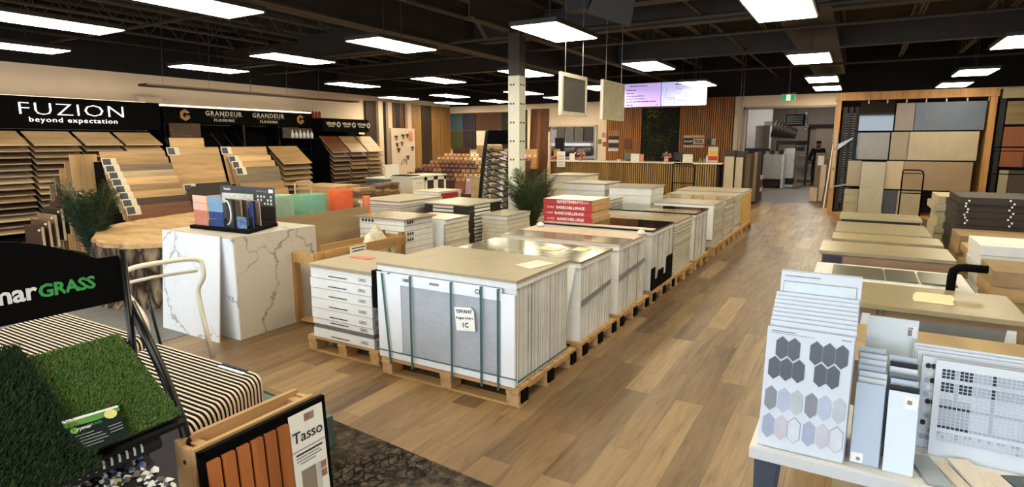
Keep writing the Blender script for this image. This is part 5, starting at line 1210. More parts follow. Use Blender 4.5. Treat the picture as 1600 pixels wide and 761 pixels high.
slabt(0.86, 1.30, 0.04, 0.62, Y3, (176, 160, 118), 'beige slab right of the dark one in the bottom row')
slabt(-0.04, 0.64, 1.95, 2.62, Y3 + 0.03, (14, 13, 13), 'mirror-gloss black slab in the top left of the display', mat_=base_mat('mirror_black_tile', 0.03, 0.0, 1.0)[0])
_b = bpy.data.materials['mirror_black_tile'].node_tree.nodes['Principled BSDF']; _b.inputs['Base Color'].default_value = (0.012, 0.011, 0.01, 1)
slabt(-0.04, 0.12, 1.30, 1.92, Y2 + 0.08, (60, 54, 40), 'narrow glossy dark slab beside the slot strips', 0.1)
for k, z in enumerate((0.62, 1.1, 1.55)): slabt(-0.50, -0.44, z, z + 0.42, 15.86, (188 - 10 * k, 168 - 8 * k, 132), 'small cream slab on the left post of the display, %s' % from_bottom(k, 3), group=None)
# neighbour display to the right
t = thing('slab_display', 'second slab display with rust and olive slabs at the right picture edge', 'display', (3.6, 16.4, 0))
build('header', MB().b2(2.50, 5.2, 15.98, 16.9, 2.60, 2.80), plain('cream_header', (176, 158, 124), 0.6), t)
build('side_post', MB().b2(2.48, 2.58, 16.0, 16.9, 0, 2.6), M_INK, t); build('back_panel', MB().b2(2.58, 5.2, 16.86, 16.9, 0.0, 2.6), M_INK, t)
slabt(2.60, 3.5, 2.06, 2.54, 16.0, (146, 122, 84), 'striated tan slab at the top of the far right display', group=None, mat_=wood('striated_slab', (146, 122, 84), 'x', 0.2, 0.4, 7))
slabt(2.46 + 0.14, 2.98, 1.18, 2.02, 16.0, (150, 88, 48), 'rust coloured slab in the far right display', group=None)
slabt(2.98, 3.5, 1.18, 2.02, 16.02, (98, 88, 62), 'olive slab right of the rust slab', group=None)
slabt(2.62, 2.78, 0.5, 1.12, 16.0, (178, 164, 120), 'narrow pale slab low in the far right display', group=None)
slabt(2.78, 3.4, 0.5, 1.12, 16.02, (84, 74, 54), 'dark olive slab low in the far right display', group=None)
slabt(3.5, 5.1, 0.3, 2.54, 16.03, (150, 136, 100), 'large beige slab at the outer right of the far right display', group=None)

# ================================================================ TREE SLAB, MARBLE BLOCK, TROLLEY, ROLLS, WOODEN CRATE
def slab_outline(k, r=1.0, sd=0):
    a = 2 * math.pi * k / 64; ca, sa = math.cos(a), math.sin(a)
    wob = 1 + 0.035 * math.sin(3 * a + 1) + 0.03 * math.sin(5 * a + 2.2) + 0.012 * math.sin(17 * a) + 0.01 * math.sin(29 * a + 1)
    L = (1.58 * ca * wob * r, 0.97 * sa * wob * r); d = (-0.72, 0.694); e = (-0.694, -0.72)
    return (-7.18 + L[0] * d[0] - L[1] * e[0] * 1.0, 4.34 + L[0] * d[1] - L[1] * e[1])
def bark_mat():
    m, t, b = base_mat('furrowed_bark', 0.9, 0, 0.2)
    v = coords(t, (1, 1, 0.28)); nz = N(t, 'ShaderNodeTexNoise', Scale=5.0, Detail=5.0); t.links.new(v, nz.inputs['Vector'])
    ad = N(t, 'ShaderNodeVectorMath', operation='MULTIPLY_ADD'); t.links.new(nz.outputs['Color'], ad.inputs[0]); ad.inputs[1].default_value = (0.16, 0.16, 0.16); t.links.new(v, ad.inputs[2])
    vo = N(t, 'ShaderNodeTexVoronoi', Scale=11.0, feature='DISTANCE_TO_EDGE'); t.links.new(ad.outputs[0], vo.inputs['Vector'])
    n2 = N(t, 'ShaderNodeTexNoise', Scale=22.0, Detail=6.0); t.links.new(v, n2.inputs['Vector'])
    col = ramp(t, vo.outputs['Distance'], [(0.0, lin((34, 27, 22))), (0.12, lin((88, 72, 58))), (0.4, lin((142, 122, 98)))])
    col = mix(t, col, ramp(t, n2.outputs[0], [(0.3, (0.6, 0.6, 0.6)), (0.7, (1.15, 1.15, 1.15))]), 0.8, 'MULTIPLY')
    t.links.new(col, b.inputs['Base Color'])
    bp = N(t, 'ShaderNodeBump', Strength=1.0, Distance=0.05); t.links.new(vo.outputs['Distance'], bp.inputs['Height']); t.links.new(bp.outputs[0], b.inputs['Normal'])
    return m
def endgrain():
    m, t, b = base_mat('sawn_end_grain', 0.55, 0, 0.3)
    tc = N(t, 'ShaderNodeTexCoord'); mp = N(t, 'ShaderNodeMapping'); mp.inputs['Rotation'].default_value = (0, 0, R(44)); mp.inputs['Scale'].default_value = (0.35, 1.3, 1)
    t.links.new(tc.outputs['Object'], mp.inputs[0]); v = mp.outputs[0]
    n = N(t, 'ShaderNodeTexNoise', Scale=3.0, Detail=9.0, Roughness=0.6, Distortion=1.6); t.links.new(v, n.inputs['Vector'])
    n2 = N(t, 'ShaderNodeTexNoise', Scale=26.0, Detail=5.0); t.links.new(v, n2.inputs['Vector'])
    col = ramp(t, n.outputs[0], [(0.30, lin((118, 88, 56))), (0.42, lin((164, 132, 92))), (0.58, lin((190, 158, 114))), (0.75, lin((172, 138, 96)))])
    col = mix(t, col, ramp(t, n2.outputs[0], [(0.35, (0.78, 0.74, 0.7)), (0.65, (1.08, 1.08, 1.08))]), 0.7, 'MULTIPLY')
    t.links.new(col, b.inputs['Base Color']); return m
t = thing('tree_slab_table', 'huge sawn tree trunk slab with rough bark beside the marble block', 'tree slab', (-7.15, 4.38, 0))
mb = MB(); rings = []
rnd = random.Random(8)
for j, z in enumerate((0.0, 0.08, 0.2, 0.34, 0.48, 0.58, 0.63)):
    r = (1.03, 1.0, 0.985, 0.99, 1.0, 1.0, 0.992)[j]
    rings.append([Vector((*slab_outline(k, r * (1 + rnd.uniform(-0.012, 0.012))), z)) for k in range(64)])
fs = []
for j in range(6):
    for k in range(64): fs.append((j * 64 + k, j * 64 + (k + 1) % 64, (j + 1) * 64 + (k + 1) % 64, (j + 1) * 64 + k))
mb.add([p for r_ in rings for p in r_], fs); build('bark', mb, bark_mat(), t, smooth=True, recalc=False)
mb = MB(); top = [Vector((*slab_outline(k, 0.992), 0.63)) for k in range(64)]; top2 = [Vector((*slab_outline(k, 0.985), 0.672)) for k in range(64)]
mb.add(top + top2, [(k, (k + 1) % 64, 64 + (k + 1) % 64, 64 + k) for k in range(64)]); mb.add(top2, [tuple(range(64))]); build('sawn_top', mb, endgrain(), t)
solo('white_board', MB().b2(-7.02, -6.98, 2.90, 3.0, 0, 0.67), M_WHITE, 'narrow white board standing upright at the left tip of the tree slab', 'board') if False else None

m_marb = marble('calacatta_warm', (196, 188, 176), (112, 106, 102), 1.15, 2.3)
m_marb2 = marble('calacatta_cool', (224, 226, 230), (128, 130, 134), 1.5, 5.1, amount=0.4)
t = thing('marble_block', 'white marble-look block table with grey veins carrying the small tile sampler', 'table', (-5.0, 3.45, 0))
build('front_slab', MB().b2(-5.48, -4.50, 3.04, 3.052, 0.0, 0.889), m_marb2, t)
build('side_slab', MB().b2(-4.512, -4.50, 3.0525, 3.93, 0.0, 0.889), m_marb, t)
build('side_slab', MB().b2(-5.48, -5.468, 3.0525, 3.93, 0.0, 0.889), m_marb, t)
build('back_slab', MB().b2(-5.467, -4.513, 3.918, 3.93, 0.0, 0.889), m_marb, t)
build('top_slab', MB().b2(-5.48, -4.50, 3.04, 3.93, 0.89, 0.902), m_marb, t)
build('inner_frame', MB().b2(-5.46, -4.52, 3.06, 3.91, 0.0, 0.885), M_BLACK, t)
solo('leaning_slab', MB().slab([(-5.44, 2.905, 0.0), (-4.60, 2.905, 0.0), (-4.64, 3.015, 0.905), (-5.49, 3.015, 0.905)], (0, -1, 0.17), 0.012), m_marb2, 'thin bluish white marble slab leaning against the front of the marble block', 'slab')

# ---- tile sampler on the block
t = thing('tile_sampler', 'black tabletop sampler stand with a printed back panel on the marble block', 'display stand', (-5.0, 3.5, 0.902))
B0 = Vector((-5.36, 3.20, 0.903)); ex = Vector((0.80, 0.04, 0)); ey = Vector((-0.22, 0.48, 0)); 
mb = MB().poly([B0, B0 + ex, B0 + ex + ey, B0 + ey], (0, 0, 0.03)); build('base_tray', mb, M_BLACK, t, recalc=True)
Q0 = B0 + ey * 0.97 + ex * 0.02 + Vector((0, 0, 0.03)); Q1 = B0 + ex * 0.99 + ey * 0.97 + Vector((0, 0, 0.03))
nb = Vector((0.05, -1, 0)).normalized()
m_pan = plain('charcoal_print', (70, 74, 82), 0.4, var=0.06)
build('back_panel', MB().slab([Q0, Q1, Q1 + Vector((0.0, 0, 0.335)), Q0 + Vector((0.0, 0, 0.34))], nb, 0.006), m_pan, t)
def BP(u, v, off=0.002): return (Q0.lerp(Q1, u)) + Vector((0, 0, 0.338 * (1 - v))) + nb * off
def bpatch(name, u0, u1, v0, v1, m_, off=0.002): return build(name, MB().poly([BP(u0, v0, off), BP(u1, v0, off), BP(u1, v1, off), BP(u0, v1, off)], nb * -0.0008), m_, t, recalc=True)
bpatch('room_photo', 0.03, 0.62, 0.22, 0.52, plain('room_photo_white', (214, 216, 210), 0.5, var=0.25, scale=30), 0.002)
bpatch('dark_photo', 0.68, 0.99, 0.55, 0.97, plain('room_photo_dark', (30, 32, 38), 0.4, var=0.6, scale=20), 0.002)
bpatch('white_badge', 0.90, 0.98, 0.06, 0.16, M_PAPER)
text('panel_title', 'Vstudio', 0.034, M_PAPER, t, BP(0.14, 0.10), Q1 - Q0, (0, 0, 1), depth=0.0005, bold=0.0006)
for k in range(5): text('panel_title', 'SMALL'[k], 0.02, M_PAPER, t, BP(0.69 + 0.04 * k, 0.12), Q1 - Q0, (0, 0, 1), depth=0.0005)
for r_ in range(3):
    for k in range(5):
        if (r_ * 5 + k) % 4 != 3: bpatch('icon_dot', 0.69 + 0.058 * k, 0.72 + 0.058 * k, 0.24 + 0.10 * r_, 0.30 + 0.10 * r_, M_PAPER)
def stile(u, v0_, w_, h, mats_, label, rows_=1, yaw=0.0):
    """small tile board standing in the tray; u along the tray, v0_ depth"""
    o_ = B0 + ex * u + ey * v0_ + Vector((0, 0, 0.031)); d = Vector((math.cos(yaw), math.sin(yaw), 0)); nn = Vector((math.sin(yaw), -math.cos(yaw), 0))
    tt = thing('tile_sample', label, 'tile sample', o_, 'tile samples in the sampler')
    for r_, m_ in enumerate(mats_):
        hh = h / len(mats_); a = o_ + Vector((0, 0, hh * r_ + 0.001)); build('glazed_tile', MB().slab([a, a + d * w_, a + d * w_ + Vector((0, 0, hh - 0.004)), a + Vector((0, 0, hh - 0.004))], nn, 0.008), m_, tt)
    return tt
c_ = lambda n_, rgb: plain(n_, rgb, 0.2, var=0.1, scale=20)
stile(0.03, 0.10, 0.21, 0.28, [c_('coral_tile', (196, 128, 110)), c_('coral_tile2', (196, 120, 104)), c_('peach_tile', (226, 180, 160)), c_('peach_tile2', (230, 188, 170))], 'coral over peach tile sample at the left of the small sampler')
stile(0.30, 0.10, 0.21, 0.28, [c_('royal_blue_tile', (36, 64, 120)), c_('royal_blue_tile2', (44, 74, 132)), c_('sky_tile', (118, 156, 188)), c_('sky_tile2', (126, 162, 192))], 'royal blue over sky blue tile sample in the small sampler')
fan = [((60, 60, 62), 'charcoal tile sample with a white arc'), ((90, 88, 88), 'grey tile sample'), ((170, 140, 118), 'brown star patterned tile sample'), ((70, 66, 62), 'dark patterned tile sample'), ((206, 196, 180), 'cream tile sample'), ((54, 48, 48), 'black tile sample'), ((196, 174, 168), 'pink hexagon tile sample')]
for k, (rgb, nm) in enumerate(fan):
    tt = stile(0.57 + 0.035 * k, 0.16 + 0.08 * k, 0.15, 0.265 - 0.006 * k, [c_('fan_tile_%d' % k, rgb)], nm + ' in the fan of the small sampler', yaw=-0.28)
    if k == 0:
        mb = MB(); d = Vector((math.cos(-.28), math.sin(-.28), 0)); nn = Vector((math.sin(-.28), -math.cos(-.28), 0)); o_ = B0 + ex * 0.57 + ey * 0.16 + Vector((0, 0, 0.165)) + nn * 0.003
        mb.tube([o_ + d * (0.02 + 0.11 * math.cos(a)) + Vector((0, 0, 0.11 * math.sin(a))) for a in [-1.5 + 0.3 * q_ for q_ in range(11)]], 0.006, 6); build('white_arc', mb, M_PAPER, tt)
stile(0.76, 0.12, 0.13, 0.11, [plain('navy_wave_tile', (90, 120, 160), 0.15, var=0.7, scale=24)], 'small navy and white wave tile at the front of the sampler')
stile(0.86, 0.34, 0.09, 0.24, [c_('cobalt_tile', (50, 72, 140))], 'tall cobalt tile sample near the right end of the sampler', yaw=-0.3)
stile(0.80, 0.42, 0.08, 0.17, [c_('cobalt_tile_b', (58, 80, 150))], 'short cobalt tile sample behind the wave tile', yaw=-0.3)

# ---- white tubular hand trolley
m_trol = plain('cream_tube_paint', (214, 206, 188), 0.4, var=0.06)
t = thing('hand_trolley', 'cream painted tubular platform trolley standing in front of the tree slab', 'trolley', (-3.6, 2.18, 0))
def bez(pts, n=6):
    out = []
    for i in range(len(pts)):
        a = Vector(pts[max(0, i - 1)]); b = Vector(pts[i]); c = Vector(pts[min(len(pts) - 1, i + 1)])
        if i in (0, len(pts) - 1): out.append(b); continue
        p0 = b.lerp(a, 0.35); p2 = b.lerp(c, 0.35)
        for k in range(n + 1): u = k / n; out.append(p0 * (1 - u) ** 2 + b * 2 * u * (1 - u) + p2 * u * u)
    return out
path = [(-3.88, 1.93, 0.16), (-3.80, 1.93, 0.45), (-3.80, 1.93, 0.60), (-4.02, 1.93, 0.75), (-4.02, 1.93, 0.90), (-3.94, 2.41, 0.905), (-3.92, 2.41, 0.76), (-4.02, 2.41, 0.66), (-3.98, 2.41, 0.46), (-3.90, 2.41, 0.16)]
build('handle', MB().tube(bez(path), 0.017, 10), m_trol, t, smooth=True)
build('cross_bar', MB().tube([(-4.02, 1.93, 0.80), (-4.0, 2.1, 0.81), (-4.01, 2.2, 0.805), (-3.98, 2.40, 0.80)], 0.011, 8), m_trol, t, smooth=True)
build('black_rod', MB().tube([(-3.86, 1.99, 0.70), (-3.72, 1.99, 0.22)], 0.01, 6), M_BLACKMETAL, t)
build('platform', MB().b2(-3.86, -3.40, 1.91, 2.36, 0.12, 0.155), m_trol, t)
for x in (-3.8, -3.46):
    for y in (1.96, 2.31): build('wheel', MB().tube([(x, y - 0.015, 0.055), (x, y + 0.015, 0.055)], 0.055, 16), M_INK, t)

# ---- rolls behind the cardboard sheet
def roll(y, x, r, z1, rgb, label, layers=5, mname='roll'):
    t = thing('underlay_roll', label, 'roll', (x, y, 0), 'rolls of foam underlay'); m_ = plain(mname, rgb, 0.6, var=0.1, scale=18, bump=0.3); pts = []
    mb = MB(); n = 120; vs = []
    sp = [(r * (0.25 + 0.75 * k / n), 2 * math.pi * layers * k / n) for k in range(n + 1)]
    for rr, a in sp: vs.append((x + rr * math.cos(a), y + rr * math.sin(a)))
    th = 0.010
    V = []
    for k, (px2, py2) in enumerate(vs):
        rr, a = sp[k]; V += [(px2, py2, 0.0), (px2, py2, z1), (x + (rr - th) * math.cos(a), y + (rr - th) * math.sin(a), z1), (x + (rr - th) * math.cos(a), y + (rr - th) * math.sin(a), 0.0)]
    F = []
    for k in range(n):
        a, b = 4 * k, 4 * (k + 1); F += [(a, b, b + 1, a + 1), (a + 1, b + 1, b + 2, a + 2), (a + 2, b + 2, b + 3, a + 3)]
    mb.add(V, F); build('foam_sheet', mb, m_, t, smooth=False)
    return t
roll(4.30, -5.52, 0.20, 1.12, (164, 196, 178), 'pale sage underlay roll with a folded top, left of the teal roll', 6, 'sage_foam')
roll(4.76, -5.50, 0.21, 1.10, (128, 182, 160), 'teal foam underlay roll standing between the sage and the orange one', 4, 'teal_foam')
roll(5.22, -5.48, 0.17, 1.12, (232, 100, 56), 'bright orange foam roll behind the cardboard sheet', 3, 'orange_foam')
t = roll(5.40, -5.24, 0.055, 1.04, (230, 128, 88), 'thin orange roll leaning beside the bright orange roll', 3, 'orange_foam_light')
mb = MB()
for y in (4.79, 5.03): mb.b2(-5.80, -5.79, y - 0.01, y + 0.01, 0.0, 1.24)
mb.b2(-5.80, -5.79, 4.78, 5.04, 1.22, 1.24); mb.b2(-5.80, -5.79, 4.78, 5.04, 1.14, 1.155); solo('wire_holder', mb, M_PIL, 'small beige frame sticking up behind the teal roll', 'frame')
t = thing('cardboard_bin', 'big brown cardboard sheet standing in front of the foam rolls', 'cardboard', (-5.1, 4.6, 0))
build('sheet', MB().slab([(-5.06, 3.97, 0.0), (-5.06, 5.28, 0.0), (-5.12, 5.28, 0.93), (-5.12, 3.97, 0.93)], (1, 0, 0.05), 0.008), M_CARD, t)
# ---- wooden crate with bags of chips
m_cr1 = wood('crate_board', (178, 138, 86), 'y', 0.14, 0.7, 14); m_cr2 = wood('crate_post', (150, 112, 70), 'z', 0.16, 0.7, 14)
t = thing('wooden_crate', 'open slatted wooden crate holding plastic bags, between marble block and white boxes', 'crate', (-4.55, 4.25, 0))
X0, X1, Y0, Y1 = -4.98, -4.20, 3.98, 4.86
X0, Y0 = -4.90, 3.66
Y0 = 3.98; 
cx0, cx1, cy0, cy1 = -4.46, -4.18, 3.66, 4.84
for (x, y) in ((cx1, cy0), (cx1, cy1), (cx0, cy0), (cx0, cy1)): build('corner_post', MB().b2(x - 0.045, x, y - 0.03, y + 0.03, 0, 0.74 if y > 4 else 0.68), m_cr2, t)
build('top_rail', MB().b2(cx1 + 0.001, cx1 + 0.016, cy0 - 0.03, cy1 + 0.03, 0.61, 0.71), m_cr1, t)
build('bottom_rail', MB().b2(cx1 + 0.001, cx1 + 0.016, cy0 - 0.03, cy1 + 0.03, 0.04, 0.13), m_cr1, t)
for (y, s_) in ((cy0 + 0.04, 1), (cy1 - 0.04, -1)):
    build('brace', MB().poly([(cx1 + 0.018, y, 0.70), (cx1 + 0.018, y + 0.09 * s_, 0.70), (cx1 + 0.018, y + 0.34 * s_, 0.13), (cx1 + 0.018, y + 0.25 * s_, 0.13)] if s_ > 0 else [(cx1 + 0.018, y, 0.70), (cx1 + 0.018, y - 0.08, 0.70), (cx1 + 0.018, y - 0.24, 0.13), (cx1 + 0.018, y - 0.16, 0.13)], (0.016, 0, 0)), m_cr1, t, recalc=True)
build('back_rail', MB().b2(cx0 - 0.035, cx0 - 0.021, 3.96, cy1, 0.60, 0.70), m_cr1, t)
build('end_rail', MB().b2(cx0, cx1, cy1 + 0.031, cy1 + 0.045, 0.60, 0.70), m_cr1, t); build('end_rail', MB().b2(cx0, cx1, cy0 - 0.045, cy0 - 0.031, 0.60, 0.70), m_cr1, t)
build('crate_floor', MB().b2(cx0, cx1, cy0, cy1, 0.02, 0.04), m_cr1, t)
build('inner_panel', MB().b2(cx1 - 0.062, cx1 - 0.05, cy0, cy0 + 0.55, 0.04, 0.62), M_CARD, t)
# bags
def blob(name, c, s_, label, mat_, seed, cat):
    rnd = random.Random(seed); bm = bmesh.new(); bmesh.ops.create_icosphere(bm, subdivisions=4, radius=1.0)
    from mathutils import noise
    for v in bm.verts:
        d = v.co.copy(); k = 1 + 0.12 * noise.noise(d * 2.2 + Vector((seed, 0, 0))) + 0.14 * noise.noise(d * 5.5 + Vector((seed, 3, 0))) + 0.05 * noise.noise(d * 13)
        v.co = Vector((d.x * s_[0], d.y * s_[1], max(-0.75, d.z) * s_[2])) * k + Vector(c)
    m2 = MB(); m2.add([v.co.copy() for v in bm.verts], [tuple(v.index for v in f.verts) for f in bm.faces]); bm.free()
    return solo(name, m2, mat_, label, cat, smooth=True)
m_bag = plain('cloudy_plastic_bag', (214, 204, 178), 0.25, var=0.16, scale=26, bump=0.6)
blob('plastic_bag', (-4.31, 4.55, 0.44), (0.085, 0.20, 0.36), 'big cloudy plastic bag of pale chips bulging over the wooden crate', m_bag, 3, 'bag')
blob('plastic_bag', (-4.32, 4.12, 0.40), (0.08, 0.15, 0.24), 'smaller cloudy bag in the left part of the wooden crate', m_bag, 8, 'bag')
t = thing('crate_notice', 'white notice with red and black lines on the front of the wooden crate', 'notice', (cx1 + 0.03, 4.1, 0.4))
q = [(cx1 + 0.037, 4.02, 0.575), (cx1 + 0.037, 4.24, 0.575), (cx1 + 0.037, 4.24, 0.705), (cx1 + 0.037, 4.02, 0.705)]
build('sheet', MB().poly(q, (-0.001, 0, 0)), M_PAPER, t, recalc=True)
for k, (s_, m_) in enumerate((('CLEARANCE BIN', M_INK), ('BAGS OF MOSAIC', M_INK), ('$5 EACH', m_red), ('FINAL SALE', M_INK))):
    mb = MB().b2(cx1 + 0.0375, cx1 + 0.0385, 4.045 + 0.01 * (k % 2), 4.225 - 0.02 * (k % 3), 0.69 - 0.028 * k - 0.010, 0.69 - 0.028 * k); build('print_line', mb, m_, t)
solo('red_tag', MB().b2(-3.62, -3.40, 3.50, 3.58, 0.7455, 0.75), plain('red_tag', (206, 96, 80), 0.5), 'red-pink tag lying at the back edge of the small pallet pile', 'tag')

# ================================================================ FOREGROUND LEFT: SAMPLE BLADES, GRASS STAND, TASSO FRAME
m_teal = plain('teal_base', (72, 98, 104), 0.5)
t = thing('sample_bin', 'low teal base tray holding the rows of rounded sample blades', 'display base', (-3.4, 1.7, 0))
build('tray_floor', MB().b2(-4.65, -2.10, 1.16, 1.80, 0.009, 0.19), m_teal, t)
build('tray_floor', MB().b2(-3.2, -2.42, 1.801, 2.16, 0.009, 0.19), m_teal, t)
m_edge = wood('blade_ply_edge', (224, 202, 180), 'x', 0.10, 0.5, 10); m_dk = plain('blade_dark_face', (52, 42, 38), 0.6)
def blade_mesh(x0, x1, y, z0, z1, th, r=0.05):
    out = []
    for (cx_, a0) in ((x1 - r, 0), (x0 + r, math.pi / 2)):
        for k in range(6): a = a0 + (math.pi / 2) * k / 5; out.append((cx_ + r * math.cos(a), z1 - r + r * math.sin(a)))
    pts = [(x0, z0), (x1, z0)] + out; pts = [(p[0], y, p[1]) for p in pts]
    return pts
def blade_proto(x0, x1, y, lab, grp, L=0.93):
    t = thing('rounded_sample', lab, 'flooring sample', (x0, y, 0.19), grp)
    mb = MB(); mb.poly(blade_mesh(x0, x1, y, 0.191, 0.60, 0.012), (0, 0.0105, 0), 0, 1); build('board', mb, [m_dk, m_edge], t, recalc=True)
    return t
tagm = [M_INK, M_SILVER]
pr = None
for i in range(19):
    y = 1.22 + 0.0262 * i; x1 = -2.16 - 0.012 * i; x0 = x1 - 0.93
    lab = 'rounded sample blade in the right row behind the pine frame, %s from the front' % nth(i)
    if pr is None: pr = blade_proto(x0, x1, y, lab, 'blades of the right row'); p0 = (x0, y); o = pr
    else: o = dup(pr, (x0 - p0[0], y - p0[1], 0), lab)
    if i in (17, 18):
        build('edge_label', MB().b2(x1 - 0.30, x1 - 0.10, y - 0.001, y + 0.013, 0.597, 0.602), M_INK if i == 18 else M_WHITE, o)
for i in range(20):
    y = 1.22 + 0.0262 * i; x1 = -3.16 - 0.012 * i - 0.04; x0 = x1 - 1.1
    lab = 'rounded sample blade in the left row behind the grass sample, %s from the front' % nth(i)
    if i == 0: pl_ = blade_proto(x0, x1, y, lab, 'blades of the left row'); p1_ = (x0, y)
    else: dup(pl_, (x0 - p1_[0], y - p1_[1], 0), lab)
solo('beige_sample', MB().slab([(-3.62, 1.02, 0.50), (-3.10, 1.02, 0.50), (-3.15, 1.19, 0.60), (-3.75, 1.19, 0.60)], (0, -0.6, 0.9), 0.03), plain('beige_laminate', (196, 180, 152), 0.5), 'broad beige sample lying in front of the blades at the left picture edge', 'flooring sample')
solo('sample_support', MB().b2(-3.72, -3.12, 1.0, 1.10, 0.0, 0.455), M_BLACK, 'black block holding the broad beige sample', 'support')

# ---- grass display stand
t = thing('grass_stand', 'black metal stand with an arched sign and sloping trays of artificial grass', 'display stand', (-2.1, 0.75, 0))
arch = []
for k in range(25):
    u = k / 24; y = 0.26 + 0.79 * u; s_ = abs(u - 0.5) * 2
    z = 1.31 + (0.10 * (1 - ((s_) / 0.82) ** 2) if s_ < 0.82 else 0.0); z = max(z, 1.31); arch.append((-2.2, y, z))
mb = MB(); mb.poly([(-2.2, 1.05, 1.148), (-2.2, 0.26, 1.148)] + arch, (-0.012, 0, 0)); build('sign_panel', mb, M_BLKPLASTIC, t, recalc=True)
m_gr = plain('sign_green', (60, 150, 78), 0.5, var=0.02); m_ri = plain('sign_white', (222, 224, 226), 0.5, var=0.02)
text('sign_lettering', 'rymar', 0.078, m_ri, t, (-2.197, 0.800, 1.215), (0, 1, 0), (0, 0, 1), align='RIGHT', bold=0.0018, depth=0.001, yal='BOTTOM_BASELINE', spacing=0.97)
text('sign_lettering', 'GRASS', 0.0575, m_gr, t, (-2.197, 0.804, 1.215), (0, 1, 0), (0, 0, 1), align='LEFT', bold=0.0018, depth=0.001, yal='BOTTOM_BASELINE', spacing=0.95)
for y in (0.25, 1.062):
    build('upright', MB().tube([(-2.2, y, 0.0), (-2.2, y, 1.33)], 0.013, 10), M_BLACKMETAL, t, smooth=True)
    build('side_rail', MB().tube(bez([(-2.22, y + 0.018, 1.13), (-2.06, y + 0.018, 0.91), (-1.955, y + 0.018, 0.72), (-1.92, y + 0.018, 0.50), (-1.88, y + 0.018, 0.02)]), 0.0165, 12), M_BLACKMETAL, t, smooth=True)
    build('foot', MB().tube([(-2.25, y, 0.015), (-1.7, y, 0.015)], 0.014, 8), M_BLACKMETAL, t, smooth=True)
def plane_z(x, z0=1.02): return z0 - (x + 2.2) * 0.22 / 0.35
build('tray', MB().poly([(-2.21, 0.27, plane_z(-2.21) - 0.03), (-1.845, 0.27, plane_z(-1.845) - 0.03), (-1.855, 1.03, plane_z(-1.855) - 0.03), (-2.21, 1.045, plane_z(-2.21) - 0.03)], (0, 0, 0.012)), M_BLACKMETAL, t, recalc=True)
build('tray', MB().poly([(-1.98, 0.27, 0.655), (-1.66, 0.27, 0.56), (-1.66, 0.95, 0.56), (-1.98, 0.95, 0.655)], (0, 0, 0.01)), M_BLACKMETAL, t, recalc=True)
build('back_mesh', MB().b2(-2.2, -2.19, 0.27, 1.05, 0.3, 0.9), M_BLACKMETAL, t)
def turf(y0, y1, x0, x1, lift, L, n, cols_, label, seed, dens=1):
    rnd = random.Random(seed); t = thing('grass_sample', label, 'grass sample', ((x0 + x1) / 2, (y0 + y1) / 2, plane_z((x0 + x1) / 2)), None)
    nn = Vector((0.22, 0, 0.35)).normalized(); off = nn * lift
    build('backing', MB().slab([Vector((x1, y0, plane_z(x1))) + off, Vector((x1, y1, plane_z(x1))) + off, Vector((x0, y1, plane_z(x0))) + off, Vector((x0, y0, plane_z(x0))) + off], nn, 0.010), plain('turf_backing', (20, 26, 16), 0.9), t)
    mb = MB()
    for _ in range(n):
        x = rnd.uniform(x0, x1); y = rnd.uniform(y0, y1); p = Vector((x, y, plane_z(x))) + off
        a = rnd.uniform(0, 2 * math.pi); lean_ = rnd.uniform(0.1, 0.75); d = (nn + Vector((math.cos(a), math.sin(a), 0)) * lean_ + Vector((0.15, 0, -0.1))).normalized()
        l_ = L * rnd.uniform(0.6, 1.1); w_ = Vector((math.cos(a + 1.57), math.sin(a + 1.57), 0)) * 0.0011
        e = p + d * l_; m_ = p + d * l_ * 0.55 + nn * l_ * 0.08
        mb.add([p - w_, p + w_, m_ + w_ * 0.9, e, m_ - w_ * 0.9], [(0, 1, 2, 3, 4)], rnd.randrange(len(cols_)))
    o = build('turf_blades', mb, cols_, t); o['kind'] = 'stuff'; return t
g1 = [plain('turf_green_a', (96, 146, 62), 0.6, var=0.1), plain('turf_green_b', (126, 168, 84), 0.6, var=0.1), plain('turf_green_c', (66, 112, 46), 0.6, var=0.1), plain('turf_straw', (168, 168, 110), 0.6)]
g2 = [plain('turf_dark_a', (54, 78, 44), 0.7, var=0.1), plain('turf_dark_b', (38, 56, 34), 0.7, var=0.1), plain('turf_dark_c', (76, 102, 58), 0.7, var=0.1)]
turf(0.735, 1.022, -2.21, -1.86, 0.004, 0.014, 30000, g1, 'bright short-pile artificial grass sample on the right half of the sloping tray', 1)
turf(0.30, 0.75, -2.25, -1.80, 0.016, 0.030, 21000, g2, 'dark long-pile artificial grass sample at the left picture edge', 2)
# info card on the grass
nn = Vector((0.22, 0, 0.35)).normalized(); off = nn * 0.032
q = [Vector(p) for p in ((-1.955, 0.722, 0.0), (-1.945, 0.868, 0.0), (-1.845, 0.848, 0.0), (-1.852, 0.712, 0.0))]
for p in q: p.z = plane_z(p.x)
q = [p + off for p in q]
t = thing('info_card', 'dark green info card in a clear sleeve lying on the artificial grass', 'card', (-1.9, 0.79, 0.85))
build('card', MB().slab([q[3], q[2], q[1], q[0]], nn, 0.003), plain('dark_card', (30, 40, 38), 0.15, var=0.1), t)
def CP(u, v, o_=0.0012): return q[0].lerp(q[1], u).lerp(q[3].lerp(q[2], u), v) + nn * o_
def cpatch(name, uvs, m_, o_=0.0012): return build(name, MB().poly([CP(u, v, o_) for u, v in uvs], nn * -0.0006), m_, t, recalc=True)
cpatch('green_band', [(0.0, 0.0), (1.0, 0.0), (1.0, 0.14), (0.55, 0.22), (0.0, 0.2)], plain('card_green', (92, 142, 66), 0.3))
cpatch('white_seal_edge', [(0.0, -0.03), (1.0, -0.03), (1.0, 0.03), (0.0, 0.05)], M_WHITE, 0.002)
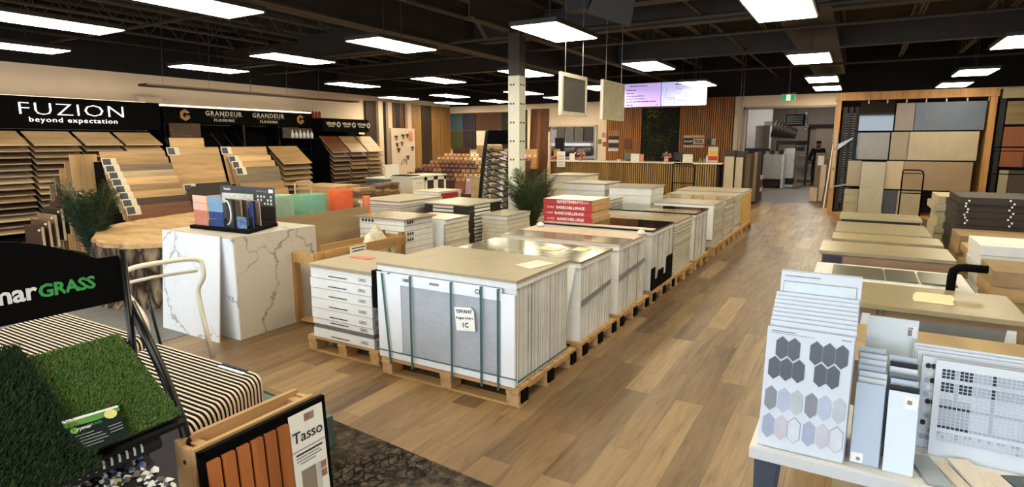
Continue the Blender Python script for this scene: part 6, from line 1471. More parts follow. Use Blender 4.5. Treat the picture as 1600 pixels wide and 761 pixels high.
cpatch('yellow_badge', [(0.82 + 0.12 * math.cos(a), 0.17 + 0.14 * math.sin(a)) for a in [k * math.pi / 8 for k in range(16)]], plain('pale_yellow', (214, 206, 132), 0.4), 0.002)
cpatch('green_logo', [(0.12 + 0.07 * math.cos(a), 0.33 + 0.10 * math.sin(a)) for a in [k * math.pi / 8 for k in range(16)]], plain('logo_green', (120, 176, 90), 0.4), 0.002)
xd, yd = CP(1, .5) - CP(0, .5), CP(.5, 0) - CP(.5, 1)
text('card_lettering', 'rymar', 0.016, m_ri, t, CP(0.29, 0.33, 0.002), xd, yd, depth=0.0003, bold=0.0003); text('card_lettering', 'GRASS', 0.013, m_gr, t, CP(0.49, 0.31, 0.002), xd, yd, depth=0.0003)
for k, (u0, u1) in enumerate(((0.08, 0.42), (0.12, 0.55), (0.12, 0.60), (0.14, 0.62), (0.14, 0.5))): cpatch('text_line', [(u0, 0.50 + 0.09 * k), (u1, 0.50 + 0.09 * k), (u1, 0.525 + 0.09 * k), (u0, 0.525 + 0.09 * k)], M_GREYINK, 0.002)
for k in range(3): cpatch('text_line', [(0.68, 0.52 + 0.09 * k), (0.94, 0.50 + 0.09 * k), (0.94, 0.525 + 0.09 * k), (0.68, 0.545 + 0.09 * k)], M_GREYINK, 0.002)
# crushed rubber chip sample in the lower tray
t = thing('chip_sample', 'board of black and white rubber chips below the artificial grass', 'sample', (-1.8, 0.8, 0.62))
mb = MB(); mb.poly([(-1.975, 0.42, 0.668), (-1.66, 0.42, 0.572), (-1.66, 0.93, 0.572), (-1.975, 0.95, 0.668)], (0, 0, 0.018)); build('backing', mb, M_INK, t, recalc=True)
rnd = random.Random(12); cm = [M_INK, plain('chip_grey', (96, 92, 90), 0.5), plain('chip_white', (226, 224, 220), 0.4), plain('chip_blue', (86, 108, 150), 0.4), plain('chip_yellow', (190, 180, 120), 0.4), plain('chip_red', (140, 70, 70), 0.4)]
mb = MB()
for k in range(700):
    x = rnd.uniform(-1.97, -1.665); y = rnd.uniform(0.43, 0.935); z = 0.690 + (-1.975 - x) * 0.305; s_ = rnd.uniform(0.009, 0.019)
    mi = rnd.choices(range(6), (36, 14, 44, 4, 3, 2))[0]; cpt = Vector((x, y, z + rnd.uniform(0, 0.008)))
    pts = [cpt + Vector((s_ * math.cos(a) * rnd.uniform(.6, 1.1), s_ * math.sin(a) * rnd.uniform(.6, 1.1), s_ * 0.3 * math.cos(a + k))) for a in [j * 1.2566 + rnd.uniform(-.2, .2) for j in range(5)]]
    tp = cpt + Vector((0, 0, s_ * 0.7)); mb.add(pts + [tp], [(0, 1, 5), (1, 2, 5), (2, 3, 5), (3, 4, 5), (4, 0, 5)], mi)
o = build('chips', mb, cm, t); o['kind'] = 'stuff'
t = thing('spiral_sample', 'black and white ribbed roll tucked under the front edge of the grass', 'sample', (-1.93, 0.8, 0.70))
for k in range(9):
    y = 0.72 + 0.022 * k; build('rib', MB().tube([(-1.90 + 0.03 * math.cos(a), y + 0.004 * a, 0.735 + 0.03 * math.sin(a)) for a in [j * 0.5 for j in range(8)]], 0.0035, 6), M_WHITE, t, smooth=True)
build('core', MB().tube([(-1.90, 0.70, 0.735), (-1.90, 0.96, 0.735)], 0.026, 10), M_INK, t)

# ---- Tasso wood slat panel in a black frame on a pine box
m_pine = wood('pine_box', (196, 154, 104), 'y', 0.10, 0.6, 12)
t = thing('pine_box', 'open pine box frame standing behind the black framed panel', 'box frame', (-1.88, 1.3, 0))
build('back_board', MB().b2(-1.955, -1.935, 1.04, 1.55, 0.0, 0.685), m_pine, t, bevel=0.002)
build('front_board', MB().b2(-1.862, -1.842, 1.04, 1.55, 0.0, 0.68), m_pine, t, bevel=0.002)
for a, b in ((1.04, 1.06), (1.53, 1.55)): build('end_board', MB().b2(-1.9345, -1.8625, a, b, 0.0, 0.67), m_pine, t)
for y in (1.08, 1.49): build('corner_block', MB().b2(-1.9345, -1.8625, y, y + 0.035, 0.60, 0.665), m_pine, t)
build('screw_hole', MB().tube([(-1.90, 1.038, 0.62), (-1.90, 1.0395, 0.62)], 0.008, 10), M_INK, t)
t = thing('slat_sample_display', 'black framed wood slat sample with a white Tasso sheet, leaning on the pine box', 'framed sample', (-1.8, 1.29, 0))
FX = lambda z: -1.795 + (0.69 - z) * 0.06
F0, F1 = 1.025, 1.555
def FP(u, z, o_=0.0): return (FX(z) + o_, F0 + (F1 - F0) * u, z)
zt = 0.69
mb = MB().slab([FP(0, 0.02), FP(1, 0.02), FP(1, zt), FP(0, zt)], (1, 0, 0.06), 0.012); build('backing_board', mb, M_BLACK, t)
for (u0, u1, z0, z1) in ((0, 1, zt - 0.018, zt), (0, 0.03, 0.02, zt), (0.97, 1, 0.02, zt), (0, 1, 0.02, 0.04)):
    build('frame_bar', MB().slab([FP(u0, z0, .01), FP(u1, z0, .01), FP(u1, z1, .01), FP(u0, z1, .01)], (1, 0, 0.06), 0.010), M_BLKPLASTIC, t)
m_slat = wood('ipe_slat', (168, 100, 52), 'z', 0.22, 0.5, 14)
s_us = [0.035 + 0.105 * k for k in range(6)]
for k, u in enumerate(s_us):
    build('wood_slat', MB().slab([FP(u + 0.004, 0.04, .016), FP(u + 0.088, 0.04, .016), FP(u + 0.088, 0.648, .016), FP(u + 0.004, 0.648, .016)], (1, 0, 0.06), 0.014), m_slat, t, bevel=0.0015)
sh = build('info_sheet', MB().slab([FP(0.66, 0.04, .012), FP(0.965, 0.04, .012), FP(0.965, 0.668, .012), FP(0.66, 0.668, .012)], (1, 0, 0.06), 0.004), M_PAPER, t)
def spatch(name, u0, u1, z0, z1, m_, o_=.0135): return build(name, MB().poly([FP(u0, z0, o_), FP(u1, z0, o_), FP(u1, z1, o_), FP(u0, z1, o_)], (-0.0006, 0, 0)), m_, sh if False else t, recalc=True)
spatch('wood_swatch', 0.79, 0.845, 0.625, 0.655, plain('swatch_brown', (150, 112, 100), 0.5, var=0.2, scale=60)); spatch('wood_swatch', 0.85, 0.88, 0.625, 0.655, plain('swatch_brown2', (168, 130, 116), 0.5))
text('sheet_title', 'Tasso', 0.066, M_INK, t, FP(0.81, 0.572, .0135), (0, 1, 0), (0, 0, 1), depth=0.0005, spacing=0.95)
spatch('rule', 0.66, 0.965, 0.520, 0.522, M_INK)
for k, (a, b) in enumerate(((0.69, 0.93), (0.69, 0.90), (0.69, 0.92), (0.72, 0.86))): spatch('text_line', a, b, 0.500 - 0.012 * k, 0.504 - 0.012 * k + (0.003 if k == 0 else 0), M_GREYINK if k else M_INK)
spatch('room_photo', 0.72, 0.85, 0.30, 0.435, plain('photo_taupe', (150, 134, 120), 0.4, var=0.15)); spatch('door_photo', 0.86, 0.895, 0.30, 0.435, plain('photo_light', (206, 204, 200), 0.4))
for k in range(2): spatch('wood_swatch', 0.90, 0.95, 0.40 - 0.035 * k, 0.43 - 0.035 * k, plain('swatch_brown', (150, 112, 100), 0.5))
build('blue_clip', MB().b2(-1.86, -1.83, 1.551, 1.59, 0.60, 0.64), plain('blue_tape', (54, 110, 150), 0.5), t)

# ================================================================ BACK WALL, COUNTER, SCREENS
cm_ = [(-13.38, -12.80, 2.13, 2.74, (62, 84, 92), 'slate blue carpet square'), (-12.78, -12.22, 2.13, 2.74, (48, 44, 58), 'dark plum carpet square'), (-12.20, -11.1, 2.13, 2.74, (76, 50, 34), 'wide dark brown carpet panel'),
       (-13.38, -12.80, 1.45, 2.11, (72, 74, 36), 'olive green carpet square'), (-11.1, -10.3, 0.4, 2.74, (30, 36, 24), 'mottled dark green turf panel')]
for x0, x1, z0, z1, rgb, nm in cm_:
    solo('carpet_swatch', MB().b2(x0, x1, 18.34, 18.395, z0, z1), plain(nm.replace(' ', '_'), rgb, 0.95, var=0.25, scale=30 if 'turf' not in nm else 12), nm + ' on the back wall near the left corner', 'carpet panel')
t = thing('slatted_swatch', 'black slatted acoustic panel below the plum carpet square', 'wall panel', (-12.5, 18.35, 1.4)); mb = MB()
for k in range(10): mb.b2(-12.78 + 0.057 * k, -12.75 + 0.057 * k, 18.31, 18.36, 1.45, 2.11)
build('slats', mb, plain('dark_slat', (66, 56, 60), 0.6), t); build('felt', MB().b2(-12.80, -12.2, 18.361, 18.39, 1.45, 2.11), M_INK, t)
solo('white_card', MB().b2(-12.18, -11.5, 18.33, 18.39, 1.5, 2.09), plain('ivory_relief_card', (226, 208, 184), 0.6, var=0.06, scale=8), 'ivory sample card with embossed lines right of the slatted panel', 'card')
t = struct('trim_panel_frame', cut_wall(-13.42, -10.2, 18.30, 0.05, 0.35, 2.85, [(-13.36, -10.28, 0.42, 2.76)]), M_PIL)
for k, (a, b, rgb) in enumerate(((-8.70, -8.48, (98, 58, 30)), (-8.475, -8.35, (126, 76, 38)), (-8.345, -8.08, (92, 54, 28)))):
    solo('tall_wood_plank', MB().slab([(a, 15.92, 0), (b, 15.92, 0), (b, 16.10, 2.69), (a, 16.10, 2.69)], (0, -1, 0.06), 0.03), wood('tall_plank_%d' % k, rgb, 'z', 0.2, 0.5), 'tall reddish brown plank left of the counter, %s of three' % ('left', 'middle', 'right')[k], 'plank')
solo('foliage_board', MB().b2(-9.05, -8.74, 15.9, 15.95, 0.0, 2.66), plain('dark_moss_print', (40, 46, 24), 0.9, var=0.7, scale=14), 'dark green foliage panel between the white column and the brown planks', 'panel')
solo('white_post', MB().b2(-8.06, -7.99, 16.0, 16.06, 0, 2.0), M_PIL, 'thin white post between the brown planks and the counter', 'post')
for k, (x, z, rgb, nm) in enumerate(((-7.23, 1.93, (180, 130, 150), 'small pinkish notice'), (-7.2, 1.64, (150, 60, 40), 'small round red badge'), (-7.36, 1.72, (110, 110, 60), 'small green pennant'))):
    solo('wall_notice', MB().b2(x - 0.06, x + 0.06, 18.39, 18.399, z - 0.08, z + 0.07), plain(nm.replace(' ', '_'), rgb, 0.6, var=0.3, scale=30), nm + ' on the cream wall right of the office window', 'notice')
# slatted feature wall
m_sl = wood('feature_slat', (176, 112, 52), 'z', 0.14, 0.5, 12); m_felt = plain('slat_backing', (44, 26, 14), 0.8)
for nm, x0, x1, z1 in (('left', -7.12, -5.92, 3.0), ('right', -4.76, -3.2, 3.0), ('upper', -5.92, -4.76, 3.0)):
    z0 = 0.0 if nm != 'upper' else 2.74
    t = thing('slat_wall', '%s section of the oak slat wall behind the counter' % nm, 'wall panel', (x0, 18.35, z0)) ; mb = MB(); n = int((x1 - x0) / 0.062)
    for k in range(n): mb.b2(x0 + 0.062 * k + 0.008, x0 + 0.062 * k + 0.048, 18.305, 18.345, z0, z1)
    build('slats', mb, m_sl, t); build('backing', MB().b2(x0, x1, 18.346, 18.398, z0, z1), m_felt, t)
t = thing('moss_wall', 'dark living moss and fern panel in the middle of the oak slat wall', 'plant wall', (-5.34, 18.35, 0))
build('panel', MB().b2(-5.915, -4.765, 18.33, 18.398, 0.0, 2.735), plain('moss_base', (22, 26, 14), 0.95, var=0.5, scale=9), t)
rnd = random.Random(31); mm = [plain('moss_dark', (30, 38, 18), 0.8), plain('moss_mid', (50, 60, 26), 0.8), plain('moss_olive', (86, 84, 34), 0.8), plain('moss_gold', (170, 140, 56), 0.8)]
mb = MB()
cl = [(rnd.uniform(-5.85, -4.85), rnd.uniform(0.9, 2.65), rnd.choice([0, 0, 0, 1, 1, 2])) for _ in range(60)] + [(-5.65, 2.6, 3), (-5.5, 2.55, 3), (-5.72, 2.5, 2), (-5.7, 1.75, 2), (-5.35, 1.8, 2)]
for cx_, cz_, k in cl:
    for j in range(26):
        a = rnd.uniform(0, 6.28); r = rnd.uniform(0.02, 0.13); c0 = Vector((cx_ + r * math.cos(a), 18.32, cz_ + r * math.sin(a))); 
        if not (-5.9 < c0.x < -4.78 and c0.z < 2.7): continue
        d = Vector((math.cos(a), -0.5, math.sin(a))).normalized() * rnd.uniform(0.03, 0.07); w_ = Vector((-math.sin(a), 0, math.cos(a))) * 0.010
        mb.add([c0, c0 + d * 0.5 + w_, c0 + d, c0 + d * 0.5 - w_], [(0, 1, 2, 3)], k)
o = build('foliage', mb, mm, t); o['kind'] = 'stuff'
t = thing('shop_sign', 'SHOP TILES sign between two pale bars on the right part of the slat wall', 'sign', (-4.3, 18.3, 1.54))
build('bar', MB().b2(-4.60, -4.0, 18.26, 18.30, 1.83, 1.90), M_PIL, t); build('bar', MB().b2(-4.60, -4.0, 18.26, 18.30, 1.54, 1.61), M_PIL, t)
build('black_half', MB().b2(-4.60, -4.32, 18.26, 18.30, 1.64, 1.80), M_INK, t); build('pale_half', MB().b2(-4.318, -4.0, 18.26, 18.30, 1.64, 1.80), M_PIL, t)
text('sign_letters', 'SHOP', 0.10, M_PAPER, t, (-4.46, 18.258, 1.715), (1, 0, 0), (0, 0, 1), bold=0.003); text('sign_letters', 'TILES', 0.10, M_INK, t, (-4.16, 18.258, 1.715), (1, 0, 0), (0, 0, 1), bold=0.003)
def brd(x0, x1, z0, z1, y, rgb, label, cat='notice', name='wall_notice'):
    return solo(name, MB().b2(x0, x1, y, y + 0.012, z0, z1), plain('pr_%d_%d_%d' % rgb, rgb, 0.6, var=0.2, scale=20), label, cat)
t = thing('wall_notice', 'small V logo plaque at the left end of the slat wall', 'notice', (-6.83, 18.28, 1.9)); build('plaque', MB().b2(-7.02, -6.66, 18.28, 18.30, 1.90, 2.06), plain('tan_plaque', (150, 110, 70), 0.5), t)
text('plaque_letters', 'V', 0.12, m_red, t, (-6.92, 18.278, 1.98), (1, 0, 0), (0, 0, 1), bold=0.004)
for k, (z, rgb, nm) in enumerate(((1.83, (28, 30, 40), 'black'), (1.73, (206, 196, 184), 'pale'), (1.60, (26, 28, 38), 'dark blue'), (1.46, (210, 200, 190), 'cream'))):
    brd(-7.02, -6.68, z - 0.05, z + 0.045, 18.28, rgb, '%s strip in the ladder of cards on the left slat wall' % nm)
brd(-6.5, -6.25, 1.50, 1.80, 18.28, (110, 60, 46), 'small dark floral picture on the left part of the slat wall', 'picture', 'wall_picture')
brd(-3.92, -3.80, 1.62, 1.80, 18.28, (60, 56, 54), 'small dark card right of the SHOP TILES sign'); brd(-3.78, -3.66, 1.62, 1.80, 18.28, (196, 184, 164), 'small pale card right of the SHOP TILES sign')

# ---- counter
t = thing('reception_counter', 'long slat-fronted reception counter with a white top', 'counter', (-5.7, 16.7, 0))
build('body', MB().b2(-8.18, -3.18, 16.46, 17.05, 0, 1.11), m_felt, t)
mb = MB(); n = int(5.0 / 0.062)
for k in range(n): mb.b2(-8.18 + 0.062 * k + 0.008, -8.18 + 0.062 * k + 0.046, 16.42, 16.459, 0.0, 1.11)
build('slats', mb, wood('counter_slat', (150, 118, 68), 'z', 0.14, 0.5, 12), t)
build('counter_top', MB().b2(-8.26, -3.10, 16.38, 17.12, 1.112, 1.15), plain('counter_white', (222, 212, 196), 0.3), t)
def poster(x, w_, h, label, top, bands, y=16.6, z=1.151):
    t = thing('poster_stand', label, 'poster', (x, y, z)); build('card', MB().b2(x - w_ / 2, x + w_ / 2, y, y + 0.012, z, z + h), plain('poster_base_%s' % label[:8], top, 0.5), t)
    for k, (a, b, rgb) in enumerate(bands): build('printed_band', MB().b2(x - w_ / 2 + 0.01, x + w_ / 2 - 0.01, y - 0.004, y - 0.001, z + h * a, z + h * b), plain('band_%d_%d_%d' % rgb, rgb, 0.5), t)
poster(-8.05, 0.22, 0.34, 'yellow and red printed poster at the left end of the counter', (196, 170, 120), [(0.35, 0.7, (226, 176, 70)), (0.05, 0.3, (186, 48, 34))])
poster(-3.38, 0.26, 0.42, 'tall yellow and red poster at the right end of the counter', (206, 196, 176), [(0.45, 0.75, (228, 178, 60)), (0.15, 0.42, (196, 40, 36))])
t = thing('acrylic_sign', 'white sheet hanging over the front edge of the counter top', 'sign', (-7.82, 16.37, 0.95)); build('sheet', MB().b2(-7.93, -7.66, 16.365, 16.373, 0.95, 1.42), M_PAPER, t)
for k in range(4): build('text_line', MB().b2(-7.89, -7.70, 16.362, 16.3645, 1.0 + 0.09 * k, 1.02 + 0.09 * k), M_GREYINK, t)
brd(-7.62, -7.45, 1.151, 1.36, 16.6, (214, 208, 200), 'tilted white card beside the hanging white sheet', 'card', 'counter_card')
def bouquet(x, y, z, s_, cols_, label, seed):
    rnd = random.Random(seed); t = thing('flower_bouquet', label, 'flowers', (x, y, z)); build('vase', MB().lathe((x, y, z), [(0.05, 0), (0.07, 0.05), (0.05, 0.10), (0.06, 0.12)], 12), cols_[0], t, smooth=True)
    mb = MB()
    for k in range(46):
        a = rnd.uniform(0, 6.28); r = rnd.uniform(0, s_); c0 = Vector((x + r * math.cos(a), y + r * math.sin(a) * 0.7, z + 0.12 + rnd.uniform(0, s_ * 1.1) * (1 - r / s_ * 0.5))); q_ = rnd.uniform(0.02, 0.035)
        mb.lathe(c0, [(q_ * 0.4, -q_ * 0.5), (q_, 0), (q_ * 0.6, q_ * 0.5), (0.002, q_ * 0.3)], 7, rnd.randrange(len(cols_)))
    build('blooms', mb, cols_, t, smooth=True)
bouquet(-7.27, 16.65, 1.151, 0.19, [plain('orange_bloom', (206, 110, 60), 0.6), plain('cream_bloom', (220, 200, 170), 0.6), plain('rust_bloom', (150, 60, 40), 0.6)], 'orange and cream flowers on the left part of the counter', 3)
bouquet(-4.64, 16.60, 1.151, 0.15, [plain('pink_bloom', (214, 160, 150), 0.6), plain('cream_bloom', (220, 200, 170), 0.6), plain('magenta_bloom', (150, 60, 70), 0.6)], 'cream and pink flowers in the middle of the counter', 4)
def monitor(x, w_, h, y, rgb, label):
    t = thing('computer_monitor', label, 'monitor', (x, y, 1.151)); build('screen', MB().b2(x - w_ / 2, x + w_ / 2, y, y + 0.03, 1.20, 1.20 + h), plain('mon_%d' % rgb[0], rgb, 0.3), t); build('stand', MB().b2(x - 0.03, x + 0.03, y + 0.031, y + 0.06, 1.165, 1.3), M_INK, t); build('foot', MB().b2(x - 0.1, x + 0.1, y - 0.02, y + 0.1, 1.151, 1.164), M_INK, t)
monitor(-5.80, 0.34, 0.20, 16.85, (110, 108, 96), 'grey-backed monitor on the counter left of the white cards'); monitor(-4.36, 0.30, 0.21, 16.85, (44, 42, 40), 'black-backed monitor on the counter right of the pink flowers')
brd(-5.66, -5.40, 1.151, 1.37, 16.55, (222, 216, 204), 'white printed card standing right of the grey-backed monitor', 'card', 'counter_card'); brd(-5.385, -5.28, 1.151, 1.36, 16.56, (214, 130, 110), 'narrow salmon card right of the white printed card', 'card', 'counter_card')
brd(-4.17, -3.90, 1.151, 1.37, 16.55, (224, 218, 204), 'white printed card right of the black-backed monitor', 'card', 'counter_card')
solo('bowl', MB().lathe((-6.02, 16.55, 1.151), [(0.03, 0), (0.07, 0.04), (0.075, 0.05), (0.065, 0.045)], 16), M_WHITE, 'small white bowl on the counter', 'bowl', smooth=True)
t = thing('wooden_letters', 'small tilted wooden block letters near the right poster', 'ornament', (-3.62, 16.5, 1.151)); text('letter_blocks', 'AA', 0.15, M_CARD, t, (-3.62, 16.5, 1.152), (1, 0, 0), (0, 0, 1), depth=0.02, bold=0.006, yal='BOTTOM_BASELINE')
solo('bottle', MB().lathe((-3.50, 16.46, 1.151), [(0.025, 0), (0.028, 0.14), (0.012, 0.17), (0.012, 0.20)], 10), M_WHITE, 'small white pump bottle between block letters and right poster', 'bottle', smooth=True)

# ---- hanging screens
def emat(name, rgb, s_): return emis(name, lin(rgb), s_)
t = thing('hanging_screens', 'pair of hanging menu screens, one lilac and one pale blue, above the counter', 'screen', (-4.3, 15.0, 2.6))
zt0, zb0 = 3.17, 2.59
for (x0, x1, m_, nm) in ((-5.36, -4.40, emat('lilac_screen', (206, 182, 250), 0.62), 'lilac_screen'), (-4.385, -3.28, emat('pale_blue_screen', (206, 208, 254), 0.62), 'blue_screen')):
    f_ = build('screen', MB().b2(x0, x1, 15.0, 15.004, zb0, zt0), m_, t, label=None) if False else build('screen', MB().b2(x0, x1, 15.0, 15.004, zb0, zt0), m_, t)
    build('housing', MB().b2(x0 - 0.008, x1 + 0.008, 15.005, 15.06, zb0 - 0.01, zt0 + 0.01), M_INK, t)
m_ts = plain('screen_text', (70, 64, 110), 0.5)
for k, (ln, z) in enumerate(((0.46, 3.11), (0.26, 3.01), (0.20, 2.93), (0.48, 2.86), (0.50, 2.79), (0.78, 2.72), (0.18, 2.64))):
    x0_ = -5.22 if k == 0 else -5.30; n_ = int(ln / 0.06); rr = random.Random(k)
    x_ = x0_
    while x_ < x0_ + ln:
        w_ = rr.uniform(0.03, 0.10); build('text_line', MB().b2(x_, min(x_ + w_, x0_ + ln), 14.9975, 14.999, z - 0.010, z + 0.010), m_ts, t); x_ += w_ + 0.014
text('screen_text', '79', 0.06, m_ts, t, (-4.50, 14.999, 2.63), (1, 0, 0), (0, 0, 1), depth=0.0005); text('screen_text', '19', 0.06, m_ts, t, (-3.36, 14.999, 2.65), (1, 0, 0), (0, 0, 1), depth=0.0005)
build('text_line', MB().b2(-4.05, -3.83, 14.9975, 14.999, 3.10, 3.12), m_ts, t)
rnd = random.Random(6)
for k in range(26):
    x = rnd.uniform(-4.34, -3.45); z = rnd.uniform(2.68, 3.0); w_ = rnd.uniform(0.05, 0.28)
    build('plan_line', MB().b2(x, min(-3.33, x + w_), 14.9975, 14.999, z, z + 0.006) if k % 2 else MB().b2(x, x + 0.006, 14.9975, 14.999, z, min(3.06, z + w_ * 0.5)), m_ts, t)
for x in (-5.0, -4.7, -3.9, -3.6): build('hanging_rod', MB().tube([(x, 15.03, 3.18), (x, 15.03, 4.28)], 0.01, 6), M_DUCT, t)
# ---- hanging frames
def hang(X, y0, y1, z0a, z1a, dcol, label, rim):
    t = thing('framed_sample', label, 'hanging sample', (X, (y0 + y1) / 2, z0a)); rimm = plain('frame_cream', (214, 206, 184), 0.5)
    build('sample_face', MB().b2(X - 0.01, X + 0.012, y0 + rim, y1 - rim, z0a + rim, z1a - rim), dcol, t)
    for a, b, c, d in ((y0, y1, z0a, z0a + rim), (y0, y1, z1a - rim, z1a), (y0, y0 + rim, z0a + rim, z1a - rim), (y1 - rim, y1, z0a + rim, z1a - rim)): build('frame_bar', MB().b2(X - 0.025, X + 0.02, a, b, c, d), rimm, t)
    for y in (y0 + 0.14, y1 - 0.12): build('wire', MB().tube([(X, y, z1a), (X, y, 4.28)], 0.004, 5), M_SILVER, t)
hang(-3.30, 6.88, 7.69, 2.04, 2.57, plain('dark_grey_sample', (66, 66, 60), 0.5), 'hanging cream frame with a dark grey panel', 0.05)
hang(-3.30, 8.28, 9.20, 2.03, 2.60, plain('pale_linen_sample', (206, 198, 168), 0.6), 'hanging cream frame with a pale linen panel, in front of the screens', 0.022)
# ---- exit sign
t = thing('exit_sign', 'green and white running man exit sign above the opening', 'sign', (-1.72, 17.5, 2.77))
build('housing', MB().b2(-1.89, -1.54, 17.5, 17.53, 2.775, 2.95), plain('sign_housing', (206, 214, 206), 0.5), t)
m_ex = emis('exit_green', lin((30, 130, 76)), 0.8); m_exw = emis('exit_white', (0.85, 0.95, 0.88), 0.8)
build('green_panel', MB().b2(-1.87, -1.765, 17.494, 17.499, 2.79, 2.935), m_ex, t); build('green_panel', MB().b2(-1.665, -1.56, 17.494, 17.499, 2.79, 2.935), m_ex, t); build('white_panel', MB().b2(-1.764, -1.666, 17.494, 17.499, 2.79, 2.935), m_exw, t)
for nm_, pts_ in (('head', None), ('torso', [(-1.725, 2.905), (-1.71, 2.86)]), ('leg', [(-1.71, 2.86), (-1.735, 2.83), (-1.75, 2.81)]), ('leg', [(-1.71, 2.86), (-1.69, 2.84), (-1.695, 2.805)]), ('arm', [(-1.722, 2.895), (-1.745, 2.88), (-1.75, 2.86)]), ('arm', [(-1.722, 2.895), (-1.70, 2.885), (-1.685, 2.895)])):
    build('figure_' + nm_, MB().tube([(a, 17.492, b) for a, b in pts_], 0.006, 6) if pts_ else MB().tube([(-1.722, 17.493, 2.922), (-1.722, 17.488, 2.922)], 0.009, 10), m_ex, t)
build('bracket', MB().tube([(-1.71, 17.52, 2.95), (-1.71, 17.52, 4.29)], 0.01, 6), M_SILVER, t); build('bracket_bar', MB().tube([(-1.86, 17.52, 2.97), (-1.52, 17.52, 2.985)], 0.006, 6), M_SILVER, t)
# ---- conduits
for x in (-3.05, -2.98): struct('trim_conduit', MB().tube([(x, 18.36, 1.3), (x + 0.02 * math.sin(x * 40), 18.36, 2.2), (x, 18.36, 4.2)], 0.012, 6), M_SILVER)
# ---- boards flanking the opening
m_hd = plain('dark_header', (58, 46, 38), 0.6)
def bdisplay(x0, x1, y0, y1, z1, hdr, mat_, label):
    t = thing('board_display', label, 'display board', ((x0 + x1) / 2, y0, 0)); build('board', MB().b2(x0, x1, y0, y0 + 0.03, 0.08, z1), mat_, t); build('carcass', MB().b2(x0 - 0.01, x1 + 0.01, y0 + 0.031, y1, 0, z1 + 0.01), m_hd, t)
    if hdr: build('header', MB().b2(x0 - 0.01, x1 + 0.02, y0 - 0.01, y1, z1 + 0.011, z1 + 0.16), m_hd, t)
m_pb = concrete('cream_marble_board', (192, 178, 148), 0.3, 0.07, 2)
bdisplay(-3.07, -2.83, 16.6, 17.1, 1.32, True, m_pb, 'cream marble display board with a dark header at the right end of the counter')
bdisplay(-2.80, -2.62, 16.7, 17.4, 1.30, True, m_pb, 'narrow cream display board beside the wider one')
bdisplay(-2.60, -2.46, 16.9, 17.7, 1.36, False, plain('brown_board', (96, 78, 58), 0.6), 'brown display board at the left side of the opening')
bdisplay(-2.46 + 0.02, -2.36, 17.4, 18.2, 1.42, False, plain('pale_brown_board', (150, 132, 104), 0.6), 'pale brown board leaning by the left jamb of the opening')
for k in range(6): solo('red_box', MB().b2(-2.62, -2.42, 18.85, 19.3, 0.001 + 0.12 * k, 0.115 + 0.12 * k), plain('rust_box', (126, 56, 40), 0.6) if k % 3 != 2 else M_WHITECARTON, ('rust red box' if k % 3 != 2 else 'white box') + ' in the pile just inside the opening, %s' % from_bottom(k, 6), 'box', 'boxes just inside the opening')

# ================================================================ OFFICE AND BACK ROOM
t = thing('cloth_rack', 'row of grey hanging sample rolls seen through the office window', 'display rack', (-9.7, 21.4, 0))
for k, rgb in enumerate(((88, 82, 72), (96, 88, 78), (86, 80, 70), (52, 46, 44))): build('sample_strip', MB().b2(-10.45 + 0.40 * k, -10.45 + 0.40 * k + 0.34, 21.5, 21.58, 1.72, 2.3), plain('strip_%d' % k, rgb, 0.7), t)
build('white_shelf', MB().b2(-10.6, -8.9, 21.3, 21.58, 1.55, 1.66), M_WHITE, t); build('rail', MB().b2(-10.6, -8.9, 21.45, 21.55, 2.3, 2.33), M_SILVER, t)
for k, x in enumerate((-10.2, -9.5, -8.9)):
    solo('dark_roll', MB().tube([(x - 0.35, 20.4 + 0.12 * k, 1.28), (x + 0.35, 20.4 + 0.12 * k, 1.36)], 0.16, 14), plain('charcoal_roll', (64, 56, 54), 0.7, var=0.2), 'thick charcoal roll on the office table, %s' % ('left', 'middle', 'right')[k], 'roll', 'charcoal rolls in the office')
solo('office_table', MB().b2(-10.8, -8.4, 20.0, 21.0, 1.02, 1.1).b2(-10.75, -10.68, 20.05, 20.12, 0, 1.02).b2(-8.5, -8.43, 20.05, 20.12, 0, 1.02).b2(-10.75, -10.68, 20.9, 20.97, 0, 1.02).b2(-8.5, -8.43, 20.9, 20.97, 0, 1.02), M_GREY, 'grey work table in the office behind the window', 'table')
solo('office_chair_back', MB().slab([(-9.35, 19.2, 0.75), (-9.0, 19.2, 0.75), (-9.1, 19.3, 1.85), (-9.45, 19.3, 1.85)], (0, -1, 0.1), 0.06).b2(-9.25, -9.1, 19.2, 19.3, 0, 0.75), M_INK, 'tall black chair back at the left side of the office window', 'chair')
def roomlamp(x, y, label, z=2.9):
    t = thing('ceiling_light', label, 'light', (x, y, z)); build('shade', MB().cyl((x, y, z + 0.02), 0.17, 0.05, 20), M_WHITE, t); build('diffuser', MB().cyl((x, y, z), 0.16, 0.018, 20), emis('round_lamp', (1.0, 0.93, 0.82), 230.0), t); build('rod', MB().tube([(x, y, z + 0.07), (x, y, 4.29)], 0.01, 6), M_DUCT, t)
roomlamp(-1.22, 22.5, 'round ceiling lamp just behind the opening', 2.92); roomlamp(-3.3, 24.0, 'added round fill lamp over the grey machine cabinets', 3.6); roomlamp(-1.6, 28.5, 'added round fill lamp near the back wall', 3.6); roomlamp(-7.9, 19.8, 'added round fill lamp in the office near the window', 3.3); roomlamp(-9.8, 20.0, 'added round fill lamp in the office', 3.2)  # first lamp is real; the rest are added to brighten back room and office
m_mach = plain('machine_grey', (170, 168, 162), 0.5); m_mach2 = plain('cabinet_cool_white', (206, 206, 204), 0.5)
t = thing('machine_cabinet', 'grey double-door machine cabinet on a dark base in the back room', 'cabinet', (-2.7, 24.2, 0))
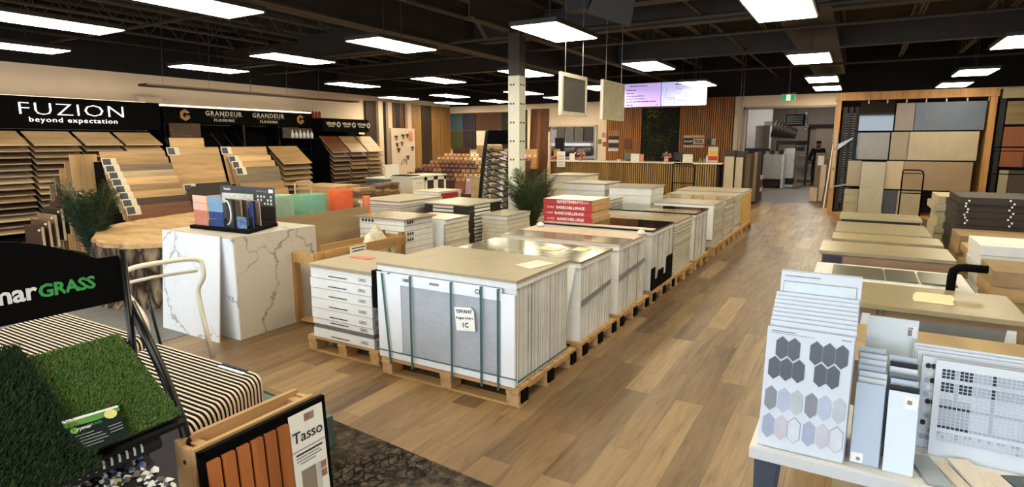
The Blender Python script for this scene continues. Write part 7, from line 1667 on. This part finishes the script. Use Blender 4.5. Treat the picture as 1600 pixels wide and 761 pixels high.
build('body', MB().b2(-3.05, -2.40, 24.0, 24.7, 0.33, 1.24), m_mach, t); build('door', MB().b2(-3.04, -2.74, 23.985, 23.999, 0.36, 1.2), m_mach, t); build('door', MB().b2(-2.73, -2.46, 23.985, 23.999, 0.36, 1.2), m_mach, t)
build('side_panel', MB().b2(-2.399, -2.33, 24.0, 24.8, 0.0, 1.26), m_mach2, t); build('dark_base', MB().b2(-3.0, -2.42, 24.05, 24.7, 0.06, 0.33), M_INK, t)
for x in (-2.95, -2.5): build('caster', MB().tube([(x - 0.02, 24.1, 0.03), (x + 0.02, 24.1, 0.03)], 0.03, 10), M_INK, t)
for k in range(4): solo('tool_box', MB().b2(-3.0 + 0.16 * k, -2.88 + 0.16 * k, 24.15, 24.35, 1.241, 1.36 + 0.04 * (k % 2)), M_INK if k % 2 else M_GREY, '%s small machine part on top of the grey machine cabinet' % ('first', 'second', 'third', 'last')[k], 'machine part', 'parts on the machine cabinet')
t = thing('white_cabinet', 'tall white cabinet with a dark foot beside the grey machine cabinet', 'cabinet', (-2.2, 25.2, 0))
build('body', MB().b2(-2.45, -2.08, 25.0, 25.5, 0.33, 1.46), m_mach2, t); build('dark_foot', MB().b2(-2.44, -2.09, 25.02, 25.5, 0.08, 0.33), M_INK, t); build('plinth', MB().b2(-2.46, -2.07, 24.99, 25.5, 0, 0.08), m_mach2, t)
# ribbed cone and black box overhead
t = thing('extraction_hood', 'dark ribbed cone shaped extraction hood hanging over the machines', 'hood', (-2.6, 24.5, 1.7))
ax0, ax1 = Vector((-2.80, 24.3, 2.20)), Vector((-2.02, 24.3, 1.98)); pts = []; rs = []
for k in range(15): u = k / 14; pts.append(ax0.lerp(ax1, u)); rs.append((0.34 - 0.16 * u) * (1.0 if k % 2 else 0.94))
build('ribbed_cone', MB().tube(pts, rs, 20), plain('brown_black_hose', (44, 32, 30), 0.5), t, smooth=False)
build('hanger', MB().tube([(-2.5, 24.3, 2.4), (-2.5, 24.3, 4.29)], 0.015, 6), M_DUCT, t)
t = thing('ceiling_heater', 'black box heater hanging high in the back room', 'heater', (-2.1, 25.5, 2.3)); build('body', MB().b2(-2.5, -1.86, 25.2, 25.8, 2.32, 2.74), M_BLACK, t, bevel=0.02)
for k in range(5): build('louvre', MB().b2(-2.46, -1.90, 25.18, 25.199, 2.38 + 0.07 * k, 2.40 + 0.07 * k), M_GREY, t)
build('hanger', MB().tube([(-2.2, 25.5, 2.74), (-2.2, 25.5, 4.29)], 0.015, 6), M_DUCT, t)
t = thing('dial_machine', 'dark machine frame with dials behind the white cabinet', 'machine', (-2.0, 26.5, 0))
build('column', MB().b2(-1.78, -1.70, 26.4, 26.5, 0, 2.3), M_INK, t); build('beam', MB().b2(-2.9, -1.7, 26.4, 26.55, 1.6, 1.75), M_INK, t); build('control_panel', MB().b2(-2.2, -1.85, 26.3, 26.39, 1.35, 1.75), M_INK, t)
for k in range(3): build('dial', MB().b2(-2.15 + 0.1 * k, -2.08 + 0.1 * k, 26.285, 26.299, 1.5, 1.58), M_GREY, t)
build('leg', MB().b2(-2.9, -2.82, 26.4, 26.5, 0, 1.6), M_INK, t)
rnd = random.Random(3)
for k in range(7): solo('white_float', MB().lathe((-1.82 + 0.05 * math.sin(k * 2), 25.9, 2.15 + 0.10 * k), [(0.01, 0), (0.045, 0.03), (0.05, 0.06), (0.01, 0.095)], 10), M_WHITE, 'white ball on the cord hanging beside the black heater, %s' % from_bottom(k, 7), 'ball', 'white balls on the cord', smooth=True)
solo('cord', MB().tube([(-1.80, 25.9, 2.1), (-1.80, 25.9, 4.29)], 0.008, 6), M_INK, 'cord carrying the white balls in the back room', 'cord')
# pallets of cartons
pallet(-2.25, -1.40, 28.0, 28.9, 'dark pallet under the pale cartons in the back room', group=None, prongs=False)
for k, (x0, x1, z0, z1, rgb) in enumerate(((-2.25, -1.85, 0.136, 0.50, (176, 170, 160)), (-1.83, -1.42, 0.136, 0.46, (186, 180, 168)), (-2.25, -1.90, 0.503, 0.95, (160, 154, 146)), (-1.88, -1.44, 0.463, 0.78, (190, 186, 178)), (-2.2, -1.75, 0.953, 1.12, (150, 140, 126)), (-1.86, -1.5, 0.783, 0.95, (130, 116, 98)))):
    solo('carton', MB().b2(x0, x1, 28.05, 28.8, z0, z1), plain('br_carton_%d' % k, rgb, 0.7), ['lower left', 'lower right', 'middle left', 'middle right', 'topmost left', 'topmost right'][k] + ' pale carton in the back room pile', 'box', 'pale cartons in the back room')
solo('wall_board', MB().b2(-1.75, -0.95, 30.93, 30.98, 0.9, 2.35), plain('tan_wall_board', (160, 146, 130), 0.8), 'big tan board on the far wall of the back room', 'board')
solo('shelf_bar', MB().b2(-2.1, -0.4, 30.7, 30.995, 2.42, 2.5), M_INK, 'dark shelf bar across the far wall of the back room', 'shelf')
solo('dark_coat', MB().b2(-0.75, -0.4, 30.93, 30.99, 0.9, 2.1), plain('black_green_coat', (30, 30, 30), 0.8), 'dark coat hanging at the right of the far wall', 'coat')
solo('wall_picture', MB().b2(-3.34, -3.06, 25.86, 25.90, 2.36, 2.52), M_GREY, 'grey sign on the white partition of the back room', 'sign')
solo('black_bench', MB().b2(-3.97, -3.06, 25.2, 25.85, 0, 1.45), M_INK, 'black cabinet in front of the white partition', 'cabinet')
# boards right of the opening
solo('tall_box', MB().b2(-1.06, -0.80, 19.7, 20.1, 0, 1.38), plain('tall_box_brown', (126, 108, 88), 0.7), 'tall brown box by the right jamb of the opening', 'box')
solo('label_sheet', MB().b2(-1.0, -0.84, 19.685, 19.698, 1.02, 1.30), M_PAPER, 'white sheet taped to the tall brown box', 'sheet')
solo('pale_plank', MB().slab([(-0.90, 19.45, 0.0), (-0.76, 19.45, 0.0), (-0.76, 19.62, 1.05), (-0.90, 19.62, 1.05)], (0, -1, 0.15), 0.02), M_PIL, 'pale plank leaning against the tall brown box', 'plank')
solo('low_box', MB().b2(-1.12, -0.92, 19.2, 19.5, 0, 0.38), plain('low_box_cream', (206, 188, 160), 0.7), 'low cream box at the foot of the tall brown box', 'box')
for k in range(3): solo('leaning_strip', MB().slab([(-0.72 + 0.05 * k, 17.3, 0.0), (-0.69 + 0.05 * k, 17.3, 0.0), (-0.60 + 0.02 * k, 18.33, 1.55 + 0.1 * k), (-0.63 + 0.02 * k, 18.33, 1.55 + 0.1 * k)], (0.2, -1, 0.6), 0.015), (M_INK, M_PIL, m_hd)[k], ('black', 'cream', 'dark brown')[k] + ' strip leaning against the right jamb of the opening', 'strip')

# ---- person in dark clothes walking in the back room, head bowed
t = thing('person', 'person in dark clothes walking in the back room, looking down', 'person', (-1.42, 27.4, 0))
def skinmesh(name, verts, edges, radii, mat_, root=0, sub=2):
    me = bpy.data.meshes.new(name); inv = rootmat(t).inverted(); me.from_pydata([inv @ Vector(v) for v in verts], edges, []); o = bpy.data.objects.new(name, me); COL.objects.link(o)
    m = o.modifiers.new('skin', 'SKIN'); m.use_smooth_shade = True
    for i, r in enumerate(radii): me.skin_vertices[0].data[i].radius = r if isinstance(r, tuple) else (r, r)
    me.skin_vertices[0].data[root].use_root = True
    s_ = o.modifiers.new('subsurf', 'SUBSURF'); s_.levels = sub; s_.render_levels = sub
    bpy.context.view_layer.update(); dg = bpy.context.evaluated_depsgraph_get(); m2 = bpy.data.meshes.new_from_object(o.evaluated_get(dg)); bpy.data.objects.remove(o)
    m2.name = name; m2.materials.clear()
    for mm_ in (mat_ if isinstance(mat_, list) else [mat_]): m2.materials.append(mm_)
    r_ = bpy.data.objects.new(name, m2); COL.objects.link(r_); r_.parent = t; return r_
px, py = -1.40, 27.2
m_skin = plain('skin_tone', (150, 110, 88), 0.6, var=0.05); m_cloth = plain('navy_black_cloth', (26, 28, 38), 0.85, var=0.1); m_trs = plain('black_trousers', (22, 22, 24), 0.85); m_hair = plain('dark_hair', (26, 20, 18), 0.7)
V = [(0, 0, .95), (0, 0, 1.12), (0, 0.0, 1.28), (0, -.02, 1.42), (0, -.05, 1.50), (0, -.09, 1.58), (0, -.10, 1.66),
     (-.10, 0, .90), (-.12, -.10, .50), (-.12, -.04, .09), (-.12, -.17, .04), (.10, 0, .90), (.10, .10, .50), (.10, .22, .12), (.10, .12, .05),
     (-.18, -.02, 1.40), (-.27, -.02, 1.14), (-.30, -.12, .92), (-.31, -.15, .86), (.18, -.02, 1.40), (.25, .02, 1.14), (.20, -.14, .98), (.18, -.20, .95)]
E_ = [(0, 1), (1, 2), (2, 3), (3, 4), (4, 5), (5, 6), (0, 7), (7, 8), (8, 9), (9, 10), (0, 11), (11, 12), (12, 13), (13, 14), (3, 15), (15, 16), (16, 17), (17, 18), (3, 19), (19, 20), (20, 21), (21, 22)]
Rr = [(.15, .12), (.14, .11), (.16, .12), (.13, .10), .055, .085, .08, .09, .065, .045, .04, .09, .065, .045, .04, .065, .048, .036, .03, .065, .048, .036, .03]
body = skinmesh('body', [(px + a, py + b, c) for a, b, c in V], E_, Rr, [m_skin])
# clothing shells over the same skeleton, a little larger
sel = [0, 1, 2, 3, 15, 16, 17, 19, 20, 21]; mp_ = {v: i for i, v in enumerate(sel)}
skinmesh('jacket', [(px + V[i][0], py + V[i][1], V[i][2] + (-0.06 if i == 0 else 0)) for i in sel], [(mp_[a], mp_[b]) for a, b in E_ if a in mp_ and b in mp_], [(Rr[i][0] + .035, Rr[i][1] + .035) if isinstance(Rr[i], tuple) else (Rr[i] + .026) for i in sel], m_cloth)
sel = [0, 7, 8, 9, 11, 12, 13]; mp_ = {v: i for i, v in enumerate(sel)}
skinmesh('trousers', [(px + V[i][0], py + V[i][1], V[i][2]) for i in sel], [(mp_[a], mp_[b]) for a, b in E_ if a in mp_ and b in mp_], [(Rr[i][0] + .03, Rr[i][1] + .03) if isinstance(Rr[i], tuple) else (Rr[i] + .022) for i in sel], m_trs)
for (a, b) in ((9, 10), (13, 14)):
    p0, p1 = Vector((px + V[a][0], py + V[a][1], V[a][2])), Vector((px + V[b][0], py + V[b][1], V[b][2])); skinmesh('shoe', [p0, p1, p1 + (p1 - p0) * 0.3], [(0, 1), (1, 2)], [.05, .05, .04], M_INK)
mb = MB(); mb.lathe((px, py - 0.075, 1.645), [(0.088, 0), (0.098, 0.04), (0.088, 0.08), (0.055, 0.11), (0.005, 0.12)], 14); build('hair', mb, m_hair, t, smooth=True)
mb = MB(); c_ = Vector((px, py - 0.185, 1.60)); mb.lathe(c_ + Vector((0, 0.0, -0.01)), [(0.004, -0.01), (0.014, 0), (0.008, 0.03), (0.003, 0.045)], 8); build('nose', mb, m_skin, t, smooth=True)
for s_ in (-1, 1):
    build('ear', MB().lathe((px + 0.088 * s_, py - 0.095, 1.60), [(0.008, -0.025), (0.018, 0), (0.012, 0.03), (0.004, 0.04)], 8), m_skin, t, smooth=True)
    build('eye', MB().lathe((px + 0.032 * s_, py - 0.178, 1.635), [(0.004, -0.006), (0.010, 0), (0.004, 0.006)], 8), M_INK, t, smooth=True)
build('mouth', MB().b2(px - 0.022, px + 0.022, py - 0.178, py - 0.170, 1.555, 1.561), plain('lip_tone', (120, 70, 60), 0.6), t)
for side, hb, dr in ((-1, (px - .31, py - .15, .86), Vector((-.02, -.06, -.08))), (1, (px + .18, py - .20, .95), Vector((-.04, -.08, -.02)))):
    hb = Vector(hb); dr = dr.normalized(); lat = dr.cross(Vector((0.3 * side, 1, 0.2))).normalized()
    VV = [hb, hb + dr * 0.05]; EE = [(0, 1)]; RR = [.028, .030]
    for k, L in enumerate((0.07, 0.078, 0.072, 0.06)):
        o_ = lat * (k - 1.5) * 0.018; i0 = len(VV); VV += [hb + dr * 0.085 + o_, hb + dr * (0.085 + L * 0.5) + o_ + Vector((0, -.004, -.004)), hb + dr * (0.085 + L * 0.9) + o_ + Vector((0, .012, -.012))]; EE += [(1, i0), (i0, i0 + 1), (i0 + 1, i0 + 2)]; RR += [.010, .0085, .007]
    i0 = len(VV); VV += [hb + dr * 0.03 - lat * 0.034, hb + dr * 0.07 - lat * 0.045]; EE += [(0, i0), (i0, i0 + 1)]; RR += [.010, .008]
    skinmesh('hand', VV, EE, RR, m_skin, sub=1)
